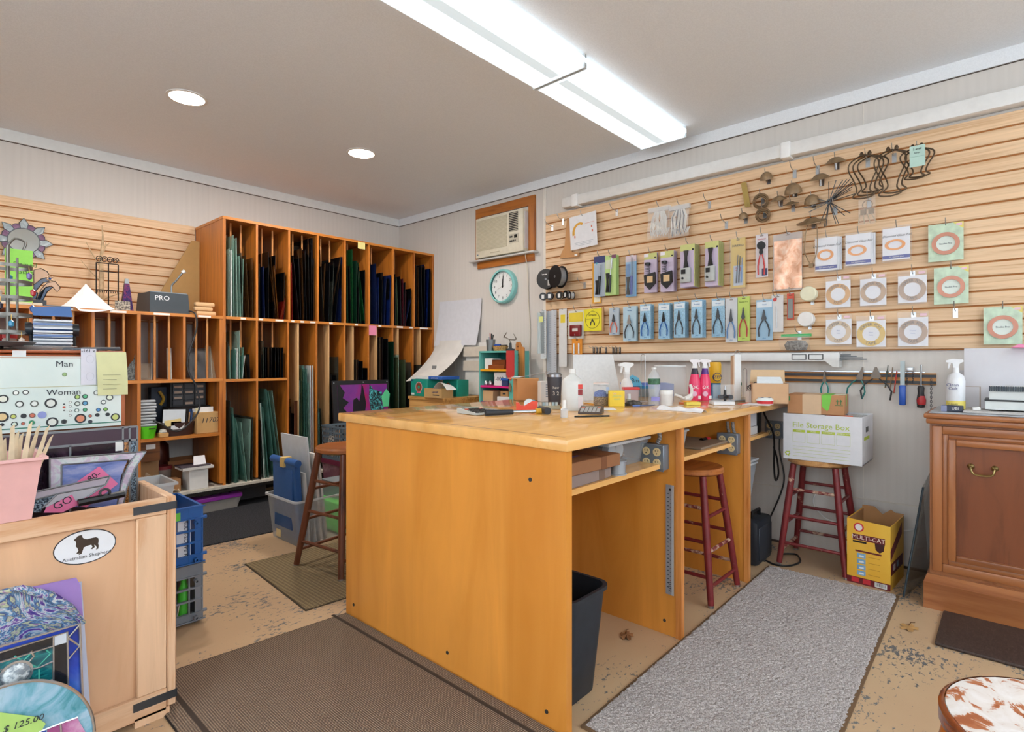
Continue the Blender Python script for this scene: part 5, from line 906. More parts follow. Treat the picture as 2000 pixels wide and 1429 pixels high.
p, k = spot(1274, 791); t = thing('water_bottle', 'clear water bottle with a green label', 'bottle', p + Vector((0.02, 0.0, 0)), FACE_C); r = 11.5 * k; h = 70 * k
bottle(t, [(0, 0), (r * 0.9, 0), (r, h * 0.06), (r * 0.86, h * 0.3), (r, h * 0.5), (r, h * 0.76), (r * 0.75, h * 0.88), (r * 0.4, h * 0.95), (r * 0.4, h)], M('#e2e8ec', 0.05, 0, 0.3), 'bottle', 20); bottle(t, [(r * 1.02, h * 0.58), (r * 1.02, h * 0.74)], M('#3f6f52', 0.5, var=0.3, scale=60), 'label_wrap', 20, caps=False); bottle(t, [(0, h), (r * 0.42, h), (r * 0.42, h * 1.05), (0, h * 1.05)], WHITE, 'cap', 14)
bx(t, 'lettering_panel', M('#8a86c8', 0.5), -r * 0.7, -r * 1.0, h * 0.12, r * 0.7, -r * 0.88, h * 0.24)
p, k = spot(1315, 785); t = thing('acrylic_cylinder', 'wide clear acrylic cylinder on the bench', 'cylinder', p + Vector((0.10, 0.07, 0)), 0); r = 31 * k
bottle(t, [(r * 0.96, 0.002), (r, 0.002), (r, 70 * k), (r * 0.96, 70 * k)], M('#dfe6ea', 0.05, 0, 0.16), 'wall', 40, caps=False); bottle(t, [(r * 0.97, 69 * k), (r * 1.02, 69 * k), (r * 1.02, 71.5 * k), (r * 0.97, 71.5 * k)], M('#eef4f6', 0.1, 0, 0.5), 'rim', 40, caps=False)
p, k = spot(1303, 778); t = thing('blue_basin', 'translucent blue plastic basin behind the bottles', 'basin', p + Vector((0.14, 0.20, 0)), FACE_C); w_, h = 100 * k, 26 * k
for nm, q in (('front_side', (-w_ / 2, 0, 0.003, w_ / 2, 0.003, h)), ('back_side', (-w_ / 2, 0.2, 0.003, w_ / 2, 0.203, h)), ('end_side', (-w_ / 2, 0, 0.003, -w_ / 2 + 0.003, 0.2, h)), ('end_side', (w_ / 2 - 0.003, 0, 0.003, w_ / 2, 0.2, h)), ('bottom', (-w_ / 2, 0, 0, w_ / 2, 0.2, 0.003))): bx(t, nm, M('#6f86cc', 0.3, 0, 0.85), *q)
p, k = spot(1305, 792); t = thing('white_tub', 'white plastic tub with its lid on', 'tub', p + Vector((0.02, 0.02, 0)), 0); r = 13 * k; bottle(t, [(0, 0), (r * 0.86, 0), (r * 0.95, 22 * k), (0, 22 * k)], M('#d6d5d3', 0.4), 'tub', 24); bottle(t, [(0, 22 * k), (r, 22 * k), (r, 28.5 * k), (r * 0.95, 30 * k), (0, 30 * k)], M('#e3e3e1', 0.35), 'lid', 24)
p, k = spot(1340, 789); t = thing('white_scoop', 'curved white plastic scoop with orange tag', 'scoop', p + Vector((0.05, 0.03, 0)), FACE_C); MB().tube(sm([(-0.06, 0, 0.05), (-0.03, 0, 0.04), (0.0, 0, 0.025), (0.028, 0, 0.035), (0.04, 0, 0.075), (0.03, 0, 0.11)], 4), [0.008] * 8 + [0.018] * 6 + [0.009] * 7, 8).obj('scoop', M('#dfdcd6', 0.4), t, True); bx(t, 'tag', M('#e2733a', 0.5), -0.03, -0.02, 0.0, 0.03, 0.02, 0.006)
p, k = spot(1355, 791); t = thing('sponge', 'yellow and orange sponge by the pink bottles', 'sponge', p, FACE_C); rb(t, 'yellow_layer', M('#e6d460', 0.9), -14 * k, 0, 0, 14 * k, 0.05, 6 * k, r=0.002, seg=1); rb(t, 'orange_layer', M('#e39a3c', 0.9), -20 * k, 0.012, 6 * k, 8 * k, 0.055, 8 * k, r=0.001, seg=1)
# two pink spray bottles
for x, neck, lab, rz in ((1361, '#2c2236', 'pink spray bottle with a black neck, left one', 0.0), (1381, '#5b2a86', 'pink spray bottle with a purple neck, right one', 0.1)):
    p, k = spot(x, 783); t = thing('pink_spray_bottle', lab, 'spray bottle', p + Vector((0.05, 0.035, 0)), FACE_C + rz, 'pink spray bottles on the bench'); r = 12 * k; h = 80 * k
    bottle(t, [(0, 0), (r * 0.95, 0), (r, 0.006), (r, h * 0.36), (r * 0.86, h * 0.5), (r * 0.6, h * 0.66), (0, h * 0.66)], M('#ea3f6d', 0.3), 'bottle', 20); bottle(t, [(r * 0.62, h * 0.655), (r * 0.42, h * 0.8), (0, h * 0.8)], M(neck, 0.35), 'neck', 18); bottle(t, [(r * 0.5, h * 0.8), (r * 0.46, h * 0.86), (0, h * 0.86)], WHITE, 'collar', 14); trigger(t, h * 0.85, 0.62, M('#e8e4e6', 0.3), 2.9)
    MB().cyl((-r * 0.35, -r * 1.0, h * 0.17), (-r * 0.35, -r * 0.7, h * 0.17), r * 0.42, n=18).obj('round_label', M('#e9b9d0', 0.5), t); text(t, 'OK', r * 0.8, (-r * 0.3, -r * 1.03, h * 0.33), WHITE); bx(t, 'white_label', WHITE, r * 0.25, -r * 0.98, h * 0.04, r * 0.7, -r * 0.7, h * 0.12)
p, k = spot(1409, 780); t = thing('spray_can', 'yellow capped blue spray can lettered ZEP', 'spray can', p + Vector((0.10, 0.08, 0)), FACE_C); r = 11.5 * k
bottle(t, [(0, 0), (r * 0.86, 0), (r * 0.9, 0.004), (r * 0.9, 33 * k), (0, 33 * k)], M('#3a7fb5', 0.35), 'can', 22); bottle(t, [(r * 0.92, 31 * k), (r * 1.0, 40 * k), (r * 1.0, 68 * k), (r * 0.9, 73 * k), (0, 73 * k)], M('#efb91f', 0.4), 'cap', 22)
MB().cyl((0, -r * 1.08, 43 * k), (0, -r * 0.7, 43 * k), r * 0.74, n=24).obj('logo_disc', NAVY, t); MB().cyl((0, -r * 1.12, 43 * k), (0, -r * 0.7, 43 * k), r * 0.64, n=24).obj('logo_face', M('#f0c43a', 0.5), t); text(t, 'ZEP', r * 0.8, (0, -r * 1.14, 43 * k), NAVY)
p, k = spot(1417, 791); t = thing('clamp_jig', 'black knob clamp on a white block with a clear guard', 'jig', p, FACE_C - 0.1); rb(t, 'block', M('#dfe0e2', 0.4), -22 * k, 0, 0, 18 * k, 0.11, 7 * k, r=0.002, seg=1)
bx(t, 'clear_guard', M('#dfe8ea', 0.05, 0, 0.18), -22 * k, 0.02, 7 * k, 20 * k, 0.024, 40 * k); MB().cyl((0, -0.0, 16 * k), (0, 0.02, 16 * k), 5 * k, n=14).obj('hub', BLACK, t, True)
for s in (-1, 1): MB().cyl((s * 9 * k, -0.012, 16 * k), (s * 9 * k, 0.012, 16 * k), 4.5 * k, n=16).obj('knob', M('#34363a', 0.35), t, True); MB().cyl((0, 0, 16 * k), (s * 9 * k, 0, 16 * k), 2 * k, n=8).obj('arm', BLACK, t, True)
MB().cyl((0, 0.008, 8 * k), (0, 0.008, 30 * k), 2.4 * k, n=10).obj('post', BLACK, t, True); MB().cyl((0, 0.008, 30 * k), (0, 0.008, 38 * k), 1.8 * k, n=10).obj('bolt', STEEL, t, True)
# white post stand, wire hooks
p, k = spot(1442, 784); t = thing('hanger_post', 'white square post with a wire hook on the bench', 'stand', p + Vector((0.05, 0.02, 0)), FACE_C); bx(t, 'post', M('#e2e2e0', 0.4), -7 * k, 0, 0.006, 6 * k, 0.04, 92 * k); bx(t, 'foot', M('#8f9498', 0.35, 0.6), -14 * k, -0.02, 0, 22 * k, 0.06, 0.006); bx(t, 'side_strip', M('#c9a888', 0.6), -9.5 * k, 0, 0.006, -7 * k, 0.04, 90 * k)
MB().tube(sm([(-5 * k, 0.01, 92 * k), (-4.5 * k, 0.01, 97 * k), (0, 0.01, 100 * k), (4 * k, 0.01, 97 * k), (5 * k, 0.01, 92 * k)], 4), 0.002, 5).obj('wire_hook', STEEL, t, True)
for x, y, hh, lab in ((1258, 786, 98, 'tall bent wire hook standing behind the water bottle'), (1461, 783, 64, 'bent wire loop standing right of the white post')):
    p, k = spot(x, y); t = thing('wire_stand', lab, 'wire stand', p + Vector((0.06, 0.04, 0)), FACE_C); MB().tube([(-4 * k, 0, 0.004), (-4 * k, 0, hh * k * 0.92)] + [(-4 * k * math.cos(a), 0, hh * k * 0.92 + 4.5 * k * math.sin(a)) for a in (0.6, 1.2, 1.8, 2.4, 3.0)] + [(4 * k, 0, hh * k * 0.86), (4 * k, 0, 0.004)], 0.0022, 5).obj('wire', M('#c9cdd0', 0.25, 0.8), t, True); bx(t, 'foot', STEEL, -8 * k, -0.02, 0, 8 * k, 0.02, 0.004)
# green notions box, pen cluster
p, k = spot(1455, 785); t = boxy('notions_box', 'small patterned box with green lid behind the post', 'box', p + Vector((0.16, 0.10, 0)), FACE_C, 16 * k, 0.05, 30 * k, speckle('#c9b98f', '#8a7b5a', 90, 0.7, 0)); bx(t, 'lid', M('#2c6a4a', 0.5), -8.2 * k, -0.001, 30 * k, 8.2 * k, 0.052, 36 * k)
p, k = spot(1474, 788); t = thing('scissor_rack', 'cluster of dark scissor handles in a white cup', 'scissors', p + Vector((0.07, 0.03, 0)), FACE_C); bx(t, 'cup', M('#dad8d2', 0.5), -9 * k, 0, 0, 8 * k, 0.05, 22 * k)
for q in range(5): MB().tube([(4.2 * k * math.cos(a) - 7 * k + q * 4 * k, 0.01 + 0.006 * q, 30 * k + q * 1.5 * k + 4.2 * k * math.sin(a)) for a in [2 * PI * j / 8 for j in range(8)]], 0.0025, 5, True).obj('finger_loop', DKSTEEL, t, True); MB().cyl((-7 * k + q * 4 * k, 0.01 + 0.006 * q, 10 * k), (-7 * k + q * 4 * k, 0.01 + 0.006 * q, 27 * k), 0.003, n=6).obj('blade', STEEL, t)
p, k = spot(1487, 776); stick('paint_brush', 'wooden handled brush lying behind the card box', 'brush', (1474, 779), (1500, 774), [('bristle', (0, 0.3), 0.008, BLACK), ('handle', (0.3, 1), 0.006, M('#c98a4a', 0.5))])
# open card box of white cards
p, k = spot(1513, 789); t = thing('card_box', 'open cardboard box of white glass samples', 'carton', p + Vector((0.02, 0.03, 0)), FACE_C - 0.32); w_, h, dp = 66 * k, 40 * k, 0.14
for nm, q in (('front_side', (-w_ / 2, 0, 0, w_ / 2, 0.004, h)), ('back_side', (-w_ / 2, dp, 0, w_ / 2, dp + 0.004, h)), ('end_side', (-w_ / 2, 0, 0, -w_ / 2 + 0.004, dp, h)), ('end_side', (w_ / 2 - 0.004, 0, 0, w_ / 2, dp, h)), ('bottom', (-w_ / 2, 0, 0, w_ / 2, dp, 0.004))): bx(t, nm, M('#caa27c', 0.8), *q)
MB().hull8([(-w_ / 2, dp, h), (w_ / 2, dp, h), (w_ / 2, dp + 0.004, h), (-w_ / 2, dp + 0.004, h)], [(-w_ * 0.46, dp + 0.02, h + 26 * k), (w_ * 0.5, dp + 0.02, h + 26 * k), (w_ * 0.5, dp + 0.024, h + 26 * k), (-w_ * 0.46, dp + 0.024, h + 26 * k)]).obj('lid_flap', M('#d2b28c', 0.8), t)
for q in range(6): bx(t, 'sample_card', M('#e3e6e6', 0.4), -w_ * 0.36 + q * 0.002, 0.02 + q * 0.018, 0.01, w_ * 0.36, 0.024 + q * 0.018, h + (4 + q * 1.6) * k)
p, k = spot(1494, 788); t = thing('ladybug_tape', 'round red tape measure with white top', 'tape measure', p, FACE_C); r = 15.5 * k; bottle(t, [(0, 0), (r * 0.9, 0), (r * 0.95, 6 * k), (0, 6 * k)], M('#cf2f33', 0.4), 'red_case', 24); bottle(t, [(0, 6 * k), (r, 6 * k), (r, 8 * k), (r * 0.8, 11.5 * k), (0, 13 * k)], M('#dfe6e3', 0.4), 'white_top', 24)
for s in (-0.45, 0.4): MB().lathe([(0, -0.001), (r * 0.22, 0), (0, 0.004)], 12, (s * r, -r * 0.25, 12 * k)).obj('eye_dot', NAVY, t, True)
flat('note_paper', 'white printed papers at the bench end under the tape', 'paper', [(1449, 790), (1468, 786), (1511, 789), (1502, 792.5)], PAPER); flat('red_card', 'orange red card under the papers at the bench end', 'card', [(1440, 788.5), (1460, 785.5), (1488, 786.5), (1464, 789.5)], M('#e0603f', 0.6), 0.0008, BZ - 0.0004)
# folded towel
a, b = onZ(1288, 799, BZ), onZ(1376, 806, BZ); d = b - a; t = thing('folded_towel', 'rolled white paper towel strip near the bench edge', 'towel', a, math.atan2(d.y, d.x))
MB().grid(lambda u, v: (u * d.length, (v - 0.5) * 0.05, 0.001 + 0.022 * math.sin(v * PI) * (0.8 + 0.2 * math.sin(u * 17))), 16, 8).obj('towel', M('#e6e4e4', 0.9), t, True)
# ================================================================== under the bench
SZ = 0.7555
t = boxy('flat_carton', 'lower grey brown carton on the first bay shelf', 'carton', (1.655, 1.13, SZ), R(2), 0.34, 0.30, 0.045, M('#8d7a72', 0.8)); bx(t, 'tape_strip', M('#7a6152', 0.6), 0.08, -0.0008, 0, 0.12, 0.3, 0.0456)
t = boxy('flat_carton', 'upper brown carton on the first bay shelf', 'carton', (1.66, 1.115, SZ + 0.0455), R(-2), 0.37, 0.26, 0.046, M('#94633f', 0.8)); bx(t, 'tape_strip', M('#7a4a2a', 0.6), 0.06, -0.0008, 0, 0.095, 0.26, 0.0466); text(t, 'hazel', 0.03, (0.0, 0.08, 0.0465), M('#6a5a8a', 0.7), rx=0)
t = thing('solder_spool', 'grey solder spool on the first bay shelf', 'spool', (1.885, 1.145, SZ), 0); bottle(t, [(0, 0), (0.036, 0), (0.036, 0.004), (0.03, 0.005), (0.03, 0.05), (0.036, 0.051), (0.036, 0.055), (0, 0.055)], M('#a8adb2', 0.35, 0.3), 'spool', 20)
def lidbin(name, label, p, rz, w, d, h, tubm, lidm, lidh=0.012, group=None):
    t = thing(name, label, 'bin', p, rz, group); i = 0.86
    m = MB(); bt = [(-w / 2 * i, d * (1 - i) / 2, 0), (w / 2 * i, d * (1 - i) / 2, 0), (w / 2 * i, d * (1 + i) / 2, 0), (-w / 2 * i, d * (1 + i) / 2, 0)]; tp = [(-w / 2, 0, h), (w / 2, 0, h), (w / 2, d, h), (-w / 2, d, h)]
    m.add(bt + tp, [(0, 3, 2, 1), (0, 1, 5, 4), (1, 2, 6, 5), (2, 3, 7, 6), (3, 0, 4, 7)]).obj('tub', tubm, t)
    if lidm: rb(t, 'lid', lidm, -w / 2 - 0.008, -0.008, h, w / 2 + 0.008, d + 0.008, h + lidh, r=0.003, seg=1)
    else:
        m = MB()
        for q in ((-w / 2 - 0.01, -0.01, w / 2 + 0.01, 0.0), (-w / 2 - 0.01, d, w / 2 + 0.01, d + 0.01), (-w / 2 - 0.01, 0, -w / 2, d), (w / 2, 0, w / 2 + 0.01, d)): m.box(q[0], q[1], h - lidh, q[2], q[3], h)
        m.obj('rim', tubm, t)
    return t
t = lidbin('storage_bin', 'clear bin with white lid on the first bay shelf', (2.055, 1.19, SZ), 0, 0.33, 0.36, 0.10, M('#c9d0d6', 0.2, 0, 0.35), M('#dde2e4', 0.4))
for q in range(26): MB().lathe([(0, -0.008), (0.011, 0), (0, 0.008)], 8, (random.uniform(-0.1, 0.1), random.uniform(0.05, 0.16), 0.012 + random.uniform(0, 0.06))).obj('trinket', M(random.choice(('#8a5a4a', '#a8b0b8', '#5a6a8a', '#b08a6a', '#4a4a52')), 0.3), t, True)
for s in (-0.09, -0.03): MB().cyl((s, 0.03, 0.07), (s, 0.06, 0.07), 0.03, n=16).obj('tape_coil', M('#b9bec2', 0.4), t, True)
t = lidbin('storage_bin', 'flat clear bin of green items above the lidded bin', (2.06, 1.20, SZ + 0.113), 0, 0.24, 0.3, 0.03, M('#c9d6d0', 0.2, 0, 0.4), None)
for q, c in enumerate(('#3f9a5a', '#5fae4a', '#c23a52', '#3a8a7a', '#8a5aa0')): rb(t, 'packet', M(c, 0.5), -0.09 + q * 0.036, 0.03, 0.004, -0.06 + q * 0.036, 0.2, 0.03, r=0.003, seg=1)
boxy('blue_case', 'deep blue case at the back of the first bay shelf', 'case', (1.62, 1.46, SZ), 0, 0.3, 0.2, 0.14, M('#1d2f9e', 0.4)); t = thing('brass_comb_rack', 'row of yellow brass pegs behind the cartons', 'rack', (1.62, 1.42, SZ), 0); bx(t, 'rail', M('#4a3210', 0.6), -0.1, 0, 0, 0.12, 0.03, 0.10)
for q in range(14): MB().cyl((-0.09 + q * 0.015, -0.001, 0.092), (-0.09 + q * 0.015, -0.001, 0.118), 0.005, n=6).obj('peg', M('#b98f22', 0.4, 0.5), t)
OUT = M('#7f8a95', 0.4, 0.4); IV = M('#e3cf9d', 0.45)
def outlet_box(label, loc, rz, cols=2):
    t = thing('outlet_box', label, 'outlet box', loc, rz, 'grey metal outlet boxes'); rb(t, 'box', OUT, -0.052, -0.055, -0.055, 0.052, -0.001, 0.055, r=0.006); rb(t, 'cover_plate', OUT, -0.056, -0.062, -0.058, 0.056, -0.054, 0.058, r=0.003, seg=1)
    for x in (-0.025, 0.025):
        for z in (0.025, -0.022):
            o = MB().cyl((x, -0.062, z), (x, -0.0655, z), 0.0175, n=18).obj('receptacle', IV, t)
            for s in (-0.006, 0.006): bx(o, 'slot', BLACK, x + s - 0.0012, -0.0662, z + 0.001, x + s + 0.0012, -0.0653, z + 0.009)
            MB().cyl((x, -0.0653, z - 0.007), (x, -0.0662, z - 0.007), 0.0028, n=8).obj('ground_hole', BLACK, o)
    for x in (-0.05, 0.05):
        for z in (-0.05, 0.05): MB().cyl((x, -0.062, z), (x, -0.065, z), 0.003, n=6).obj('screw', STEEL, t)
    return t
def flex(t, pts, r=0.010):
    P = sm(pts, 7); n = len(P); MB().tube(P, [r if i % 2 else r * 0.78 for i in range(n)], 8).obj('conduit', M('#a9adb0', 0.35, 0.7), t, True)
p = onX(1286, 889, 2.25); t = outlet_box('grey outlet box on the first bay panel', (2.2495, p.y, p.z), FACE_R); flex(t, [(0.01, -0.03, 0.058), (0.02, -0.025, 0.085), (0.012, -0.02, 0.108)])
p = onX(1428, 864, 3.07); t = outlet_box('grey outlet box on the second bay panel', (3.0695, p.y, p.z), FACE_R); flex(t, [(0.0, -0.03, 0.058), (-0.006, -0.03, 0.085), (-0.01, -0.025, 0.118)]); flex(t, [(0.03, -0.03, 0.058), (0.022, -0.03, 0.085), (0.018, -0.025, 0.118)])
t = thing('conduit_run', 'smooth grey conduit curving below the benchtop', 'conduit'); MB().tube(sm([(2.29, 1.32, 0.885), (2.6, 1.30, 0.882), (2.9, 1.26, 0.886), (3.02, 1.2, 0.898), (3.06, 1.17, 0.908)], 5), 0.009, 8).obj('pipe', M('#aab0b6', 0.35, 0.6), t, True)
# long ruler on panel 2
a, b = onX(1309, 947, 2.244), onX(1308, 1161, 2.244); t = thing('hanging_ruler', 'tall aluminium ruler hung on the bay panel', 'ruler', (2.2485, (a.y + b.y) / 2, a.z), FACE_R); hh = a.z - b.z
bx(t, 'blade', M('#9c9da0', 0.4, 0.2), -0.02, -0.004, -hh, 0.016, -0.001, 0); bx(t, 'bevel_edge', M('#c0c3c6', 0.35, 0.2), 0.008, -0.007, -hh, 0.018, -0.004, 0)
for q in range(24): bx(t, 'graduation', TEXT, -0.012, -0.0046, -0.04 - q * hh / 27, -0.006, -0.004, -0.036 - q * hh / 27); bx(t, 'graduation', M('#8a3a32', 0.5) if q % 3 == 0 else TEXT, 0.0, -0.0046, -0.045 - q * hh / 27, 0.004, -0.004, -0.043 - q * hh / 27)
MB().cyl((0, -0.005, -0.02), (0, -0.003, -0.02), 0.005, n=10).obj('hang_hole', BLACK, t); text(t, 'LUTZ', 0.018, (0.0, -0.0046, -hh * 0.93), TEXT, ry=90)
# second bay
t = lidbin('storage_bin', 'clear tub with lid on the second bay shelf', (2.40, 1.14, SZ), 0, 0.20, 0.26, 0.11, M('#c9d0d6', 0.2, 0, 0.5), M('#c6ccd0', 0.4, 0, 0.8)); bx(t, 'contents', M('#a8b2c0', 0.6), -0.06, 0.06, 0.01, 0.06, 0.2, 0.08)
t = tag(MB().rbox(2.66, 1.14, SZ, 3.02, 1.46, SZ + 0.012, r=0.002).obj('clip_tray', M('#8c7a68', 0.5)), 'flat brown tray lying on the second bay shelf', 'tray')
stick('marker_pen', 'red capped black marker in the second bay', 'pen', (1370, 864), (1384, 861), [('barrel', (0, 0.6), 0.012, BLACK), ('cap', (0.6, 1), 0.013, M('#b3262c', 0.4))], SZ)
# third bay
boxy('white_carton', 'upper white carton on the third bay shelf', 'carton', (3.40, 1.15, 0.7555 + 0.05), R(-4), 0.16, 0.2, 0.085, M('#b9b8bc', 0.6)); boxy('white_carton', 'lower white carton on the third bay shelf', 'carton', (3.405, 1.145, 0.7555), 0, 0.18, 0.2, 0.0495, M('#c2bfbd', 0.6))
t = thing('power_adapter', 'black power adapter with dangling cord in the third bay', 'adapter', (3.555, 1.15, 0.7555), 0); rb(t, 'brick', BLACK, -0.035, 0, 0, 0.035, 0.1, 0.13, r=0.008)
MB().tube(sm([(0.02, 0.05, 0.13), (0.05, 0.0, 0.14), (0.09, 0.0, 0.10), (0.08, -0.055, -0.02), (0.07, -0.06, -0.2), (0.10, -0.06, -0.30), (0.16, -0.06, -0.27), (0.13, -0.06, -0.17), (0.08, -0.055, -0.09)], 5), 0.006, 6).obj('cord', BLACK, t, True)
p = onX(1522, 838, 3.89); outlet_box('grey outlet box on the wall beside the file box', (3.8985, p.y + 0.02, p.z), FACE_R)
t = lidbin('storage_bin', 'stacked clear bin lids below the third bay', (3.43, 1.18, 0.36), 0, 0.30, 0.36, 0.20, M('#cfd6dc', 0.2, 0, 0.55), M('#d9dde0', 0.4)); bx(t, 'second_lid', M('#cfd4d8', 0.4), -0.16, -0.015, 0.225, 0.15, 0.36, 0.237)
t = lidbin('storage_bin', 'lower clear bin with blue contents below the third bay', (3.43, 1.24, 0.0), 0, 0.32, 0.36, 0.345, M('#c6ccd4', 0.2, 0, 0.55), None); bx(t, 'contents', M('#2f5f9a', 0.5), -0.12, 0.02, 0.25, 0.13, 0.3, 0.33); bx(t, 'red_item', M('#b0383a', 0.5), -0.05, 0.01, 0.33, 0.12, 0.1, 0.344)
t = thing('tool_case', 'black moulded tool case standing on the floor', 'case', (3.43, 1.09, 0), 0); rb(t, 'shell', M('#23272e', 0.5), -0.10, 0, 0.0, 0.16, 0.115, 0.26, r=0.02); rb(t, 'lid_band', M('#2b3038', 0.5), -0.08, -0.004, 0.03, 0.14, 0.004, 0.22, r=0.003, seg=1); MB().tube([(-0.03, 0.055, 0.255), (-0.03, 0.055, 0.295), (0.09, 0.055, 0.295), (0.09, 0.055, 0.255)], 0.010, 6).obj('handle', BLACK, t, True)
# waste bin
t = thing('waste_bin', 'black plastic waste bin in the first bay', 'waste bin', (1.62, 1.26, 0), 0)
def rring(w, d, r, z, n=6):
    out = []
    for cx, cy, a0 in ((w - r, d - r, 0), (-w + r, d - r, 90), (-w + r, -d + r, 180), (w - r, -d + r, 270)):
        for q in range(n + 1): a = R(a0 + 90 * q / n); out.append((cx + r * math.cos(a), cy + r * math.sin(a), z))
    return out
def loft(rings, cap0=True, cap1=False):
    m = MB(); n = len(rings[0]); vs = [p for r_ in rings for p in r_]; fs = []
    for k in range(len(rings) - 1): fs += [(k * n + i, k * n + (i + 1) % n, (k + 1) * n + (i + 1) % n, (k + 1) * n + i) for i in range(n)]
    if cap0: fs.append(tuple(range(n))[::-1])
    if cap1: fs.append(tuple(range((len(rings) - 1) * n, len(rings) * n)))
    return m.add(vs, fs)
BIN = M('#262c34', 0.45, var=0.1)
loft([rring(0.10, 0.13, 0.045, 0.003), rring(0.125, 0.165, 0.05, 0.37), rring(0.135, 0.175, 0.055, 0.372), rring(0.135, 0.175, 0.055, 0.385), rring(0.122, 0.162, 0.05, 0.385), rring(0.098, 0.128, 0.045, 0.008)], True, True).obj('bin_shell', BIN, t, True)

# ================================================================== stools
def stool(label, loc, rz, h, seatm, legm, r=0.165, rungs=3, spread=0.20, top=0.095, lr=0.017, worn=None):
    t = thing('wooden_stool', label, 'stool', loc, rz, 'wooden workshop stools')
    bottle(t, [(0, h - 0.036), (r * 0.9, h - 0.036), (r, h - 0.026), (r, h - 0.010), (r * 0.95, h - 0.001), (r * 0.82, h), (r * 0.6, h - 0.006), (0, h - 0.008)], seatm, 'seat', 40)
    C = [(1, 1), (-1, 1), (-1, -1), (1, -1)]
    def at(c, z): f = 1 - z / h; s = top + (spread - top) * f; return (c[0] * s, c[1] * s, z)
    for c in C:
        MB().cyl(at(c, 0.012), at(c, h * 0.5), lr * 0.85, lr * 1.05, 12).obj('leg', legm, t, True).name = 'leg'
        MB().cyl(at(c, h * 0.5), at(c, h - 0.034), lr * 1.05, lr * 0.95, 12, False).obj('leg_upper', legm, t, True)
        MB().cyl(at(c, 0.0), at(c, 0.013), lr * 0.8, n=10).obj('foot_glide', STEEL, t)
    for i in range(4):
        for k in range(rungs):
            z = h * (0.14 + k * 0.25 + (0.07 if i % 2 else 0.0)); MB().cyl(at(C[i], z), at(C[(i + 1) % 4], z), 0.0095, n=8).obj('rung', legm if not worn or (i + k) % 3 else worn, t, True)
    return t
REDL = marble('red_leg_paint', [(0.30, '#c9a088'), (0.36, '#6e1f22'), (0.75, '#832a2b')], 14, 1, 0.4); SEATW = wood('#b06a34', '#8a4a1e', 'x', 0.35); SEATL = wood('#c4935c', '#a06a36', 'x', 0.4)
WORN = marble('worn_red', [(0.38, '#6e1f22'), (0.45, '#7a2628'), (0.55, '#c8a890')], 18, 1, 0.5)
stool('red legged stool pushed into the second bay', (2.81, 1.255, 0), R(0), 0.65, SEATW, REDL, 0.16, 3, 0.175, 0.10, 0.018, WORN)
stool('red legged stool carrying the file storage box', (3.645, 0.845, 0), R(0), 0.625, SEATL, REDL, 0.165, 3, 0.172, 0.105, 0.018, WORN)
BRN = wood('#6d3a22', '#4a2412', 'z', 0.35)
stool('dark brown stool behind the workbench', (1.775, 2.93, 0), R(8), 0.70, wood('#9a5a2c', '#6d3714', 'x', 0.3), BRN, 0.175, 3, 0.20, 0.105, 0.02)
WSEAT = marble('worn_seat', [(0.36, '#9a5230'), (0.43, '#b06a44'), (0.47, '#d8cfc8'), (0.75, '#e4e0de')], 26, 0.6, 0.25)
t = stool('paint worn stool close to the camera', (1.240, -0.080, 0), R(20), 0.61, WSEAT, wood('#a45a20', '#7d3d10', 'z', 0.2), 0.175, 2, 0.2, 0.11, 0.02)
bottle(t, [(0.1765, 0.581), (0.1765, 0.603), (0.171, 0.6085), (0.168, 0.6095)], wood('#8f4516', '#5c2708', 'x', 0.15), 'rim_band', 40, caps=False)

# ================================================================== file box and carton on the stool
LIMEP = M('#b4c63c', 0.6)
p = onZ(1614, 905, 0.6255)
t = thing('file_storage_box', 'white file storage box with green print on a stool', 'file box', (3.50, 0.80, 0.6255), FACE_R); w_, dp, h = 0.40, 0.31, 0.265
FB = M('#d9dade', 0.6, var=0.02)
for nm, q in (('front_side', (-w_ / 2, 0, 0, w_ / 2, 0.004, h)), ('back_side', (-w_ / 2, dp - 0.004, 0, w_ / 2, dp, h)), ('end_side', (-w_ / 2, 0.004, 0, -w_ / 2 + 0.004, dp - 0.004, h)), ('end_side', (w_ / 2 - 0.004, 0.004, 0, w_ / 2, dp - 0.004, h)), ('bottom', (-w_ / 2, 0.004, 0, w_ / 2, dp - 0.004, 0.004))): bx(t, nm, FB, *q)
text(t, 'File Storage Box', 0.044, (-0.005, -0.001, h * 0.76), LIMEP)
for k in range(4):
    x0 = -w_ * 0.37 + k * w_ * 0.188; bx(t, 'print_bar', LIMEP, x0, -0.0006, h * 0.60, x0 + w_ * 0.165, 0, h * 0.655)
    m = MB(); m.box(x0, -0.0005, h * 0.38, x0 + w_ * 0.165, 0, h * 0.384); m.box(x0, -0.0005, h * 0.38, x0 + 0.001, 0, h * 0.6); m.box(x0 + w_ * 0.165 - 0.001, -0.0005, h * 0.38, x0 + w_ * 0.165, 0, h * 0.6); m.obj('print_frame', LIMEP, t); text(t, ('NAME', 'FROM', 'CONTENTS', 'DESTROY DATE')[k], 0.010, (x0 + w_ * 0.083, -0.0012, h * 0.628), WHITE)
for k in range(4): bx(t, 'print_line', LIMEP, -w_ * 0.37, -0.0005, h * (0.08 + k * 0.07), w_ * 0.36, 0, h * (0.085 + k * 0.07))
for k in range(3): m = MB(); m.m = Matrix.Translation((-w_ * 0.44, 0, h * 0.12)) @ Matrix.Rotation(R(120 * k), 4, 'Y'); m.prism([(-0.010, 0.006), (0.006, 0.006), (0.006, 0.003), (0.013, 0.009), (0.006, 0.015), (0.006, 0.012), (-0.008, 0.012)], -0.0006, 0).obj('recycle_arrow', LIMEP, t)
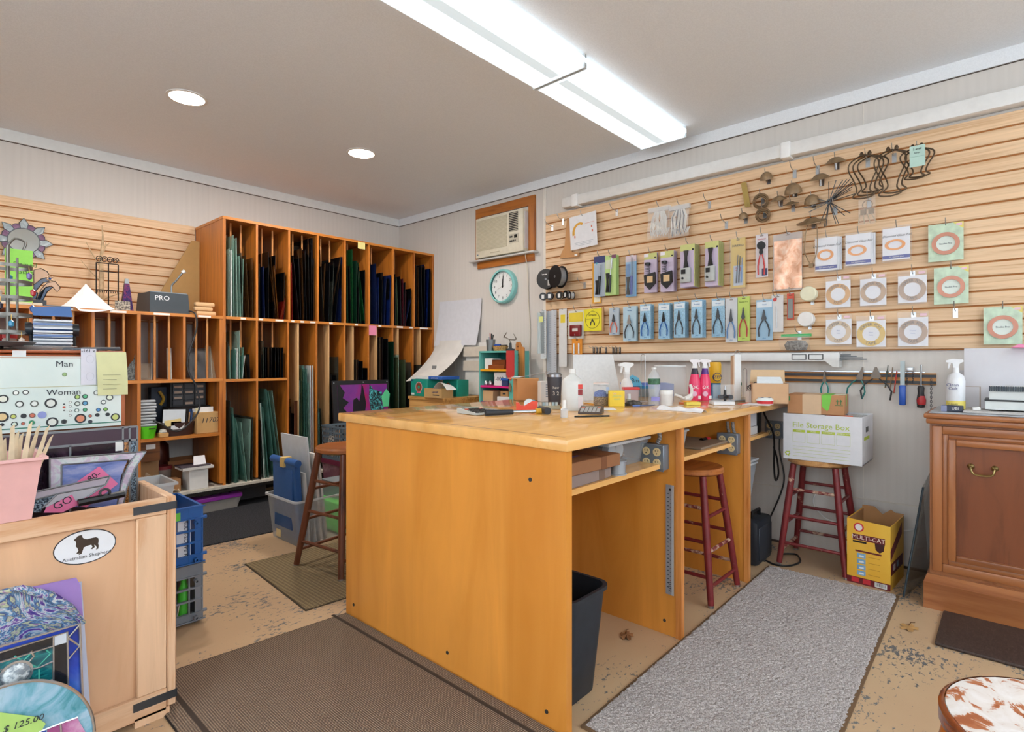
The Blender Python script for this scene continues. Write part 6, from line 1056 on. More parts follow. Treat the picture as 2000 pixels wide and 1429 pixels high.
MB().box(w_ / 2 - 0.0002, 0.10, h * 0.66, w_ / 2 + 0.0006, 0.17, h * 0.77).obj('hand_hole', BLACK, t); bx(t, 'side_print', LIMEP, w_ / 2, 0.05, h * 0.5, w_ / 2 + 0.0006, 0.2, h * 0.57)
bx(t, 'orange_folder', M('#e0613a', 0.6), 0.02, 0.03, h * 0.4, 0.15, 0.036, h + 0.004); bx(t, 'clear_sleeve', M('#cfd6d8', 0.2, 0, 0.5), -0.0, 0.06, h * 0.4, 0.19, 0.27, h - 0.006)
t = thing('shipping_carton', 'brown shipping carton with bright green tape', 'carton', (3.50, 0.812, 0.8915), FACE_R + R(6)); CB2 = M('#b5835a', 0.8)
rb(t, 'carton', CB2, -0.165, 0.015, 0, 0.125, 0.245, 0.112, r=0.003, seg=1); GT = M('#74c143', 0.5)
MB().prism([(0.012, 0.112), (0.062, 0.112), (0.05, 0.035), (0.04, 0.022), (0.015, 0.045)], 0.0135, 0.0148).obj('green_tape', GT, t); bx(t, 'green_tape', GT, 0.012, 0.0148, 0.112, 0.062, 0.2, 0.1135); bx(t, 'paper_tape', M('#d2b391', 0.7), -0.085, 0.0138, 0.0, 0.01, 0.0148, 0.112); bx(t, 'paper_tape', M('#d2b391', 0.7), -0.085, 0.0148, 0.112, 0.01, 0.2, 0.113)
bx(t, 'green_patch', M('#3f8a52', 0.6), -0.1655, 0.0138, 0.075, -0.15, 0.0148, 0.10); bx(t, 'top_label', M('#dfe0c8', 0.6), 0.065, 0.07, 0.112, 0.12, 0.2, 0.1128); bx(t, 'green_strip', GT, 0.1252, 0.11, 0.05, 0.1262, 0.125, 0.112)
for s in (0.09, 0.107): MB().prism([(s - 0.007, 0.078), (s, 0.09), (s + 0.007, 0.078), (s + 0.002, 0.078), (s + 0.002, 0.062), (s - 0.002, 0.062), (s - 0.002, 0.078)], 0.0136, 0.0148).obj('up_arrow', M('#3f6f42', 0.7), t)
bx(t, 'arrow_line', M('#3f6f42', 0.7), 0.078, 0.0138, 0.055, 0.118, 0.0148, 0.058)

# ================================================================== litter carton
t = thing('litter_carton', 'open yellow cat litter carton on the floor', 'carton', (3.455, 0.565, 0), FACE_R + R(-4)); LY = marble('litter_yellow', [(0.35, '#e6a827'), (0.65, '#efc24a')], 2, 0.5, 0.5); w_, dp, h = 0.20, 0.30, 0.345; KR = M('#b08052', 0.8)
m = MB(); m.add([(-w_ / 2, 0, 0), (w_ / 2, 0, 0), (w_ / 2, 0, h * 0.97), (-w_ / 2, 0, h)], [(0, 1, 2, 3)]); m.add([(-w_ / 2, 0.003, 0), (w_ / 2, 0.003, 0), (w_ / 2, 0.003, h * 0.97), (-w_ / 2, 0.003, h)], [(3, 2, 1, 0)]); m.add([(-w_ / 2, 0, h), (w_ / 2, 0, h * 0.97), (w_ / 2, 0.003, h * 0.97), (-w_ / 2, 0.003, h)], [(0, 1, 2, 3)]); m.obj('front_side', LY, t)
MB().prism([(-w_ / 2, 0), (w_ / 2, 0), (w_ / 2, h * 1.0), (w_ * 0.3, h * 1.0), (w_ * 0.2, h * 1.04), (0.0, h * 0.94), (-w_ * 0.2, h * 1.05), (-w_ / 2, h * 1.05)], dp - 0.003, dp).obj('back_side', KR, t)
bx(t, 'end_side', LY, w_ / 2 - 0.003, 0.003, 0, w_ / 2, dp - 0.003, h * 0.97); bx(t, 'end_side', LY, -w_ / 2, 0.003, 0, -w_ / 2 + 0.003, dp - 0.003, h); bx(t, 'inner_lining', KR, -w_ / 2 + 0.003, 0.003, 0, -w_ / 2 + 0.006, dp - 0.003, h * 0.99); bx(t, 'inner_lining', KR, w_ / 2 - 0.006, 0.003, 0, w_ / 2 - 0.003, dp - 0.003, h * 0.96); bx(t, 'bottom', KR, -w_ / 2 + 0.003, 0.003, 0, w_ / 2 - 0.003, dp - 0.003, 0.004)
MAR = M('#6b1a22', 0.5); bx(t, 'maroon_base', MAR, -w_ / 2, -0.0008, 0, w_ / 2, 0, h * 0.10); bx(t, 'maroon_banner', MAR, -w_ * 0.36, -0.0008, h * 0.68, w_ * 0.38, 0, h * 0.77); text(t, 'MULTI-CAT', 0.030, (0, -0.002, h * 0.725), M('#f0d9c9', 0.5)); bx(t, 'black_banner', BLACK, -w_ * 0.36, -0.0008, h * 0.64, -w_ * 0.04, 0, h * 0.668)
MB().cyl((-w_ * 0.22, -0.001, h * 0.88), (-w_ * 0.22, 0, h * 0.88), 0.024, n=24).obj('round_logo', M('#c9303a', 0.5), t); MB().cyl((-w_ * 0.22, -0.0016, h * 0.88), (-w_ * 0.22, 0, h * 0.88), 0.017, n=24).obj('logo_face', M('#e9e2dc', 0.5), t); MB().prism([(0.03, h * 0.68), (0.075, h * 0.68), (0.07, h * 0.58), (0.052, h * 0.54), (0.034, h * 0.58)], -0.0014, -0.0002).obj('shield', M('#3d1a1c', 0.4), t); bx(t, 'caption', MAR, -w_ * 0.3, -0.0008, h * 0.5, w_ * 0.3, 0, h * 0.525)
for k in range(4): bx(t, 'picture', M('#7fa8c8', 0.5), -w_ * 0.26, -0.0008, h * (0.14 + k * 0.09), -w_ * 0.06, 0, h * (0.21 + k * 0.09)); bx(t, 'picture_subject', M('#dfe6ea', 0.5), -w_ * 0.21, -0.0014, h * (0.155 + k * 0.09), -w_ * 0.10, 0, h * (0.18 + k * 0.09)); bx(t, 'caption_line', M('#c98f2a', 0.6), 0.0, -0.0006, h * (0.17 + k * 0.09), w_ * 0.27, 0, h * (0.178 + k * 0.09))
for x in (-0.078, -0.025): bx(t, 'base_icon', M('#c9303a', 0.5), x, -0.0014, h * 0.02, x + 0.035, 0, h * 0.09)
bx(t, 'barcode', WHITE, 0.03, -0.0014, h * 0.015, 0.085, 0, h * 0.085)
for k in range(9): bx(t, 'barcode_bar', BLACK, 0.035 + k * 0.005, -0.0018, h * 0.03, 0.037 + k * 0.005, -0.001, h * 0.08)
bx(t, 'maroon_side', MAR, w_ / 2 - 0.0002, 0.01, h * 0.22, w_ / 2 + 0.0008, dp - 0.03, h * 0.40); bx(t, 'white_side_icon', M('#d8c8c4', 0.5), w_ / 2, 0.06, h * 0.27, w_ / 2 + 0.0014, 0.10, h * 0.36); bx(t, 'white_side_icon', M('#9fb4c4', 0.5), w_ / 2, 0.13, h * 0.27, w_ / 2 + 0.0014, 0.17, h * 0.36); MB().hull8([(w_ / 2, 0.0, h * 0.45), (w_ / 2 + 0.001, 0.0, h * 0.45), (w_ / 2 + 0.001, 0.25, h * 0.72), (w_ / 2, 0.25, h * 0.72)], [(w_ / 2, 0.0, h * 0.6), (w_ / 2 + 0.001, 0.0, h * 0.6), (w_ / 2 + 0.001, 0.25, h * 0.9), (w_ / 2, 0.25, h * 0.9)]).obj('maroon_sash', MAR, t)

# ================================================================== right cabinet
CBW = wood('#7d4527', '#5f3018', 'z', 0.3, 0.6, 10); CBR = wood('#a5683c', '#84491f', 'y', 0.32, 0.6, 12); CBZ = wood('#a5683c', '#84491f', 'z', 0.32, 0.6, 12)
t = thing('sideboard_cabinet', 'reddish brown wooden cabinet with moulded door panel', 'cabinet'); X0, YT = 3.36, 0.318
zt = 0.943
bx(t, 'plinth', CBR, 3.344, -1.2, 0, 3.88, YT, 0.125); MB().hull8([(3.344, -1.2, 0.125), (3.88, -1.2, 0.125), (3.88, YT, 0.125), (3.344, YT, 0.125)], [(3.372, -1.2, 0.16), (3.88, -1.2, 0.16), (3.88, YT - 0.012, 0.16), (3.372, YT - 0.012, 0.16)]).obj('plinth_moulding', CBR, t)
bx(t, 'carcass', CBZ, 3.40, -1.2, 0.16, 3.88, YT - 0.02, zt - 0.045)
rb(t, 'top', CBR, 3.352, -1.2, zt - 0.022, 3.885, YT, zt, r=0.005); rb(t, 'top_moulding', CBR, 3.366, -1.2, zt - 0.05, 3.88, YT - 0.008, zt - 0.022, r=0.006)
ra, rb_, zb_, zt_ = YT - 0.03, -0.70, 0.175, zt - 0.06
d = bx(t, 'door', CBW, 3.395, rb_, zb_, 3.402, ra, zt_)
for off, wd, ex in ((0.0, 0.04, 0.0), (0.04, 0.022, 0.008), (0.062, 0.03, -0.006)):
    xx = 3.385 + ex
    rb(d, 'moulding', CBZ, xx, ra - off - wd, zb_ + off, 3.40, ra - off, zt_ - off, r=0.005); rb(d, 'moulding', CBR, xx, rb_, zt_ - off - wd, 3.40, ra - off - wd, zt_ - off, r=0.005); rb(d, 'moulding', CBR, xx, rb_, zb_ + off, 3.40, ra - off - wd, zb_ + off + wd, r=0.005)
a, b = onX(1896, 911, 3.385), onX(1943, 916, 3.385)
h_ = MB().tube(sm([(3.385, a.y, a.z), (3.36, a.y, a.z - 0.002), (3.358, a.y - 0.012, a.z - 0.03), (3.358, b.y + 0.012, a.z - 0.03), (3.36, b.y, a.z - 0.002), (3.385, b.y, a.z)], 3), 0.0048, 6).obj('handle', M('#9c8a58', 0.3, 0.85), d, True)
for y in (a.y, b.y): m = MB(); m.m = Matrix.Translation((3.394, y, a.z)) @ Matrix.Rotation(R(-90), 4, 'Y'); m.lathe([(0, 0), (0.014, 0), (0.012, 0.006), (0.006, 0.012), (0, 0.012)], 14).obj('rosette', M('#9c8a58', 0.3, 0.85), d, True)
CZ = zt + 0.0005
tag(MB().rbox(3.375, -1.1, CZ, 3.87, 0.30, CZ + 0.006, r=0.002).obj('grey_board', M('#a9adb3', 0.4)), 'grey board covering the cabinet top', 'board'); CZ += 0.0065
t = thing('cleaner_bottle', 'white pump cleaner bottle lettered CLEAN CULT', 'spray bottle', (3.52, 0.205, CZ), FACE_R); bottle(t, [(0, 0), (0.036, 0), (0.038, 0.006), (0.038, 0.15), (0.032, 0.175), (0.014, 0.19), (0.012, 0.215), (0, 0.215)], M('#dfe1e4', 0.35), 'bottle', 24); trigger(t, 0.215, 0.62, M('#e4e5e7', 0.35), 0.1); bottle(t, [(0.0386, 0.01), (0.0386, 0.05), (0.036, 0.055)], M('#e3d267', 0.5), 'yellow_label', 24, caps=False)
text(t, 'Clean', 0.021, (-0.01, -0.0385, 0.13), NAVY, rz=0); text(t, 'Cult', 0.021, (-0.008, -0.0385, 0.112), NAVY); text(t, 'CLEANER', 0.009, (-0.008, -0.0392, 0.035), TEXT)
t = boxy('tape_box', 'small dark blue box lettered UBI on the cabinet', 'box', (3.45, 0.215, CZ), FACE_R, 0.085, 0.04, 0.03, M('#2c3346', 0.4)); text(t, 'UBI', 0.018, (0.012, -0.001, 0.016), WHITE); bx(t, 'end_panel', M('#8a90b0', 0.5), -0.0426, -0.0006, 0.001, -0.02, 0, 0.029)
t = thing('white_display_board', 'tall white board standing at the back of the cabinet', 'board', (3.70, 0.0, CZ), FACE_R); wb = onX(1883, 740, 3.70).y; bx(t, 'panel', M('#d6d4d8', 0.5, var=0.01), -wb, 0, 0, 0.6, 0.015, 1.263 - CZ); bx(t, 'fold_panel', M('#cfcdd0', 0.5, var=0.01), -wb - 0.05, 0.05, 0, 0.1, 0.06, 0.20); bx(t, 'crease', M('#a9a8ad', 0.6), 0.09, -0.001, 0.06, 0.092, 0, 0.25)
MB().prism([(0.0, 0.0), (0.03, 0.018), (0.08, 0.004), (0.3, 0.0)], -0.06, 0.01).obj('pink_note', M('#ee8fb8', 0.7), t).location = (0.0, 0, 1.264 - CZ)
t = thing('grinder_machine', 'white glass grinder with black bristle edge', 'grinder', (3.47, 0.0, CZ + 0.0125), FACE_R); wg = onX(1932, 780, 3.47).y; GRW = M('#d5dad8', 0.4)
bx(t, 'lower_case', GRW, -wg - 0.015, 0, 0.006, 0.5, 0.18, 0.045); bx(t, 'dark_seam', BLACK, -wg - 0.017, -0.002, 0.045, 0.5, 0.18, 0.053); bx(t, 'upper_case', GRW, -wg, 0.006, 0.053, 0.5, 0.17, 0.115)
for q in range(40): bx(t, 'bristle', M('#3a4652', 0.7), -wg + q * 0.006, -0.004, 0.093, -wg + q * 0.006 + 0.0035, 0.006, 0.117)
bx(t, 'foot', BLACK, -wg, 0.0, 0.0, -wg + 0.012, 0.02, 0.006)
t = tag(MB().rbox(3.40, -0.7, CZ, 3.66, onX(1880, 800, 3.40).y, CZ + 0.0115, r=0.003).obj('shallow_tray', M('#bdb8b4', 0.4)), 'shallow grey tray beneath the grinder', 'tray')
t = boxy('plug_block', 'small white plug block on the shallow tray', 'plug', (3.44, onX(1907, 790, 3.44).y, CZ + 0.012), FACE_R, 0.03, 0.02, 0.016, WHITE)
t = thing('wire_frame_holder', 'thin wire holder behind the cleaner bottle', 'holder', (3.60, 0.16, CZ), FACE_R); MB().tube([(-0.02, 0, 0), (-0.02, 0, 0.12), (0.045, 0, 0.12), (0.045, 0, 0)], 0.003, 5).obj('frame', M('#b9a79a', 0.4), t, True); bx(t, 'base', STEEL, -0.03, -0.05, 0, 0.10, 0.01, 0.004)
# glass pane beside the cabinet
t = thing('leaning_pane', 'dark edged glass pane leaning beside the cabinet', 'glass pane'); a, b = onZ(1766, 1166), onX(1811, 940, 3.55)
MB().hull8([(a.x, a.y, 0.0), (3.86, 0.335, 0.0), (3.862, 0.341, 0.0), (a.x, a.y + 0.006, 0.0)], [(3.52, 0.332, 0.55), (3.86, 0.322, 0.60), (3.862, 0.328, 0.60), (3.52, 0.338, 0.55)]).obj('pane', M('#8d8a80', 0.05, 0, 0.55), t); MB().cyl((a.x, a.y + 0.003, 0.0), (3.52, 0.335, 0.55), 0.005, n=6).obj('edge_strip', M('#2a3a44', 0.4), t)
# cords and litter on the floor
t = thing('extension_cord', 'black cord with a plug under the file box stool', 'cord'); P = [onZ(x, y, 0.006) for x, y in ((1480, 1092), (1495, 1094), (1510, 1101), (1525, 1104), (1545, 1104), (1560, 1099), (1563, 1093), (1556, 1083), (1540, 1081), (1520, 1082))]
MB().tube(sm(P, 4), 0.0055, 6).obj('cable', BLACK, t, True); MB().cyl(P[0], P[1], 0.010, 0.013, 8).obj('plug', BLACK, t, True)
t = thing('electric_lead', 'black cord running down the wall behind the file box', 'cord'); MB().tube(sm([(3.875, 1.12, 0.80), (3.87, 1.13, 0.62), (3.865, 1.10, 0.45), (3.86, 1.12, 0.33), (3.86, 1.20, 0.12), (3.80, 1.22, 0.01), (3.7, 1.25, 0.006)], 5), 0.005, 6).obj('cable', BLACK, t, True)
t = thing('electric_lead', 'white cord looping low on the wall near the litter carton', 'cord'); MB().tube(sm([(3.885, 0.92, 0.36), (3.88, 0.93, 0.30), (3.88, 0.89, 0.24), (3.885, 0.80, 0.2), (3.885, 0.45, 0.22), (3.885, 0.38, 0.31), (3.88, 0.34, 0.40)], 5), 0.004, 6).obj('cable', WHITE, t, True)
def leaf(label, px_, rz, s, c, flatk=0.25):
    p = onZ(*px_); poly = []
    for k in range(30): a = 2 * PI * k / 30; r = s * (0.62 + 0.38 * abs(math.cos(a * 2.5)) ** 0.8) * (1 if k % 2 else 0.86); poly.append((r * math.cos(a), r * math.sin(a) * 0.75))
    m = MB(); n = len(poly); vs = [(0, 0, 0.012 * flatk * 4)] + [(x, y, 0.002 + 0.012 * (0.5 + 0.5 * math.sin(i * 1.3)) * flatk * 3) for i, (x, y) in enumerate(poly)]; m.add(vs, [(0, 1 + i, 1 + (i + 1) % n) for i in range(n)])
    o = thing('dry_leaf', label, 'leaf', p, rz, 'dry leaves on the floor'); m.obj('blade', M(c, 0.8, var=0.15), o, True); MB().tube([(0, 0, 0.012), (s * 1.1, 0.01, 0.006), (s * 1.5, 0.0, 0.004)], 0.0015, 4).obj('stem', M('#6a4a2c', 0.7), o, True)
leaf('curled brown leaf on the floor in the first bay', (1224, 1243), 0.4, 0.042, '#8a5a32'); leaf('pale tan leaf on the floor by the rug', (1775, 1226), -0.2, 0.05, '#b98d55', 0.1)
# ================================================================== glass in the rack
def gm(h, a=1.0, r=0.06): return M(h, r, 0, a, var=0.12, scale=4)
BLK = gm('#0c0d10'); NVY = gm('#101a3a'); DGR = gm('#0c2a1c'); CLG = gm('#9fbfb2', 0.5); CLG2 = gm('#86ad9f', 0.55); TEALG = gm('#5a8c80', 0.6); BRG = gm('#4a3018', 0.6); REDG = gm('#7d1410', 0.8); MRG = gm('#4a1420', 0.85); GRNG = gm('#124a26', 0.75); BLUG = gm('#0f2052', 0.88); OLV = gm('#3a4a34', 0.8); WHG = M('#d5dad6', 0.3, var=0.03); AMB = gm('#7a4a1c', 0.55); SMK = gm('#3d423c', 0.7)
ORD = ('first', 'second', 'third', 'fourth', 'fifth', 'sixth', 'seventh', 'eighth')
def pane(x0, x1, zb, h, yf, yb, mat, label, group, t=0.0035, top_slant=0.0):
    m = MB(); m.hull8([(x0, yf, zb), (x0 + t, yf, zb), (x0 + t, yb, zb), (x0, yb, zb)], [(x1, yf, zb + h), (x1 + t, yf, zb + h), (x1 + t, yb, zb + h + top_slant), (x1, yb, zb + h + top_slant)])
    return tag(m.obj('glass_sheet', mat), label, 'glass sheet', group)
NAMES = {id(BLK): 'black', id(NVY): 'navy', id(DGR): 'deep green', id(CLG): 'clear pale green', id(CLG2): 'clear grey green', id(TEALG): 'teal green', id(BRG): 'brown', id(REDG): 'red', id(MRG): 'maroon', id(GRNG): 'bright green', id(BLUG): 'blue', id(OLV): 'olive', id(WHG): 'white', id(AMB): 'amber', id(SMK): 'smoky grey'}
def fill(a, b, zb, H, row, idx, lst, yf=RY0 - 0.012, yb=RY1 - 0.05, where=None):
    """lst: (bottom fraction, top fraction, height fraction, glass, depth fraction)"""
    cnt = {}; where = where or ('%s compartment of the %s' % (ORD[idx], row))
    for f0, f1, hf, mt, df in lst:
        nm = NAMES[id(mt)]; cnt[nm] = cnt.get(nm, 0) + 1
    seen = {}
    for f0, f1, hf, mt, df in lst:
        hf = min(0.94, hf * 1.14) if row and idx else hf
        nm = NAMES[id(mt)]; seen[nm] = seen.get(nm, 0) + 1
        w = b - a - 0.03; lab = '%s%s glass sheet in the %s' % (((ORD[seen[nm] - 1] + ' ') if cnt[nm] > 1 else ''), nm, where)
        pane(a + 0.012 + w * f0, a + 0.012 + w * f1, zb + 0.0006, H * hf, yf + random.uniform(0, 0.03), yf + (yb - yf) * df, mt, lab, 'glass sheets in the rack')
UH = 0.80
U = [[(0.02, 0.02, .68, CLG, 1), (0.12, 0.1, .67, WHG, .08), (0.2, 0.16, .82, CLG2, 1), (0.34, 0.3, .80, CLG, .9), (0.46, 0.4, .62, CLG2, .7), (0.6, 0.52, .66, SMK, .8), (0.82, 0.68, .64, BRG, .8), (0.96, 0.94, .62, BRG, .9)],
     [(0.02, 0.02, .50, BLK, 1), (0.2, 0.15, .48, NVY, .9), (0.3, 0.3, .62, BLK, 1), (0.62, 0.42, .58, BRG, .8), (0.7, 0.55, .5, AMB, .6), (0.86, 0.95, .2, REDG, .5)],
     [(0.03, 0.0, .55, REDG, .5), (0.3, 0.05, .62, BLK, 1), (0.4, 0.3, .62, BLK, .8), (0.5, 0.42, .7, BRG, .7), (0.62, 0.55, .68, BLK, .8), (0.75, 0.7, .65, BLK, .9), (0.86, 0.84, .82, BLK, 1), (0.94, 0.9, .86, BLK, 1)],
     [(0.2, 0.02, .72, BRG, .3), (0.1, 0.02, .55, BLK, 1), (0.35, 0.4, .60, BLK, 1), (0.5, 0.62, .6, SMK, .4), (0.7, 0.95, .68, BLK, 1), (0.9, 0.98, .68, NVY, 1)],
     [(0.03, 0.0, .58, DGR, 1), (0.2, 0.15, .6, BLK, 1), (0.3, 0.3, .78, GRNG, .5), (0.45, 0.42, .66, DGR, 1), (0.7, 0.5, .66, DGR, .9), (0.95, 0.6, .65, GRNG, .3)],
     [(0.02, 0.02, .66, BLK, 1), (0.25, 0.2, .66, NVY, .7), (0.4, 0.4, .52, BLUG, 1), (0.7, 0.8, .55, NVY, .8), (0.9, 0.98, .56, BLUG, .6)],
     [(0.02, 0.02, .58, BLK, 1), (0.2, 0.1, .55, OLV, .6), (0.35, 0.3, .56, BLK, .9), (0.5, 0.5, .54, MRG, 1), (0.6, 0.62, .4, MRG, .7), (0.6, 0.98, .34, NVY, .4)],
     [(0.02, 0.02, .72, BLK, 1), (0.25, 0.2, .7, BRG, .8), (0.4, 0.3, .72, BLK, 1), (0.6, 0.6, .74, NVY, 1), (0.8, 0.95, .7, BLUG, .3)]]
for i, lst in enumerate(U):
    lst += [(0.55, 0.6, (.6, .6, .7, .62, .6, .58, .5, .72)[i], CLG2 if i == 0 else BLK, .95), (0.93, 0.95, (.5, .45, .62, .6, .58, .52, .44, .7)[i], BRG if i == 0 else BLK, .95)]
    fill(cols[i] + 0.009, cols[i + 1] - 0.009, 1.556, UH, 'upper rack row', i, lst)
# short compartments and tall compartments of the lower part
fill(1.75, 1.98, 1.05, 0.48, '', 0, [(0.02, 0.02, .62, SMK, 1), (0.1, 0.06, .55, CLG2, .8), (0.3, 0.32, .5, TEALG, .6), (0.36, 0.36, .52, WHG, .1), (0.45, 0.45, .82, CLG, 1), (0.55, 0.6, .54, TEALG, .9), (0.6, 0.7, .4, WHG, .5), (0.85, 0.82, .42, BLK, .9)], where='short left compartment under the upper row')
fill(2.005, 2.25, 1.05, 0.48, '', 0, [(0.04, 0.02, .42, BLK, .9), (0.12, 0.12, .66, SMK, 1), (0.25, 0.25, .55, BLK, .9), (0.45, 0.45, .55, BLK, .9), (0.6, 0.62, .55, BLK, .9), (0.75, 0.75, .55, BLK, .8), (0.92, 0.92, .55, BLK, .8)], where='short right compartment under the upper row')
fill(1.75, 1.98, 0.2045, 0.82, '', 0, [(0.02, 0.02, .48, BLK, .8), (0.07, 0.05, .42, BRG, .6), (0.15, 0.1, .82, SMK, 1), (0.3, 0.2, .75, TEALG, .9), (0.36, 0.25, .65, TEALG, .8), (0.42, 0.3, .6, TEALG, .8), (0.7, 0.3, .64, TEALG, .5), (0.72, 0.5, .6, CLG2, 1), (0.85, 0.9, .62, CLG, .7), (0.95, 0.98, .64, SMK, 1)], where='bottom left compartment of the rack')
fill(2.005, 2.25, 0.2045, 0.82, '', 0, [(0.02, 0.02, .6, BLK, .8), (0.2, 0.04, .78, WHG, .06), (0.24, 0.05, .78, CLG2, .9), (0.35, 0.12, .74, TEALG, .8), (0.6, 0.25, .92, TEALG, 1), (0.78, 0.3, .9, TEALG, .8), (0.9, 0.5, .9, CLG2, .9)], where='bottom right compartment of the rack')
TZ, TH = 0.2045, 1.32
fill(2.262, 2.357, TZ, TH, '', 0, [(0.1, 0.1, .45, BLK, 1), (0.4, 0.2, .5, AMB, .5), (0.7, 0.9, .4, NVY, .6)], where='narrow slot left of the white sheet')
fill(2.357, 2.526, TZ, TH, '', 0, [(0.02, 0.02, .62, CLG2, 1), (0.1, 0.1, .7, OLV, .8), (0.3, 0.25, .72, TEALG, 1), (0.45, 0.4, .68, TEALG, .9), (0.55, 0.5, .7, TEALG, 1), (0.65, 0.6, .6, CLG2, .8), (0.8, 0.78, .72, WHG, .9), (0.9, 0.86, .72, WHG, .04)], where='slot with the tall white sheet')
fill(2.526, 2.651, TZ, TH, '', 0, [(0.1, 0.1, .48, CLG2, 1), (0.3, 0.2, .4, TEALG, .8), (0.7, 0.4, .42, SMK, .6)], where='slot right of the tall white sheet')
fill(2.651, 2.81, TZ, TH, '', 0, [(0.05, 0.05, .66, BLK, 1), (0.4, 0.4, .65, BLK, 1), (0.6, 0.6, .78, SMK, 1), (0.85, 0.85, .6, BLK, .9)], where='dark slot above the milk crate')
fill(2.81, 2.907, TZ, TH, '', 0, [(0.1, 0.1, .5, REDG, 1), (0.5, 0.5, .48, BLK, 1)], where='slot with the red sheet')
fill(2.907, 3.072, TZ, TH, '', 0, [(0.05, 0.05, .76, BLK, 1), (0.35, 0.35, .75, BLK, 1), (0.75, 0.75, .7, BLK, 1)], where='black slot above the purple picture', yf=4.60)
fill(3.072, 3.172, TZ, TH, '', 0, [(0.2, 0.2, .5, DGR, 1), (0.7, 0.7, .5, BLK, 1)], where='slot right of the purple picture')
fill(3.172, 3.357, TZ, TH, '', 0, [(0.05, 0.05, .93, BLK, 1), (0.5, 0.5, .92, BLK, 1), (0.95, 0.98, .9, DGR, 1)], where='tallest black slot in the lower rack', yf=4.60)
fill(3.357, 3.615, TZ, TH, '', 0, [(0.08, 0.08, .78, OLV, 1), (0.12, 0.1, .8, CLG2, .5), (0.5, 0.45, .76, OLV, .8), (0.8, 0.8, .74, SMK, 1)], where='olive slot in the lower rack', yf=4.60)
fill(3.615, 3.87, TZ, TH, '', 0, [(0.05, 0.05, .55, BLK, 1), (0.3, 0.3, .72, SMK, .8), (0.5, 0.5, .5, OLV, 1), (0.85, 0.85, .55, SMK, 1)], where='last slot at the corner', yf=4.62)
# board offcut, notes on panes
tag(MB().slab([(2.30, 4.64), (2.305, 4.64), (2.34, 4.655), (2.335, 4.655)], 0.25, 0.85).obj('curved_offcut', wood('#5a3018', '#3d1d0c', 'z', 0.4)), 'dark brown curved offcut left of the white sheet', 'offcut')
# ================================================================== purple picture, crates before the rack
a = onY(651, 767, 4.50); b = onY(758, 763, 4.50); t = thing('purple_picture', 'purple and red painted glass picture in a black frame', 'picture', ((a.x + b.x) / 2, 4.47, 0.60), 0, rot=(R(-6), 0, R(-3))); w_ = b.x - a.x; h = 0.42
bx(t, 'frame', M('#15151a', 0.4), -w_ / 2, 0, 0, w_ / 2, 0.02, h); PP = marble('purple_paint', [(0.25, '#5a2a86'), (0.45, '#7a2f86'), (0.6, '#a01f55'), (0.8, '#8a1230')], 3, 0.8, 0.15)
bx(t, 'painted_pane', PP, -w_ * 0.42, -0.003, 0.05, w_ * 0.46, 0, h - 0.04)
MB().prism([(-w_ * 0.42, 0.05), (-w_ * 0.34, 0.05), (-w_ * 0.26, 0.12), (-w_ * 0.34, 0.17), (-w_ * 0.24, 0.22), (-w_ * 0.34, 0.26), (-w_ * 0.3, 0.31), (-w_ * 0.38, 0.38), (-w_ * 0.42, 0.38)], -0.006, -0.003).obj('dark_foliage', M('#101418', 0.3), t)
MB().prism([(-w_ * 0.18, 0.1), (w_ * 0.02, 0.1), (w_ * 0.06, 0.2), (w_ * 0.02, 0.36), (0.0, 0.38), (-w_ * 0.02, 0.3), (-w_ * 0.06, 0.22), (-w_ * 0.1, 0.26), (-w_ * 0.16, 0.24)], -0.006, -0.003).obj('dark_silhouette', M('#120f1c', 0.3), t)
MB().prism([(w_ * 0.14, 0.08), (w_ * 0.4, 0.1), (w_ * 0.34, 0.2), (w_ * 0.36, 0.3), (w_ * 0.2, 0.33), (w_ * 0.14, 0.38), (w_ * 0.12, 0.26)], -0.006, -0.003).obj('teal_tower', speckle('#10222a', '#4fb0b8', 60, 0.3, 0, 0.5, 0.62), t)
MB().prism([(w_ * 0.34, 0.26), (w_ * 0.44, 0.33), (w_ * 0.5, 0.28), (w_ * 0.46, 0.16), (w_ * 0.36, 0.16)], -0.012, -0.010).obj('green_note', M('#54c28a', 0.7), t)
for x in (-w_ * 0.47, 0.02, w_ * 0.47): MB().cyl((x, -0.002, h - 0.02), (x, 0.0, h - 0.02), 0.006, n=8).obj('screw', STEEL, t)
boxy('packing_carton', 'plain carton propping up the purple picture', 'carton', ((a.x + b.x) / 2, 4.44, 0), R(-3), w_ * 0.9, 0.12, 0.597, M('#a98258', 0.8))
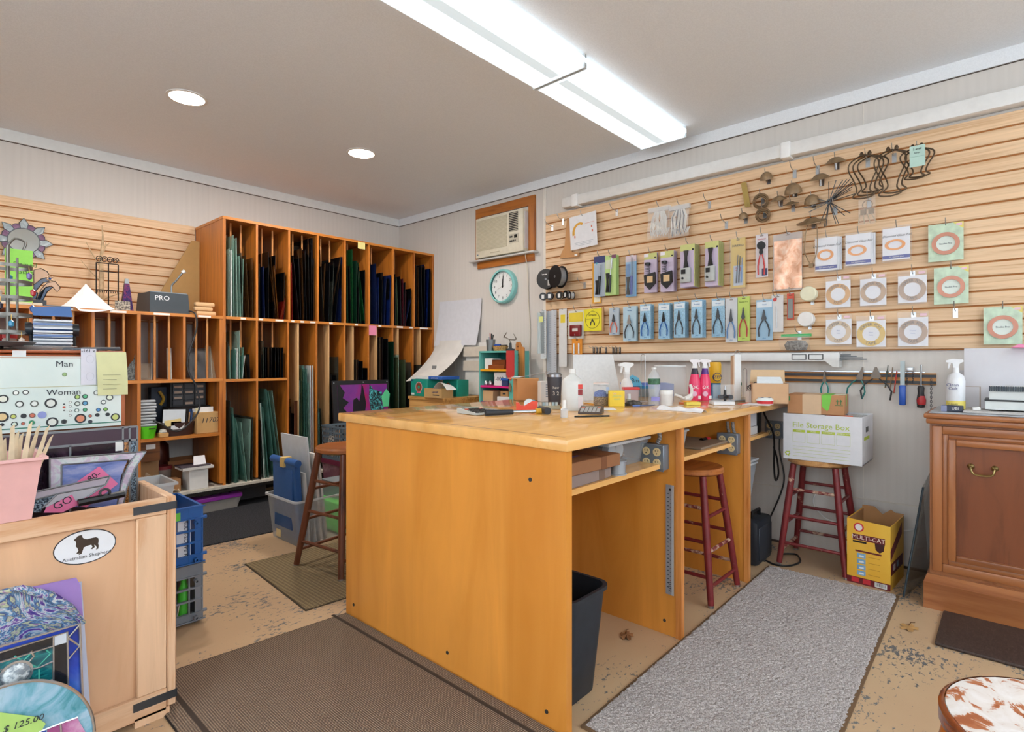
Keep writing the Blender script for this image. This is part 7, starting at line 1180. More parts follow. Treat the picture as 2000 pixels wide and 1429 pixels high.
def milk_crate(label, loc, rz, w, d, h, mat, rows, colsn, group=None):
    t = thing('milk_crate', label, 'crate', loc, rz, group)
    bx(t, 'base', mat, -w / 2, 0, 0, w / 2, d, 0.012)
    def wall(nm, fn, L):
        m = MB()
        for r_ in range(rows + 1): z = 0.012 + (h - 0.03) * r_ / rows; fn(m, 0, L, z, z + (0.012 if r_ < rows else 0.018), 0.0)
        for c in range(colsn + 1): x = (L - 0.01) * c / colsn; fn(m, x, x + 0.01, 0.012, h - 0.01, 0.001)
        m.obj(nm, mat, t)
    wall('front_grid', lambda m, a0, a1, z0, z1, o: m.box(-w / 2 + a0, o, z0, -w / 2 + a1, 0.010 - o, z1), w); wall('back_grid', lambda m, a0, a1, z0, z1, o: m.box(-w / 2 + a0, d - 0.010 + o, z0, -w / 2 + a1, d - o, z1), w)
    wall('side_grid', lambda m, a0, a1, z0, z1, o: m.box(-w / 2 + o, a0, z0, -w / 2 + 0.01 - o, a1, z1), d); wall('side_grid', lambda m, a0, a1, z0, z1, o: m.box(w / 2 - 0.01 + o, a0, z0, w / 2 - o, a1, z1), d)
    m = MB()
    for q in ((-w / 2 - 0.006, -0.006, w / 2 + 0.006, 0.008), (-w / 2 - 0.006, d - 0.008, w / 2 + 0.006, d + 0.006), (-w / 2 - 0.006, 0.008, -w / 2 + 0.008, d - 0.008), (w / 2 - 0.008, 0.008, w / 2 + 0.006, d - 0.008)): m.box(q[0], q[1], h - 0.012, q[2], q[3], h)
    m.obj('rim', mat, t); return t
GRC = M('#5f6d78', 0.45); q = onZ(640, 1000, 0.3)
t = milk_crate('grey lattice milk crate behind the brown stool', (2.585, 4.05, 0.372), 0, 0.33, 0.33, 0.28, GRC, 6, 9)
m = MB(); m.m = Matrix.Translation((-0.165, 0.165, 0)) @ Matrix.Rotation(R(-90), 4, 'Z'); m.prism([(-0.04, 0.03), (0.04, 0.03), (0.06, 0.12), (0.03, 0.2), (-0.03, 0.2), (-0.06, 0.12)], -0.008, -0.003).obj('handle_plate', speckle('#3a4048', '#b8b2a8', 60, 0.5, 0), t)
t = lidbin('storage_bin', 'maroon lidded clear bin under the grey milk crate', (2.595, 4.04, 0.0), 0, 0.35, 0.34, 0.33, M('#8a5a6a', 0.25, 0, 0.7), M('#6a1f3c', 0.4), 0.04)
# big translucent tub with panels
TB = M('#d5dadc', 0.3, 0, 0.35, var=0.03)
a, b = onZ(555, 1068), onZ(525, 1045)
P0 = onZ(578, 1073); P1 = onZ(518, 1030); P2 = onZ(690, 1043)
t = thing('storage_tub', 'large translucent tub holding white boards', 'tub', (P0.x, P0.y, 0), math.atan2(P2.y - P0.y, P2.x - P0.x)); tw, td, th = 0.60, 0.42, 0.30
rr = lambda k, z: [(x + tw / 2, y + td / 2, z) for x, y, z in rring(tw / 2 * k, td / 2 * k, 0.03, z, 4)]
loft([rr(0.9, 0.002), rr(1.0, th)], True, False).obj('tub_wall', TB, t, True); loft([rr(1.0, th - 0.012), rr(1.04, th - 0.012), rr(1.04, th), rr(0.99, th)], False, False).obj('rim', M('#dfe4e6', 0.3, 0, 0.7), t, True)
bx(t, 'tape_label', M('#d8c796', 0.7), -0.0, 0.25, 0.02, 0.004, 0.31, 0.07).location = (0.02, 0, 0)
MB().prism([(0.33, 0.02), (0.55, 0.02), (0.57, 0.27), (0.36, 0.20)], 0.02, 0.38).obj('green_folder', M('#62d45e', 0.5), t); bx(t, 'grey_case', M('#8d969c', 0.5, 0, 0.8), 0.4, 0.1, 0.05, 0.58, 0.40, 0.33)
MAT_T = Matrix.Translation((P0.x, P0.y, 0)) @ Matrix.Rotation(math.atan2(P2.y - P0.y, P2.x - P0.x), 4, 'Z')
def leanboard(name, label, cat, mat, x0, x1, y0, y1, h, th=0.012, grp='boards standing in the translucent tub', tape=None, r=0):
    m = MB(); m.m = MAT_T; m.hull8([(x0, y0, 0.012), (x0 + th, y0, 0.012), (x0 + th, y1, 0.012), (x0, y1, 0.012)], [(x1, y0, h), (x1 + th, y0, h), (x1 + th, y1, h), (x1, y1, h)])
    return tag(m.obj(name, mat), label, cat, grp)
BLB = M('#2f5f9f', 0.45); t = thing('blue_plastic_board', 'blue plastic bin lid standing in the translucent tub', 'bin lid'); t.matrix_world = MAT_T
MB().hull8([(0.04, 0.03, 0.03), (0.075, 0.03, 0.03), (0.075, 0.38, 0.03), (0.04, 0.38, 0.03)], [(0.015, 0.05, 0.545), (0.05, 0.05, 0.545), (0.05, 0.35, 0.545), (0.015, 0.35, 0.545)]).obj('panel', BLB, t); MB().cyl((0.03, 0.03, 0.535), (0.03, 0.38, 0.535), 0.024, n=12).obj('rolled_edge', BLB, t, True); rb(t, 'inset', M('#2a568f', 0.5), 0.012, 0.08, 0.1, 0.03, 0.32, 0.49, r=0.004); bx(t, 'masking_tape', M('#d8b976', 0.7), 0.0, 0.17, 0.50, 0.058, 0.22, 0.563)
FOAM = M('#c9ced2', 0.6, var=0.03)
leanboard('foam_board', 'tallest pale foam board in the tub', 'board', FOAM, 0.15, 0.085, 0.03, 0.38, 0.70, 0.012); leanboard('foam_board', 'white foam board behind the tallest one', 'board', M('#d9d6d0', 0.6), 0.18, 0.13, 0.02, 0.2, 0.59, 0.02); leanboard('foam_board', 'white foam board in the middle of the tub', 'board', M('#d5d4d0', 0.6), 0.22, 0.16, 0.02, 0.3, 0.57, 0.014); leanboard('foam_board', 'thin white board beside the blue lid', 'board', M('#dfe0de', 0.6), 0.10, 0.07, 0.02, 0.3, 0.47, 0.008)
# purple lidded box and foil under the platform
t = lidbin('storage_box', 'clear shoe box with a purple lid on the dark mat', (onZ(430, 1000).x, onZ(430, 1000).y + 0.02, 0.0085), R(2), 0.34, 0.2, 0.085, M('#cfcac6', 0.2, 0, 0.45), M('#8a2f96', 0.4), 0.03); bx(t, 'contents', M('#b9a890', 0.7), -0.14, 0.03, 0.004, 0.15, 0.19, 0.05)
t = tag(MB().grid(lambda u, v: (onZ(430, 1000).x - 0.16 + u * 0.26, onZ(430, 1000).y + 0.05 + v * 0.15, 0.126 + 0.01 * math.sin(u * 23 + v * 7) * math.sin(v * 19) + 0.012), 22, 10, (0, 0, 0.001)).obj('foil_sheet', M('#b9bcc0', 0.2, 0.9)), 'crumpled metal foil on the purple lidded box', 'foil')

# ================================================================== cubby contents
CY = RY0 + 0.02
def px_(x, y): return onY(x, y, CY)
TOPZ = 1.5565
# grinder PRO
a, b = onY(283, 606, 4.72), onY(371, 610, 4.72); w_ = b.x - a.x
t = thing('grinder_box', 'black machine case lettered PRO on the cubby top', 'machine', ((a.x + b.x) / 2, 4.72, TOPZ), 0); h = 0.155; GB = M('#3a434a', 0.4)
MB().hull8([(-w_ / 2 + 0.03, 0, 0), (w_ / 2, 0, 0), (w_ / 2, 0.24, 0), (-w_ / 2, 0.24, 0)], [(-w_ / 2 + 0.036, 0.015, h), (w_ / 2 - 0.008, 0.015, h), (w_ / 2 - 0.008, 0.22, h), (-w_ / 2 + 0.01, 0.22, h)]).obj('case', GB, t); bx(t, 'lid_plate', M('#8d959a', 0.4), -w_ / 2 + 0.04, 0.018, h, w_ / 2 - 0.015, 0.225, h + 0.006); text(t, 'PRO', 0.052, (-0.035, 0.009, h * 0.72), M('#dfe3e6', 0.4), rx=82)
MB().tube(sm([(w_ * 0.2, 0.12, h), (w_ * 0.2, 0.12, h + 0.07), (w_ * 0.28, 0.10, h + 0.11), (w_ * 0.42, 0.08, h + 0.18)], 4), 0.007, 8).obj('gooseneck', M('#8d9498', 0.3, 0.8), t, True); MB().cyl((w_ * 0.40, 0.08, h + 0.175), (w_ * 0.46, 0.075, h + 0.19), 0.014, n=10).obj('lamp_head', M('#d5d9da', 0.3), t, True)
MB().tube(sm([(w_ / 2 - 0.01, 0.02, 0.03), (w_ / 2 + 0.02, -0.06, 0.0), (w_ / 2 + 0.02, -0.075, -0.12), (w_ / 2 - 0.03, -0.075, -0.30), (w_ / 2 - 0.04, -0.075, -0.42), (w_ / 2 + 0.02, -0.08, -0.56), (w_ / 2 + 0.04, -0.085, -0.72), (w_ / 2 - 0.03, -0.09, -0.83), (w_ / 2 - 0.12, -0.09, -0.885), (w_ / 2 - 0.22, -0.085, -0.82), (w_ / 2 - 0.26, -0.05, -0.80)], 5), 0.0062, 6).obj('cord', M('#2b2d30', 0.5), t, True)
# tan wedge board
a = onY(380, 470, 5.2); t = tag(MB().prism([(1.722 - 0.40, TOPZ), (1.72, TOPZ), (1.72, 2.22), (1.66, 2.22)], 5.17, 5.18).obj('wedge_board', M('#b08a52', 0.6)), 'tan triangular board leaning beside the rack', 'board')
# wood blocks
t0 = onY(402, 612, 4.72)
for k in range(3): t = tag(MB().rbox(-0.075 + 0.01 * (k % 2), 0, 0, 0.07, 0.05, 0.034, r=0.012, seg=2).obj('wood_block', M('#d3ae80', 0.7), None, True), '%s of three stacked pale wood blocks' % ('lowest', 'middle', 'topmost')[k], 'wood block', 'stacked wood blocks'); t.location = (t0.x + (0.01, -0.015, 0.0)[k], 4.72, TOPZ + 0.0345 * k)
# obelisk, photo, gate rack, branch
p = onY(248, 600, 4.74); t = thing('glass_obelisk', 'slender stained glass obelisk in purple and blue', 'ornament', (p.x, 4.75, TOPZ), 0)
MB().hull8([(-0.035, -0.035, 0), (0.035, -0.035, 0), (0.035, 0.035, 0), (-0.035, 0.035, 0)], [(-0.014, -0.014, 0.20), (0.014, -0.014, 0.20), (0.014, 0.014, 0.20), (-0.014, 0.014, 0.20)]).obj('shaft', marble('obelisk_glass', [(0.3, '#15151c'), (0.5, '#3a2a66'), (0.6, '#7a2a4a'), (0.75, '#2a5a9a')], 30, 2, 0.1), t); MB().hull8([(-0.014, -0.014, 0.2), (0.014, -0.014, 0.2), (0.014, 0.014, 0.2), (-0.014, 0.014, 0.2)], [(-0.009, -0.009, 0.235), (0.009, -0.009, 0.235), (0.009, 0.009, 0.235), (-0.009, 0.009, 0.235)]).obj('tip', M('#9aa4a8', 0.2), t)
p = onY(239, 600, 4.70); t = thing('small_photo', 'small sepia picture leaning on the obelisk', 'picture', (p.x, 4.69, TOPZ), 0); bx(t, 'picture', speckle('#4a4440', '#b8ae9c', 70, 0.5, 0), -0.045, 0, 0, 0.045, 0.006, 0.068); bx(t, 'easel', BLACK, -0.01, 0.006, 0, 0.01, 0.03, 0.05)
IRON = M('#2a2422', 0.5, 0.5); a, b = onY(188, 560, 4.95), onY(231, 575, 4.95); t = thing('iron_jewelry_gate', 'black iron scrollwork jewellery gate', 'jewelry stand', ((a.x + b.x) / 2, 4.95, TOPZ), 0); w_ = b.x - a.x; hT = 0.36
for x in (-w_ / 2, w_ * 0.05, w_ / 2): MB().cyl((x, 0, 0), (x, 0, hT), 0.004, n=6).obj('post', IRON, t)
for z in (hT, hT - 0.06, hT * 0.45, hT * 0.16): MB().cyl((-w_ / 2, 0, z), (w_ / 2, 0, z), 0.0035, n=6).obj('crossbar', IRON, t)
for k in range(4): MB().tube([(-w_ * 0.38 + k * w_ * 0.25 + 0.022 * math.cos(q * 0.5) * (1 - q / 24), 0, hT + 0.026 + 0.026 * math.sin(q * 0.5) * (1 - q / 24)) for q in range(20)], 0.003, 5).obj('scroll', IRON, t, True)
for k in range(10): MB().tube([(-w_ * 0.45 + k * w_ * 0.1, 0, hT * 0.45), (-w_ * 0.45 + k * w_ * 0.1, -0.01, hT * 0.45 - 0.02), (-w_ * 0.45 + k * w_ * 0.1, -0.016, hT * 0.45 - 0.01)], 0.002, 4).obj('small_hook', IRON, t)
p = onY(198, 580, 5.05); t = thing('bare_branch', 'pale bare branch standing behind the iron gate', 'branch', (p.x, 5.06, TOPZ), 0); BR = M('#cdb08a', 0.8, var=0.15)
MB().tube([(0, 0, 0), (0.004, 0, 0.2), (0.0, 0, 0.4), (0.012, 0, 0.56), (0.006, 0, 0.66)], [0.02, 0.017, 0.012, 0.007, 0.003], 8).obj('stem', BR, t, True)
for pts in ([(0, 0, 0.34), (-0.06, 0.0, 0.45), (-0.09, 0, 0.52)], [(0, 0, 0.48), (0.05, 0, 0.53)], [(0, 0, 0.42), (0.03, 0, 0.5), (0.03, 0, 0.55)], [(0, 0, 0.24), (-0.06, 0, 0.30), (-0.12, 0, 0.38)], [(0, 0, 0.1), (0.1, -0.02, 0.15), (0.2, -0.02, 0.19)]): MB().tube(pts, [0.006, 0.004, 0.002][:len(pts)], 5).obj('twig', BR, t, True)
# white curled sheet
t = tag(MB().grid(lambda u, v: onY(118 + u * 105 - 2 * v, 0, 4.7).x * 1.0 and (onY(118 + u * 105, 600, 4.68).x * (1 - v) + onY(168, 600, 4.9).x * v, 4.665 + 0.24 * v - 0.03 * math.sin(u * PI) * (1 - v), TOPZ + 0.004 + 0.19 * v ** 1.2 - 0.03 * (u > 0.3) * (1 - v) * math.sin(u * PI)), 12, 10, (0, 0.001, 0)).obj('white_paper', PAPER, None, True), 'large white paper corner standing on the cubby top', 'paper')
tag(MB().rbox(onY(86, 596, 4.68).x, 4.68, TOPZ, onY(143, 600, 4.68).x, 4.9, TOPZ + 0.006, r=0.002).obj('blue_folder', M('#3f6f8c', 0.5)), 'thin blue folder lying on the cubby top', 'folder')
tag(MB().rbox(0.42, 4.69, TOPZ, onY(84, 596, 4.68).x, 4.95, TOPZ + 0.018, r=0.003).obj('paper_stack', M('#d9cdb8', 0.8)), 'stack of cream paper at the left end of the cubby top', 'paper')
# glass pieces in the upper cubbies
def easel(x, y, label, w, h, mat):
    p = onY(x, y, 4.75); t = thing('glass_piece', label, 'glass piece', (p.x, 4.74, 1.0585), 0, 'glass pieces in the cubbies'); MB().hull8([(-w / 2, 0, 0), (w / 2, 0, 0), (w / 2, 0.004, 0), (-w / 2, 0.004, 0)], [(-w / 2 + 0.03, 0.12, h), (w / 2 + 0.03, 0.12, h), (w / 2 + 0.03, 0.124, h), (-w / 2 + 0.03, 0.124, h)]).obj('pane', mat, t); MB().cyl((w / 2, 0.0, 0.0), (w / 2 + 0.03, 0.12, h), 0.003, n=5).obj('edge', M('#b9bcba', 0.3), t)
easel(280, 735, 'clear triangular glass scrap in the second cubby', 0.10, 0.12, M('#9a8f80', 0.1, 0, 0.5)); easel(392, 735, 'grey tilted glass square below the machine cord', 0.16, 0.24, M('#5f6468', 0.1, 0, 0.55)); easel(415, 735, 'clear glass piece at the right of the third cubby', 0.10, 0.26, M('#b5a68a', 0.1, 0, 0.35)); easel(330, 735, 'slim clear strip in the second cubby', 0.03, 0.24, M('#cfd2c8', 0.1, 0, 0.4))
p = onY(256, 738, 4.70); t = thing('angel_figure', 'dark metal figurine leaning in the left cubby', 'figurine', (p.x, 4.72, 1.0585), 0); MB().prism([(-0.035, 0), (0.04, 0), (0.045, 0.07), (0.035, 0.11), (0.042, 0.15), (0.03, 0.19), (0.022, 0.15), (0.0, 0.12), (-0.03, 0.06)], 0, 0.012).obj('figure', speckle('#3f4240', '#7d827e', 60, 0.4, 0.5), t); MB().cyl((0.05, 0.0, 0), (0.062, 0.0, 0.12), 0.003, n=5).obj('prop', STEEL, t)
# middle cubby shelf
MZ = 0.6285
t = thing('drawer_organizer', 'dark parts organizer with nine small drawers', 'organizer', (0, 0, 0)); a, b = onY(333, 750, 4.90), onY(402, 750, 4.90); z0, z1 = onY(370, 793, 4.9).z, 1.030
bx(t, 'body', M('#26272a', 0.5), a.x, 4.90, z0, b.x, 5.15, z1)
for r_ in range(4):
    for c in range(3):
        w = (b.x - a.x - 0.02) / 3; x = a.x + 0.01 + c * w; z = z0 + 0.01 + r_ * (z1 - z0 - 0.02) / 4
        d = bx(t, 'drawer', M('#3d4044', 0.3), x + 0.004, 4.885, z + 0.003, x + w - 0.004, 4.90, z + (z1 - z0) / 4 - 0.008)
        if (r_ + c) % 2 or r_ == 2: bx(d, 'drawer_label', M('#b9a08c', 0.7), x + 0.012, 4.884, z + 0.008, x + w - 0.014, 4.8852, z + 0.026)
tag(MB().rbox(a.x - 0.03, 4.86, MZ + 0.0005, b.x + 0.05, 5.18, z0 - 0.001, r=0.004).obj('dark_carton', M('#2a2320', 0.7)), 'dark carton supporting the parts organizer', 'carton')
a, b = onY(384, 850, 4.70), onY(428, 850, 4.70); t = boxy('numbered_carton', 'tan carton with 11707 written on it', 'carton', ((a.x + b.x) / 2, 4.70, MZ + 0.0005), R(2), b.x - a.x, 0.15, 0.165, M('#c19a63', 0.8)); text(t, '11707', 0.055, (0.015, -0.001, 0.10), TEXT, shear=0.25)
for k in range(4): bx(t, 'card', (WHITE, M('#d8d2b0', 0.7), WHITE, M('#3f5fa0', 0.5))[k], -0.06 - k * 0.012, 0.03 + k * 0.025, 0.1, 0.05 - k * 0.01, 0.033 + k * 0.025, 0.205 - k * 0.006)
p = onY(348, 850, 4.71); t = thing('oval_basket', 'dark brown oval basket of cards and pens', 'basket', (p.x, 4.76, MZ + 0.0005), 0); DB_ = M('#3a1f18', 0.5)
bottle(t, [(0, 0), (0.115, 0), (0.13, 0.10), (0.124, 0.10), (0.11, 0.006), (0, 0.006)], DB_, 'basket', 28, 1, 0.6)
for x, z0_, w, h, c, ry in ((-0.04, 0.10, 0.15, 0.10, '#cfd6dc', 3), (-0.03, 0.085, 0.11, 0.045, '#e0c886', -6), (-0.01, 0.05, 0.09, 0.06, '#d3d4d6', 0)): m = MB(); m.m = Matrix.Rotation(R(ry), 4, 'Y'); m.box(x - w / 2, -0.07 - (0.004 if h < 0.1 else 0), z0_, x + w / 2, -0.066, z0_ + h).obj('card', M(c, 0.6), t)
for k in range(4): MB().cyl((0.06 + k * 0.012, 0.0, 0.03), (0.055 + k * 0.02, 0.0, 0.15 + 0.01 * k), 0.005, n=6).obj('pen', M(('#a0562c', '#2a2c30', '#c9a070', '#3a5a8a')[k], 0.4), t, True)
p = onY(288, 858, 4.70); t = thing('green_basket', 'bright green plastic basket of clear packets', 'basket', (p.x + 0.0, 4.73, MZ + 0.0005), 0); bottle(t, [(0, 0), (0.05, 0), (0.068, 0.09), (0.063, 0.09), (0.046, 0.005), (0, 0.005)], M('#5fd21f', 0.4), 'basket', 22); bx(t, 'handle_slot', M('#2a4a10', 0.6), 0.0, -0.068, 0.068, 0.04, -0.06, 0.078)
for k in range(9): MB().rbox(-0.065, -0.04, 0.088 + k * 0.022, 0.06 - 0.004 * (k % 3), 0.05, 0.106 + k * 0.022, r=0.006).obj('packet', M('#c6cbd0', 0.15, 0, 0.75), t)
p = onY(320, 856, 4.69); t = boxy('kraft_box', 'tiny kraft box of wrapped bits by the green basket', 'carton', (p.x, 4.68, MZ + 0.0005), 0, 0.06, 0.06, 0.032, M('#c99a60', 0.8)); MB().lathe([(0, 0), (0.028, 0.004), (0.02, 0.024), (0, 0.03)], 9, (0, 0.03, 0.032)).obj('wrapped_bits', M('#c4bfb6', 0.4), t)
t = thing('caulk_tool', 'dark blue tool with a yellow handle at the back', 'tool', (onY(318, 800, 5.0).x, 5.0, MZ + 0.0005), 0); bx(t, 'body', M('#1c2a3e', 0.5), -0.08, 0, 0, 0.06, 0.08, 0.36); MB().tube(sm([(-0.02, -0.01, 0.22), (0.0, -0.02, 0.27), (-0.03, -0.02, 0.33)], 4), 0.011, 7).obj('handle', M('#c99a2c', 0.5), t, True)
# bottom cubby
BZ2 = 0.2050
t = boxy('white_speaker_box', 'white box with a card stand on top', 'box', (onY(388, 940, 4.68).x, 4.67, BZ2), 0, 0.135, 0.16, 0.155, M('#dcdad6', 0.6)); bx(t, 'top_plate', M('#d2cfc9', 0.6), -0.12, -0.02, 0.156, 0.10, 0.16, 0.176); bx(t, 'dark_cards', M('#4a4048', 0.6), -0.13, -0.01, 0.176, 0.08, 0.14, 0.186); MB().hull8([(-0.03, 0.03, 0.186), (0.06, 0.03, 0.186), (0.06, 0.033, 0.186), (-0.03, 0.033, 0.186)], [(-0.02, 0.06, 0.25), (0.06, 0.06, 0.25), (0.06, 0.063, 0.25), (-0.02, 0.063, 0.25)]).obj('info_card', PAPER, t)
boxy('kraft_box', 'plain kraft box on the bottom cubby floor', 'carton', (1.385, 4.70, BZ2), 0, 0.10, 0.12, 0.095, M('#a97a4e', 0.8)); boxy('cardboard_box', 'open brown carton behind the white box', 'carton', (1.53, 4.92, BZ2), 0, 0.24, 0.2, 0.2, M('#8a5a34', 0.8), True); boxy('cardboard_box', 'tall plain carton at the left of the bottom cubby', 'carton', (1.245, 4.85, BZ2), R(4), 0.17, 0.15, 0.24, M('#a8825a', 0.8))
t = thing('wooden_drawer_box', 'wooden drawer box with a white label under the shelf', 'box', (1.245, 4.74, 0.453), 0); bx(t, 'front', wood('#7d4a1e', '#5a3010', 'x', 0.4), -0.08, 0, 0, 0.06, 0.2, 0.15); bx(t, 'card_label', WHITE, -0.03, -0.001, 0.09, 0.03, 0, 0.125)
t = thing('red_lid_jar', 'clear plastic jar with a dark red lid in the bottom cubby', 'jar', (1.375, 4.92, BZ2), 0); bottle(t, [(0, 0), (0.05, 0), (0.058, 0.15), (0, 0.15)], M('#a89a94', 0.2, 0, 0.7), 'jar', 20); bottle(t, [(0, 0.15), (0.064, 0.15), (0.064, 0.175), (0, 0.175)], M('#7a2028', 0.4), 'lid', 20)
t = thing('copper_pot', 'dark red metal pot stored at the back of the cubby', 'pot', (1.37, 5.05, BZ2), 0); bottle(t, [(0, 0), (0.06, 0.0), (0.085, 0.2), (0.08, 0.32), (0.05, 0.36), (0, 0.37)], M('#4a1f18', 0.3, 0.3), 'pot', 22)
t = tag(MB().grid(lambda u, v: (1.20 + u * 0.22, 4.665 + v * 0.1, BZ2 + 0.002 + 0.18 * (1 - u) ** 2 * (1 - 0.5 * v) + 0.02 * math.sin(u * 9 + v * 5) ** 2), 14, 6, (0, 0.0, 0.001)).obj('wrapping_paper', M('#cbb79a', 0.8), None, True), 'crumpled pale wrapping paper in the bottom cubby', 'paper')
# ================================================================== pine crate at the lower left
CFY, CX1, CZT = 2.118, 0.632, 0.738; CX0 = -0.55
cr = thing('pine_crate', 'large pine crate with metal strapped corners', 'crate')
PLYF = wood('#deb38e', '#d0a078', 'z', 0.5, 0.5, 6)
bx(cr, 'front_panel', PLYF, CX0, CFY + 0.018, 0.03, CX1 - 0.02, CFY + 0.028, CZT - 0.01)
rb(cr, 'top_rail', PINEX, CX0, CFY, CZT - 0.056, CX1 - 0.028, CFY + 0.018, CZT, r=0.003, seg=1); rb(cr, 'bottom_rail', PINEX, CX0, CFY, 0.02, CX1 - 0.028, CFY + 0.018, 0.095, r=0.003, seg=1)
rb(cr, 'stile', PINE, CX1 - 0.115, CFY + 0.001, 0.095, CX1 - 0.028, CFY + 0.018, CZT - 0.056, r=0.003, seg=1); rb(cr, 'corner_post', PINE, CX1 - 0.027, CFY - 0.001, 0.03, CX1, CFY + 0.36, CZT + 0.002, r=0.004, seg=1)
bx(cr, 'back_panel', PLYF, CX0, CFY + 0.345, 0.03, CX1 - 0.027, CFY + 0.36, CZT - 0.0); bx(cr, 'floor_board', PINEX, CX0, CFY + 0.028, 0.03, CX1 - 0.027, CFY + 0.345, 0.05)
bx(cr, 'runner', PINE, CX1 - 0.12, CFY, 0, CX1 - 0.02, CFY + 0.36, 0.03); rb(cr, 'inner_rail', PINEX, CX0, CFY + 0.33, CZT - 0.07, CX1 - 0.027, CFY + 0.346, CZT, r=0.003, seg=1)
STR = M('#4a4d52', 0.4, 0.6)
for z in (CZT - 0.042, 0.055): bx(cr, 'metal_strap', STR, CX1 - 0.125, CFY - 0.003, z, CX1 + 0.001, CFY - 0.001, z + 0.026); bx(cr, 'metal_strap', STR, CX1, CFY - 0.003, z, CX1 + 0.002, CFY + 0.06, z + 0.026)
a, b = onY(106, 1067, CFY + 0.018), onY(229, 1055, CFY + 0.018); c0 = onY(167, 1067, CFY + 0.018); ew = (b.x - a.x) / 2; eh = (onY(167, 1035, CFY + 0.018).z - onY(167, 1101, CFY + 0.018).z) / 2
sk = MB(); sk.prism([(c0.x + ew * math.cos(q * PI / 24), c0.z + eh * math.sin(q * PI / 24)) for q in range(48)], CFY + 0.0165, CFY + 0.018); sk = sk.obj('oval_sticker', M('#26262c', 0.5), cr, label='oval dog sticker')
MB().prism([(c0.x + ew * 0.965 * math.cos(q * PI / 24), c0.z + eh * 0.94 * math.sin(q * PI / 24)) for q in range(48)], CFY + 0.016, CFY + 0.0166).obj('sticker_face', M('#e6eaf0', 0.4, var=0.01), sk)
dog = [(-.36, .52), (-.33, .60), (-.27, .66), (-.24, .74), (-.16, .78), (-.08, .76), (-.06, .60), (.0, .50), (.10, .44), (.26, .46), (.40, .46), (.48, .38), (.50, .20), (.48, .0), (.50, -.14), (.48, -.34), (.40, -.36), (.43, -.26), (.40, -.10), (.34, -.02), (.36, -.18), (.28, -.28), (.22, -.26), (.28, -.14), (.24, .02), (.10, .0), (-.02, -.06), (-.06, -.26), (-.10, -.46), (-.20, -.48), (-.16, -.36), (-.20, -.40), (-.28, -.38), (-.20, -.20), (-.24, -.02), (-.30, .12), (-.28, .30), (-.30, .44)]
MB().prism([(c0.x + x * ew * 0.92 - ew * 0.04, c0.z + (z + 0.04) * eh * 0.9) for x, z in dog], CFY + 0.0154, CFY + 0.0161).obj('dog_print', M('#3a2c20', 0.6), sk)
text(sk, 'Australian Shepherd', 0.0150, (c0.x + 0.004, CFY + 0.0158, c0.z - eh * 0.56), TEXT)

# ================================================================== counter behind with the control panel art
ct = thing('display_counter', 'tall wooden display counter behind the pine crate', 'counter'); KX = onY(241, 700, 2.56).x; KZ = onY(120, 690, 2.56).z + 0.012
bx(ct, 'body', wood('#9a5a30', '#7a3f1c', 'z', 0.5), -0.6, 2.575, 0, KX, 3.05, KZ - 0.05)
for k in range(3): rb(ct, 'top_board', wood('#a8562c', '#84401c', 'x', 0.4), -0.6, 2.558 + 0.002 * (k % 2), KZ - 0.012 - k * 0.0145, KX + 0.002, 3.06, KZ - k * 0.0145 - 0.0005, r=0.004, seg=1)
bx(ct, 'price_card', M('#dcdcdc', 0.6), onY(24, 690, 2.556).x, 2.5555, KZ - 0.045, onY(51, 690, 2.556).x, 2.557, KZ - 0.003)
# art panel
PY = 2.553; L0, R0 = onY(-60, 760, PY), onY(236, 760, PY); zT = onY(120, 696, PY).z; zB = onY(120, 838, PY).z
t = thing('control_panel_art', 'glossy white art print of knobs lettered Man and Woman', 'art panel'); ARTW = marble('art_white', [(0.35, '#cfdcd6'), (0.6, '#dfe6e0'), (0.8, '#e6e9dc')], 2.5, 0.5, 0.2)
bx(t, 'panel', ARTW, L0.x, PY - 0.006, zB, R0.x, PY, zT); bx(t, 'wood_edge', wood('#a85a2c', '#84401c', 'z', 0.4), R0.x, PY - 0.006, zB + 0.0, R0.x + 0.012, PY + 0.004, KZ - 0.045); bx(t, 'bottom_stripe', M('#3a7a66', 0.4), L0.x, PY - 0.0066, zB + 0.012, R0.x, PY - 0.006, zB + 0.016); bx(t, 'top_stripe', M('#b06a4a', 0.5), L0.x, PY - 0.0066, zT - 0.006, R0.x, PY - 0.006, zT - 0.003); bx(t, 'mid_line', M('#b9b48a', 0.6), L0.x, PY - 0.0066, onY(120, 755, PY).z, R0.x, PY - 0.006, onY(120, 755, PY).z + 0.002)
def A(x, y): return onY(x, y, PY - 0.006)
text(t, 'Man', 0.030, A(126, 711) + Vector((0, -0.001, 0)), TEXT); text(t, 'Woman', 0.030, A(125, 766) + Vector((0, -0.001, 0)), TEXT)
def knob(x, y, r, face, ring=None):
    p = A(x, y); k = 0.00145 * r
    if ring: MB().cyl((p.x, p.y, p.z), (p.x, p.y - 0.0012, p.z), k, n=18).obj('dial_ring', M(ring, 0.4), t)
    MB().cyl((p.x, p.y, p.z), (p.x, p.y - 0.002, p.z), k * (0.68 if ring else 0.95), n=18).obj('dial_face', M(face, 0.4), t)
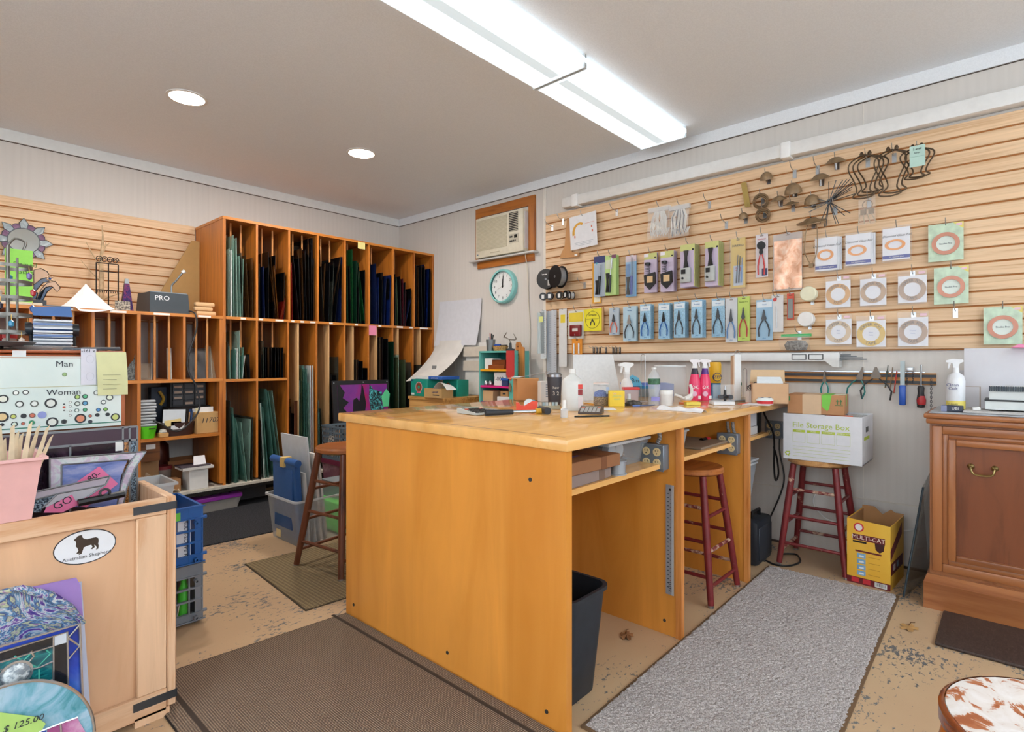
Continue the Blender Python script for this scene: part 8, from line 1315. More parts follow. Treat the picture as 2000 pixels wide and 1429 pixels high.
KN = [(6, 779, 10, '#dfe0d0', '#2a2c2c'), (31, 767, 6, '#e3e6e0', '#3a3c3a'), (50, 766, 6, '#e3e6e0', '#3a3c3a'), (38, 789, 8, '#e0e4de', '#3a3c3a'), (67, 788, 8, '#e0e4de', '#55574f'), (99, 787, 12, '#d9dcd4', '#2a2c2c'), (125, 795, 3, '#c2503a', None), (125, 789, 2, '#3a3c3a', None), (125, 801, 2, '#3a3c3a', None), (137, 785, 3, '#d9dcd4', '#6a6c6a'), (137, 793, 3, '#d9dcd4', '#6a6c6a'), (137, 802, 3, '#d9dcd4', '#6a6c6a'), (137, 811, 3, '#d9dcd4', '#6a6c6a'),
      (151, 775, 6, '#a9c86a', '#2f3a34'), (166, 774, 6, '#4fae7a', '#2f3a34'), (151, 788, 6, '#cfd6cc', '#2f3a34'), (166, 787, 6, '#5a9ac0', '#2a2c3a'), (150, 801, 5, '#dfe3dc', '#4a6a62'), (166, 800, 5, '#4fae7a', '#3a5a4a'), (188, 767, 6, '#e3e6e0', '#4a4c4a'), (214, 776, 8, '#dfe6d0', '#4a4c4a'), (202, 785, 6, '#dfe3dc', '#3a4a4a'), (192, 800, 5, '#4a8ac8', '#2a3a4a'), (206, 799, 5, '#7aae4a', '#3a4a34'),
      (4, 814, 12, '#dfc08a', '#2a2c2c'), (26, 813, 6, '#c8cf6a', '#55574f'), (46, 812, 6, '#26282a', None), (63, 811, 6, '#c86a52', '#6a4a44'), (82, 810, 9, '#8a94cc', None), (102, 824, 12, '#dfe0d6', '#26282a'), (125, 823, 6, '#26282a', '#55574f'), (157, 817, 12, '#d98a68', '#26282a'), (176, 812, 4, '#c8604a', '#55574f'), (190, 810, 5, '#26282a', None), (210, 809, 5, '#26282a', None), (225, 814, 10, '#c9d07a', '#26282a'), (176, 823, 5, '#3a3c44', None), (28, 828, 6, '#cfdccc', '#26282a'), (45, 827, 4, '#c8604a', '#55574f'), (62, 825, 6, '#2f8a62', None), (4, 829, 4, '#26282a', None), (126, 731, 5, '#9ab87a', '#7a8a6a')]
for q in KN: knob(*q)
t = thing('pattern_slip', 'white paper slip with a pencilled face sketch', 'paper'); a, b = onY(158, 715, PY - 0.01), onY(188, 715, PY - 0.01); bx(t, 'slip', M('#d6d6e0', 0.8), a.x, PY - 0.011, onY(170, 751, PY).z, b.x, PY - 0.010, onY(170, 681, PY).z); text(t, '-161 x 1', 0.016, (a.x + 0.028, PY - 0.0116, onY(170, 685, PY).z), TEXT)
for y in (701, 735): p = onY(176, y, PY - 0.0115); MB().ring(0.015, 0.0145, PY - 0.0116, PY - 0.011, 20, p.x, p.z, 0.8).obj('pencil_oval', M('#a9a9b5', 0.8), t)
t = thing('yellow_note', 'yellow lined note with pencil writing taped to the panel', 'note'); a, b = onY(187, 730, PY - 0.013), onY(246, 730, PY - 0.013)
MB().grid(lambda u, v: (a.x + 0.004 * (1 - v) * 0 + u * (b.x - a.x) + 0.006 * (1 - v), PY - 0.014 - 0.008 * math.sin(v * PI), onY(215, 771, PY).z + v * (onY(215, 687, PY).z - onY(215, 771, PY).z)), 6, 10, (0, 0.0008, 0)).obj('note_sheet', M('#d9d9a6', 0.8), t, True)
for k in range(4): bx(t, 'pencil_line', M('#a8a884', 0.8), a.x + 0.02, PY - 0.0235, onY(215, 732 + k * 9, PY).z, b.x - 0.02 - 0.012 * (k % 2), PY - 0.0225, onY(215, 732 + k * 9, PY).z + 0.0018)

# ================================================================== stained glass inside the crate
LEAD = M('#7d7f82', 0.35, 0.7); IRI = marble('iridescent', [(0.3, '#9fb8c0'), (0.45, '#c9b8d0'), (0.55, '#d5dce0'), (0.7, '#8fc0b8')], 9, 3, 0.12); BLUW = marble('blue_streaky', [(0.3, '#5a6fb0'), (0.5, '#7d90cc'), (0.7, '#a8b0d8')], 5, 2, 0.12, stretch=(1, 1, 4)); DKP = marble('dark_purple_glass', [(0.35, '#17121a'), (0.55, '#2a1a26'), (0.7, '#3a2836')], 7, 2, 0.12); GLIT = speckle('#1f2a3a', '#8fa8b8', 170, 0.15, 0.3, 0.45, 0.62); AMBT = speckle('#4a2c14', '#c98a4a', 150, 0.15, 0.3, 0.42, 0.62)
DY = 2.435
t = thing('dark_glass_panel', 'large dark purple leaded glass panel in the crate', 'stained glass'); a, b = onY(-60, 840, DY), onY(268, 838, DY); zt_ = onY(150, 841, DY).z; zb_ = 0.055
def piece(t, name, mat, pts, y0, y1): return MB().prism([(p.x, p.z) for p in pts], y0, y1).obj(name, mat, t)
xr = b.x; xs = onY(240, 850, DY).x; xm = onY(253, 850, DY).x; z2 = zt_ - 0.05
bx(t, 'glass_piece', M('#4a3a46', 0.12), a.x, DY, z2, xr, DY + 0.006, zt_); bx(t, 'glass_piece', DKP, a.x, DY, zb_, xs, DY + 0.006, z2); bx(t, 'glass_piece', AMBT, xs, DY, zb_, xm, DY + 0.006, z2); bx(t, 'glass_piece', GLIT, xm, DY, zb_, xr, DY + 0.006, z2)
for q in ((a.x, zt_ - 0.004, xr, zt_ + 0.003), (a.x, z2 - 0.004, xr, z2 + 0.004)): bx(t, 'lead_came', LEAD, q[0], DY - 0.002, q[1], q[2], DY + 0.008, q[3])
for x in (onY(11, 850, DY).x, onY(137, 900, DY).x, xs, xm, xr): bx(t, 'lead_came', LEAD, x - 0.003, DY - 0.002, zb_, x + 0.003, DY + 0.008, z2 if x < xs - 0.01 else zt_)
bx(t, 'price_sticker', WHITE, onY(225, 855, DY).x, DY - 0.003, z2 - 0.035, xs, DY - 0.002, z2 - 0.002)
WY_ = 2.37
def W(x, y): return onY(x, y, WY_)
t = thing('winged_glass_panel', 'pale iridescent glass panel with a curved wing', 'stained glass')
piece(t, 'glass_piece', BLUW, [W(120, 905), W(250, 896), W(236, 930), W(228, 990), W(120, 990)], WY_, WY_ + 0.006); piece(t, 'glass_piece', IRI, [W(98, 895), W(267, 885), W(254, 898), W(120, 908), W(120, 990), W(98, 990)], WY_ - 0.001, WY_ + 0.006)
piece(t, 'glass_piece', IRI, [W(266, 884), W(285, 881), W(262, 915), W(248, 950), W(240, 990), W(228, 990), W(235, 945), W(248, 912)], WY_ - 0.002, WY_ + 0.006)
for pts in ([W(97, 895), W(285, 881)], [W(97, 895), W(97, 990)], [W(120, 907), W(252, 897)], [W(120, 907), W(120, 990)], [W(266, 885), W(249, 911), W(236, 945), W(228, 990)], [W(285, 881), W(262, 915), W(248, 950), W(240, 990)]): MB().tube([p + Vector((0, -0.002, 0)) for p in pts], 0.0028, 5).obj('lead_came', LEAD, t)
PNK = M('#ee7fae', 0.7); piece(t, 'pink_note', PNK, [W(150, 940), W(193, 910), W(230, 944), W(168, 990), W(140, 985)], WY_ - 0.006, WY_ - 0.004); text(t, '80-', 0.03, W(183, 930) + Vector((0, -0.007, 0)), TEXT, ry=-35)
VY = 2.29
def V(x, y): return onY(x, y, VY)
t = thing('bevelled_glass_piece', 'angled clear and glitter glass piece with pink note', 'stained glass')
piece(t, 'glass_piece', M('#c6c2d0', 0.1, 0, 0.85), [V(58, 962), V(215, 929), V(205, 948), V(115, 963), V(58, 978)], VY, VY + 0.005); piece(t, 'glass_piece', M('#cfd2da', 0.1, 0, 0.85), [V(115, 963), V(207, 946), V(175, 968), V(120, 990), V(82, 990)], VY - 0.001, VY + 0.005); piece(t, 'glass_piece', GLIT, [V(50, 978), V(112, 964), V(82, 990), V(80, 1000), V(45, 1000)], VY - 0.002, VY + 0.005)
for pts in ([V(58, 962), V(215, 929)], [V(58, 978), V(115, 963), V(207, 946)], [V(112, 964), V(82, 992)], [V(215, 929), V(206, 946), V(170, 970)]): MB().tube([p + Vector((0, -0.002, 0)) for p in pts], 0.0028, 5).obj('lead_came', LEAD, t)
piece(t, 'pink_note', PNK, [V(90, 990), V(140, 965), V(152, 985), V(120, 1000), V(85, 1000)], VY - 0.006, VY - 0.004); text(t, 'GO', 0.034, V(122, 981) + Vector((0, -0.007, 0)), TEXT, ry=-25)
t = thing('black_bar_frame', 'black frame bar with a ring hanger in the crate', 'frame'); MB().cyl(V(150, 980) + Vector((0, -0.02, 0)), V(240, 962) + Vector((0, -0.02, 0)), 0.012, n=8).obj('bar', BLACK, t); p = V(202, 960) + Vector((0, -0.02, 0)); MB().tube([(p.x + 0.014 * math.cos(q), p.y, p.z + 0.012 * math.sin(q)) for q in [2 * PI * k / 12 for k in range(12)]], 0.004, 6, True).obj('ring', DKSTEEL, t, True)
# pink bin with paint sticks
q0, q1 = onY(-40, 1000, 2.12), onY(62, 1000, 2.12); zb_ = CZT + 0.001; zt_ = onY(40, 893, 2.12).z; tr = onY(80, 893, 2.12).x
t = thing('pink_bin', 'pale pink plastic bin on the crate edge', 'bin'); m = MB(); PKM = M('#e6b3b0', 0.45)
m.add([(q0.x, 2.12, zb_), (q1.x, 2.12, zb_), (q1.x, 2.26, zb_), (q0.x, 2.26, zb_), (q0.x - 0.02, 2.09, zt_), (tr, 2.09, zt_), (tr, 2.29, zt_), (q0.x - 0.02, 2.29, zt_)], [(0, 3, 2, 1), (0, 1, 5, 4), (1, 2, 6, 5), (2, 3, 7, 6), (3, 0, 4, 7)]).obj('tub', PKM, t); m = MB()
for b in ((q0.x - 0.03, 2.08, tr + 0.012, 2.09), (q0.x - 0.03, 2.29, tr + 0.012, 2.30), (tr, 2.09, tr + 0.012, 2.29), (q0.x - 0.03, 2.09, q0.x - 0.02, 2.29)): m.box(b[0], b[1], zt_ - 0.008, b[2], b[3], zt_)
m.obj('rim', PKM, t)
for k in range(11):
    x = onY(4 + k * 5.0, 880, 2.17).x; f = (k - 3) * 0.0075; hh = 0.05 + 0.05 * (0.5 + 0.5 * math.sin(k * 2.4)); o = MB().hull8([(x - 0.012, 2.15 + (k % 3) * 0.03, zt_ - 0.12), (x + 0.008, 2.15 + (k % 3) * 0.03, zt_ - 0.12), (x + 0.008, 2.154 + (k % 3) * 0.03, zt_ - 0.12), (x - 0.012, 2.154 + (k % 3) * 0.03, zt_ - 0.12)], [(x + f + 0.0, 2.15 + (k % 3) * 0.03, zt_ + hh - 0.01), (x + f + 0.009, 2.15 + (k % 3) * 0.03, zt_ + hh), (x + f + 0.009, 2.154 + (k % 3) * 0.03, zt_ + hh), (x + f, 2.154 + (k % 3) * 0.03, zt_ + hh - 0.01)]).obj('paint_stick', M('#dcc8a6', 0.7, var=0.12)); tag(o, 'pale wooden paint stick in the pink bin, %s from the left' % ('first', 'second', 'third', 'fourth', 'fifth', 'sixth', 'seventh', 'eighth', 'ninth', 'tenth', 'eleventh')[k], 'paint stick', 'paint sticks in the pink bin')

# ================================================================== panels leaning on the crate front
def lean(y_): return lambda x, y: onY(x, y, y_)
S1 = lean(2.095); t = thing('marbled_paper', 'purple marbled paper draped on a lavender board', 'paper'); MARB = marble('marbled_paper', [(0.3, '#332a80'), (0.4, '#6a4a9a'), (0.45, '#c9cfd0'), (0.5, '#5f8fb5'), (0.56, '#2f3a78'), (0.61, '#b9c49a'), (0.68, '#8a5aa0'), (0.78, '#40357f')], 7, 7, 0.35)
piece(t, 'backing_sheet', M('#cdd3e6', 0.6), [S1(-60, 1180), S1(160, 1136), S1(180, 1429), S1(181, 1440), S1(-60, 1440)], 2.098, 2.102)
piece(t, 'marbled_sheet', MARB, [S1(-60, 1168), S1(150, 1132), S1(160, 1190), S1(150, 1340), S1(-60, 1380)], 2.093, 2.097); piece(t, 'purple_reverse', M('#9a7cc0', 0.6), [S1(55, 1146), S1(148, 1127), S1(156, 1140), S1(161, 1202), S1(130, 1172), S1(95, 1153)], 2.086, 2.0925)
MB().tube([S1(-10, 1155) + Vector((0, -0.012, 0)), S1(40, 1146) + Vector((0, -0.014, 0)), S1(95, 1160) + Vector((0, -0.014, 0)), S1(135, 1185) + Vector((0, -0.012, 0)), S1(163, 1215) + Vector((0, -0.008, 0))], [0.006, 0.010, 0.013, 0.012, 0.006], 8).obj('rolled_edge', MARB, t, True)
S2 = lean(2.05); t = thing('blue_glass_panel', 'teal and cobalt leaded panel with a clear jewel', 'stained glass'); COB = marble('cobalt_glass', [(0.3, '#0d2a8a'), (0.5, '#1a44b8'), (0.7, '#4a78d8')], 5, 1, 0.1); TLG = marble('teal_glass', [(0.3, '#0b3a44'), (0.5, '#12606a'), (0.7, '#2f9a98')], 12, 2, 0.1, stretch=(1, 1, 3)); BKG = M('#1c1e24', 0.08)
piece(t, 'glass_piece', COB, [S2(-60, 1278), S2(155, 1217), S2(163, 1445), S2(-60, 1445)], 2.05, 2.054); piece(t, 'glass_piece', BKG, [S2(-60, 1290), S2(131, 1233), S2(134, 1445), S2(-60, 1445)], 2.048, 2.053); piece(t, 'glass_piece', TLG, [S2(-60, 1310), S2(103, 1261), S2(104, 1445), S2(-60, 1445)], 2.046, 2.052); piece(t, 'bevel', M('#cfdcea', 0.08, 0.2), [S2(105, 1240), S2(130, 1234), S2(131, 1253), S2(105, 1260)], 2.0455, 2.05)
SIL = M('#b9bcc0', 0.25, 0.85)
for pts, r_ in (([(-60, 1278), (155, 1217), (163, 1445)], .004), ([(-60, 1290), (131, 1233), (134, 1445)], .0035), ([(-60, 1310), (104, 1260), (104, 1445)], .0035), ([(104, 1242), (104, 1262)], .0025), ([(130, 1247), (154, 1220)], .003), ([(131, 1243), (155, 1260), (131, 1288)], .003), ([(48, 1300), (66, 1280), (60, 1270)], .003), ([(48, 1308), (78, 1302), (104, 1290)], .003), ([(14, 1310), (0, 1306)], .003), ([(45, 1325), (72, 1333), (104, 1326)], .003), ([(12, 1325), (2, 1345)], .003)): MB().tube([S2(*p) + Vector((0, -0.004, 0)) for p in pts], r_, 6).obj('lead_came', SIL, t, True)
for pts in ([(28, 1280), (72, 1302), (98, 1275), (90, 1268)], [(38, 1296), (60, 1274)], [(76, 1305), (76, 1340)]): MB().tube([S2(*p) + Vector((0, -0.004, 0)) for p in pts], 0.0022, 5).obj('etched_line', M('#4fb8a4', 0.3), t)
p = S2(30, 1314); m = MB(); m.m = Matrix.Translation((p.x, 2.044, p.z)) @ Matrix.Rotation(R(90), 4, 'X'); m.lathe([(0, 0.012), (0.02, 0.010), (0.032, 0.0), (0, 0)], 24).obj('clear_jewel', speckle('#8f9aa2', '#e3eaec', 60, 0.1, 0.4), t, True); m = MB(); m.ring(0.037, 0.031, 2.038, 2.046, 26, p.x, p.z).obj('jewel_ring', SIL, t, True)
piece(t, 'green_tag', M('#7ad03f', 0.6), [S2(30, 1345), S2(50, 1328), S2(79, 1340), S2(70, 1365), S2(30, 1365)], 2.036, 2.038)
S3 = lean(2.0); t = thing('round_glass_panel', 'round pale blue stained glass with a green price tag', 'stained glass'); c_ = S3(5, 1500); rx_ = (S3(170, 1430).x - c_.x) * 1.09; rz_ = S3(5, 1340).z - c_.z; PBL = marble('pale_blue_glass', [(0.3, '#2f8a94'), (0.45, '#7ab4cc'), (0.6, '#a9cbe0'), (0.75, '#5fa6b4')], 7, 2, 0.12)
arc = [(c_.x + rx_ * math.cos(R(q)), c_.z + rz_ * math.sin(R(q))) for q in range(0, 181, 6)]
MB().prism(arc, 2.0, 2.004).obj('glass_piece', PBL, t); MB().tube([(x, 1.999, z) for x, z in arc], 0.0045, 6).obj('lead_rim', SIL, t, True); PNG = marble('pink_glass', [(0.3, '#b05a96'), (0.5, '#c98ab8'), (0.7, '#d8b4d0')], 8, 2, 0.12)
piece(t, 'glass_piece', PNG, [S3(118, 1413), S3(150, 1400), S3(176, 1445), S3(120, 1445)], 1.9985, 2.003); piece(t, 'glass_piece', M('#a04f86', 0.12), [S3(92, 1424), S3(117, 1413), S3(120, 1445), S3(92, 1445)], 1.9985, 2.003); piece(t, 'glass_piece', COB, [S3(70, 1430), S3(90, 1424), S3(90, 1445), S3(60, 1445)], 1.9985, 2.003)
MB().tube([S3(55, 1436) + Vector((0, -0.003, 0)), S3(118, 1411) + Vector((0, -0.003, 0)), S3(152, 1399) + Vector((0, -0.003, 0))], 0.003, 5).obj('lead_came', SIL, t); MB().tube([S3(118, 1411) + Vector((0, -0.003, 0)), S3(120, 1445) + Vector((0, -0.003, 0))], 0.003, 5).obj('lead_came', SIL, t)
piece(t, 'price_tag', M('#b3dc7a', 0.7), [S3(-20, 1385), S3(70, 1396), S3(88, 1409), S3(80, 1422), S3(60, 1432), S3(-20, 1432)], 1.988, 1.990); text(t, '$ 125.00', 0.024, S3(44, 1408) + Vector((0, -0.014, 0)), TEXT, ry=2, shear=0.2)

# ================================================================== stacked plastic crates
def ribcrate(label, zb, h, mat, x0, x1, y0, y1, grp='stacked plastic crates'):
    t = thing('plastic_crate', label, 'crate', (0, 0, 0), 0, grp); n = 4
    bx(t, 'base', mat, x0, y0, zb, x1, y1, zb + 0.008)
    for nm, yy in (('front_grid', y0), ('back_grid', y1 - 0.012)):
        m = MB(); m.box(x0, yy, zb + h - 0.055, x1, yy + 0.012, zb + h); m.box(x0, yy, zb, x1, yy + 0.012, zb + 0.04)
        for k in range(1, 3): z = zb + 0.04 + (h - 0.095) * k / 3; m.box(x0, yy - 0.002, z - 0.004, x1, yy + 0.013, z + 0.004)
        nb = 6
        for k in range(nb + 1): x = x0 + (x1 - x0 - 0.006) * k / nb; m.box(x, yy - 0.001, zb, x + 0.006, yy + 0.0125, zb + h)
        m.box(x1 - 0.034, yy + 0.002, zb + 0.001, x1 - 0.001, yy + 0.010, zb + h - 0.001); m.obj(nm, mat, t)
    for nm, xx in (('side_wall', x0), ('side_wall', x1 - 0.012)): bx(t, nm, mat, xx, y0 + 0.012, zb, xx + 0.012, y1 - 0.012, zb + h)
    for z in (zb + 0.002, zb + 0.036, zb + h - 0.058, zb + h - 0.006): bx(t, 'flange', mat, x0, y0 - 0.008, z, x1 + 0.008, y0, z + 0.005)
    for z in (zb + 0.02, zb + h - 0.075):
        m = MB(); m.m = Matrix.Translation((x1 - 0.035, y0 - 0.008, z)) @ Matrix.Rotation(R(90), 4, 'X'); m.lathe([(0.005, 0.0), (0.010, 0.0), (0.010, 0.02), (0.005, 0.02)], 12, caps=False).obj('corner_peg', mat, t, True); MB().cyl((x1 - 0.005, y0 + 0.004, z + 0.018), (x1 + 0.016, y0 + 0.004, z + 0.018), 0.008, n=10).obj('side_peg', mat, t)
    return t
X0_, X1_, Y0_, Y1_ = 0.60, 0.935, 2.765, 3.11
ribcrate('grey plastic crate at the bottom of the stack', 0.012, 0.262, M('#7d858f', 0.4), X0_, X1_, Y0_, Y1_); ribcrate('blue plastic crate on top of the stack', 0.275, 0.262, M('#2463ad', 0.4), X0_, X1_, Y0_, Y1_)
for k, x in enumerate((0.62, 0.88)): bx(bpy.data.objects['plastic_crate'], 'foot', M('#5a626c', 0.5), x, Y0_ + 0.02, 0, x + 0.04, Y0_ + 0.06, 0.012)
t = boxy('kit_box', 'white kit box lettered MULTI-SCOPE KIT in the blue crate', 'box', (0.80, Y0_ + 0.016, 0.2845), 0, 0.18, 0.1, 0.215, M('#e3e5e8', 0.5)); text(t, 'MULTI-SCOPE KIT', 0.024, (0.068, -0.001, 0.10), TEXT, ry=90); bx(t, 'photo_print', M('#6a6a78', 0.5), -0.0, -0.001, 0.14, 0.035, 0, 0.2); bx(t, 'photo_print', M('#4a4a58', 0.5), -0.0, -0.001, 0.02, 0.035, 0, 0.07)
t = thing('green_bottle', 'green plastic bottle inside the grey crate', 'bottle', (0.868, Y0_ + 0.045, 0.0205), 0); bottle(t, [(0, 0), (0.024, 0), (0.025, 0.13), (0.012, 0.16), (0.012, 0.18), (0, 0.18)], M('#4fc23a', 0.35), 'bottle', 16)
t = thing('magazine_pile', 'folded papers standing in the grey crate', 'papers', (0.82, Y0_ + 0.02, 0.0205), 0)
for k in range(5): MB().hull8([(-0.04 + k * 0.012, 0, 0), (-0.036 + k * 0.012, 0, 0), (-0.036 + k * 0.012, 0.15, 0), (-0.04 + k * 0.012, 0.15, 0)], [(-0.05 + k * 0.018, 0, 0.08), (-0.046 + k * 0.018, 0, 0.08), (-0.046 + k * 0.018, 0.15, 0.08), (-0.05 + k * 0.018, 0.15, 0.08)]).obj('paper_fold', M(('#d8d6d2', '#b9b6b0', '#3a3a40')[k % 3], 0.6), t)
t = lidbin('storage_bin', 'frosted plastic tub resting on the blue crate', (0.72, 2.83, 0.5375), 0, 0.24, 0.22, 0.11, M('#d5dde0', 0.3, 0, 0.6), None)
bx(bpy.data.objects['plastic_crate.001'], 'green_tag', M('#74d04a', 0.6), 0.815, Y0_ - 0.012, 0.485, 0.838, Y0_ - 0.009, 0.52)

# ================================================================== things on the counter and the left slat wall
TZc = KZ + 0.0005
# flower mirror on the slat wall
p = onY(47, 470, 5.25); t = thing('flower_mirror', 'round mirror with stained glass petals', 'mirror', (p.x, 5.262, p.z), 0); rm = 0.088
MB().cyl((0, -0.004, 0), (0, 0.008, 0), rm, n=36).obj('mirror_glass', M('#c9ccc8', 0.03, 1.0, var=0.0), t); MB().ring(rm + 0.004, rm - 0.002, -0.006, 0.006, 36).obj('lead_ring', DKSTEEL, t)
MAUV = marble('mauve_glass', [(0.3, '#6a4a66'), (0.6, '#8d6a86'), (0.75, '#a88aa2')], 20, 1, 0.15); GRYG = marble('grey_glass', [(0.3, '#8d9aa0'), (0.55, '#b3bec2'), (0.75, '#d5dee0')], 16, 2, 0.12)
for k in range(16):
    a0, a1 = R(k * 22.5 - 11.25), R(k * 22.5 + 11.25); am = R(k * 22.5); ro = 0.165 if k % 2 == 0 else 0.125
    pts = [(rm * math.cos(a0), rm * math.sin(a0)), ((0.128 if k % 2 == 0 else 0.12) * math.cos(a0), (0.128 if k % 2 == 0 else 0.12) * math.sin(a0)), (ro * math.cos(am), ro * math.sin(am)), ((0.128 if k % 2 == 0 else 0.12) * math.cos(a1), (0.128 if k % 2 == 0 else 0.12) * math.sin(a1)), (rm * math.cos(a1), rm * math.sin(a1))]
    MB().prism(pts, -0.002, 0.004).obj('petal', MAUV if k % 2 else GRYG, t); MB().tube([(x, -0.003, z) for x, z in pts], 0.0022, 4).obj('lead_came', DKSTEEL, t)
# stained glass bird
BYD = 4.82
def B_(x, y): return onY(x, y, BYD)
t = thing('glass_bird', 'stained glass bird in navy and peach', 'stained glass'); NB = marble('navy_glass', [(0.35, '#13284a'), (0.65, '#1f4068')], 10, 1, 0.1); PCH = M('#d3a884', 0.12, 0, 0.8)
for pts, mt in (([(66, 527), (80, 524), (92, 530), (98, 540), (80, 545), (66, 556)], PCH), ([(66, 556), (80, 545), (96, 541), (100, 548), (84, 552), (70, 568), (66, 572)], NB), ([(72, 584), (80, 565), (92, 552), (108, 549), (118, 562), (112, 570), (100, 558), (88, 562), (78, 585)], PCH), ([(64, 584), (64, 565), (74, 572), (70, 584)], NB), ([(70, 586), (80, 570), (90, 560), (104, 560), (92, 570), (84, 586)], NB)):
    q = [B_(*e) for e in pts]; piece(t, 'glass_piece', mt, q, BYD, BYD + 0.004); MB().tube([e + Vector((0, -0.001, 0)) for e in q], 0.0025, 4, True).obj('lead_came', BLACK, t)
zmin = B_(78, 586).z
bx(t, 'stand', M('#3a3a3e', 0.4), B_(60, 586).x, BYD - 0.02, TOPZ, B_(90, 586).x, BYD + 0.03, max(TOPZ + 0.006, zmin))
p = B_(98, 544)
for k in range(7): MB().lathe([(0, -0.008), (0.008, 0), (0, 0.008)], 8, (p.x + 0.016 * math.cos(k * 0.9) * (k > 0), BYD - 0.004, p.z + 0.014 * math.sin(k * 0.9) * (k > 0))).obj('bead', M('#2f5fae', 0.1) if k == 0 else M('#d8b79a', 0.3), t, True)
# green sign on the cubby top
a, b = onY(10, 540, 4.72), onY(65, 540, 4.72); t = thing('green_sign', 'lime green paper sign standing on the cubby top', 'sign', ((a.x + b.x) / 2, 4.74, TOPZ + 0.019), 0); h = 0.34; bx(t, 'sheet', M('#8fd45a', 0.7), -(b.x - a.x) / 2, 0, 0, (b.x - a.x) / 2, 0.003, h); text(t, 'Stained', 0.04, (0.03, -0.001, h * 0.72), M('#3f6a2a', 0.7)); text(t, 'Glass', 0.04, (0.03, -0.001, h * 0.58), M('#3f6a2a', 0.7))
# spinner rack with jewelry
p = onY(18, 660, 2.80); t = thing('jewelry_spinner', 'tiered metal spinner rack hung with earrings', 'jewelry rack', (p.x, 2.84, TZc), 0); SPN = M('#7d7a74', 0.35, 0.7); rr_ = onY(64, 600, 2.84).x - p.x
bottle(t, [(0, 0), (rr_ * 0.8, 0), (rr_ * 0.8, 0.008), (0.008, 0.014), (0, 0.014)], SPN, 'base', 28); MB().cyl((0, 0, 0.01), (0, 0, 0.40), 0.006, n=8).obj('post', SPN, t, True); MB().cyl((rr_ * 0.4, 0.02, 0.07), (rr_ * 0.4, 0.02, 0.36), 0.004, n=8).obj('strut', SPN, t, True)
for z in (0.07, 0.135, 0.20, 0.26, 0.32): MB().ring(rr_, rr_ - 0.003, -0.006, 0.006, 36).obj('hoop', SPN, t, True).matrix_local = Matrix.Translation((0, 0, z)) @ Matrix.Rotation(R(90), 4, 'X')
MB().tube(sm([(0, 0, 0.40), (0.02, 0, 0.43), (0.05, 0, 0.42), (0.045, 0, 0.39)], 4), 0.004, 6).obj('top_hook', SPN, t, True)
for k in range(14):
    a_ = R(-160 + k * 24); z = (0.32, 0.26, 0.20, 0.135, 0.07)[k % 5]; x, y = rr_ * math.cos(a_), rr_ * math.sin(a_); MB().tube([(x, y, z), (x * 1.02, y * 1.02, z - 0.02)], 0.001, 4).obj('earring_wire', M('#c9a24a', 0.3, 0.7), t); MB().lathe([(0, -0.018), (0.008, -0.012), (0.009, 0.004), (0, 0.012)], 8, (x * 1.02, y * 1.02, z - 0.032)).obj('earring_drop', M(('#2a5fb5', '#d8d4e0', '#1c2030', '#3a8ab0', '#e3d0c0', '#6a5a9a', '#b9323a')[k % 7], 0.15), t, True)
# rolodex
a, b = onY(66, 640, 2.75), onY(143, 640, 2.75); w_ = b.x - a.x; t = thing('card_file', 'rotary card file full of white and blue cards', 'card file', ((a.x + b.x) / 2, 2.76, TZc), R(-4)); h = onY(105, 617, 2.75).z - TZc
for s in (-1, 1): m = MB(); m.m = Matrix.Translation((s * (w_ / 2 + 0.012), 0.04, h * 0.62)) @ Matrix.Rotation(R(90), 4, 'Y'); m.lathe([(0, -0.01), (0.026, -0.01), (0.026, 0.01), (0, 0.01)], 20).obj('knob', M('#2a2e32', 0.3), t, True); MB().tube([(s * (w_ / 2 + 0.006), 0.0, 0.0), (s * (w_ / 2 + 0.006), 0.04, h * 0.62)], 0.006, 6).obj('frame_leg', BLACK, t, True)
for k in range(13): m = MB(); m.m = Matrix.Translation((0, 0.055, h * 0.5)) @ Matrix.Rotation(R(-75 + k * 13), 4, 'X'); m.box(-w_ / 2, -0.055, -0.001, w_ / 2, -0.012, 0.001).obj('card', M('#e0e2e6', 0.6) if k % 4 else M('#5a7ab0', 0.5), t)
for k in range(8): bx(t, 'card', M('#dfe1e4', 0.6) if k % 3 else M('#6a86b8', 0.5), -w_ / 2 + 0.002 * (k % 2), -0.004 + 0.001 * k, h * 0.08 + k * h * 0.11, w_ / 2, 0.06, h * 0.08 + k * h * 0.11 + h * 0.05)
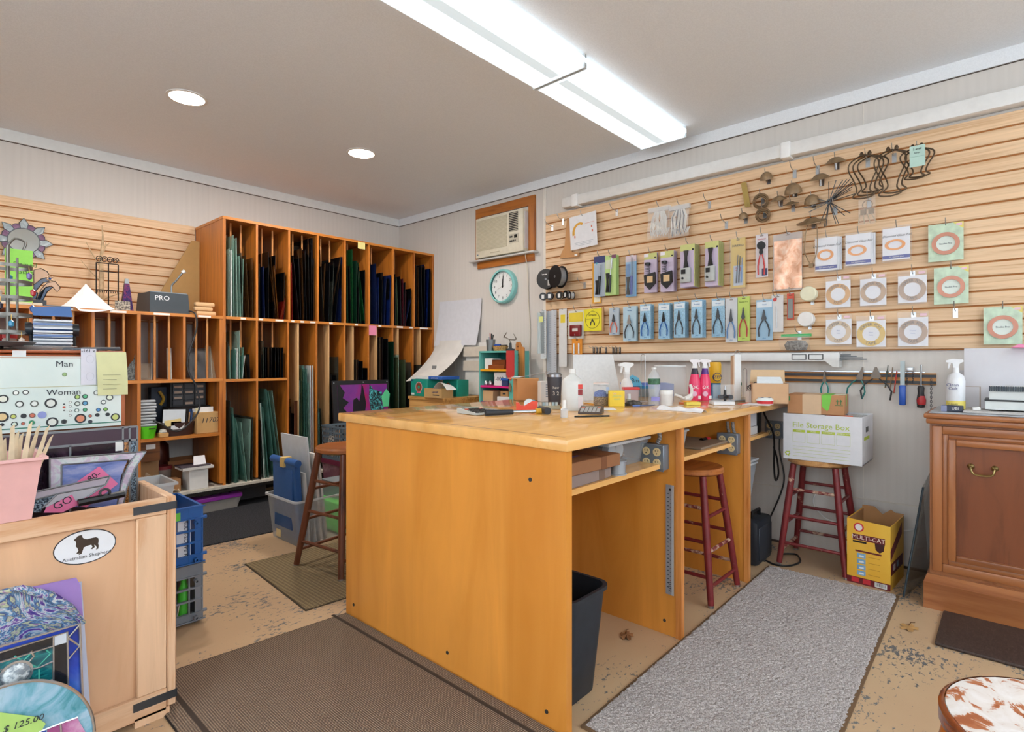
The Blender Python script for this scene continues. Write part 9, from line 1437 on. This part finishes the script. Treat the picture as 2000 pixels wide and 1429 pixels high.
MB().hull8([(-w_ / 2, 0.0, h), (w_ / 2, 0.0, h), (w_ / 2, 0.002, h), (-w_ / 2, 0.002, h)], [(-w_ * 0.56, 0.03, h + 0.035), (w_ * 0.46, 0.03, h + 0.042), (w_ * 0.46, 0.032, h + 0.042), (-w_ * 0.56, 0.032, h + 0.035)]).obj('blue_divider', M('#5578b0', 0.5), t)
# dishes and knife
p = onY(85, 668, 2.64); t = thing('glass_dish', 'clear crinkled glass dish on the counter edge', 'dish', (p.x, 2.66, TZc), 0); bottle(t, [(0, 0.0), (0.075, 0.0), (0.105, 0.014), (0.10, 0.016), (0.072, 0.004), (0, 0.004)], M('#cfd2ce', 0.05, 0, 0.5), 'dish', 28, 1, 0.6)
p = onY(0, 664, 2.68); t = thing('grey_tray', 'round grey metal tray under the spinner rack', 'tray', (p.x - 0.02, 2.68, TZc + 0.012), 0); bottle(t, [(0, 0), (0.10, 0), (0.12, 0.016), (0.116, 0.018), (0.096, 0.004), (0, 0.004)], M('#6f7276', 0.4, 0.5), 'tray', 28); bottle(t, [(0, -0.012), (0.03, -0.012), (0.03, 0), (0, 0)], BLACK, 'foot', 14)
a, b = onY(120, 680, 2.60), onY(235, 680, 2.60); t = thing('craft_knife', 'grey handled knife lying across the counter edge', 'knife', (a.x, 2.605, TZc + 0.006), 0); MB().cyl((0.06, 0, 0), (b.x - a.x, 0.0, 0.002), 0.006, 0.0065, 8).obj('handle', M('#55585c', 0.5), t, True); MB().hull8([(0, -0.004, -0.004), (0.06, -0.003, -0.003), (0.06, 0.003, -0.003), (0, 0.004, -0.004)], [(0.01, -0.002, 0.004), (0.06, -0.002, 0.004), (0.06, 0.002, 0.004), (0.01, 0.002, 0.004)]).obj('blade', DKSTEEL, t)
for x, c, hh, lb in ((2, '#c2282c', 0.045, 'small red jar on the counter'), (24, '#b8a79a', 0.05, 'small clear jar with a red cap on the counter')):
    p = onY(x, 650, 2.78); t = thing('small_jar', lb, 'jar', (p.x, 2.95, TZc), 0); bottle(t, [(0, 0), (0.03, 0), (0.03, hh), (0, hh)], M(c, 0.3, 0, 0.9), 'jar', 16); bottle(t, [(0, hh), (0.033, hh), (0.033, hh + 0.03), (0, hh + 0.03)], M('#c8302e', 0.4), 'cap', 16)
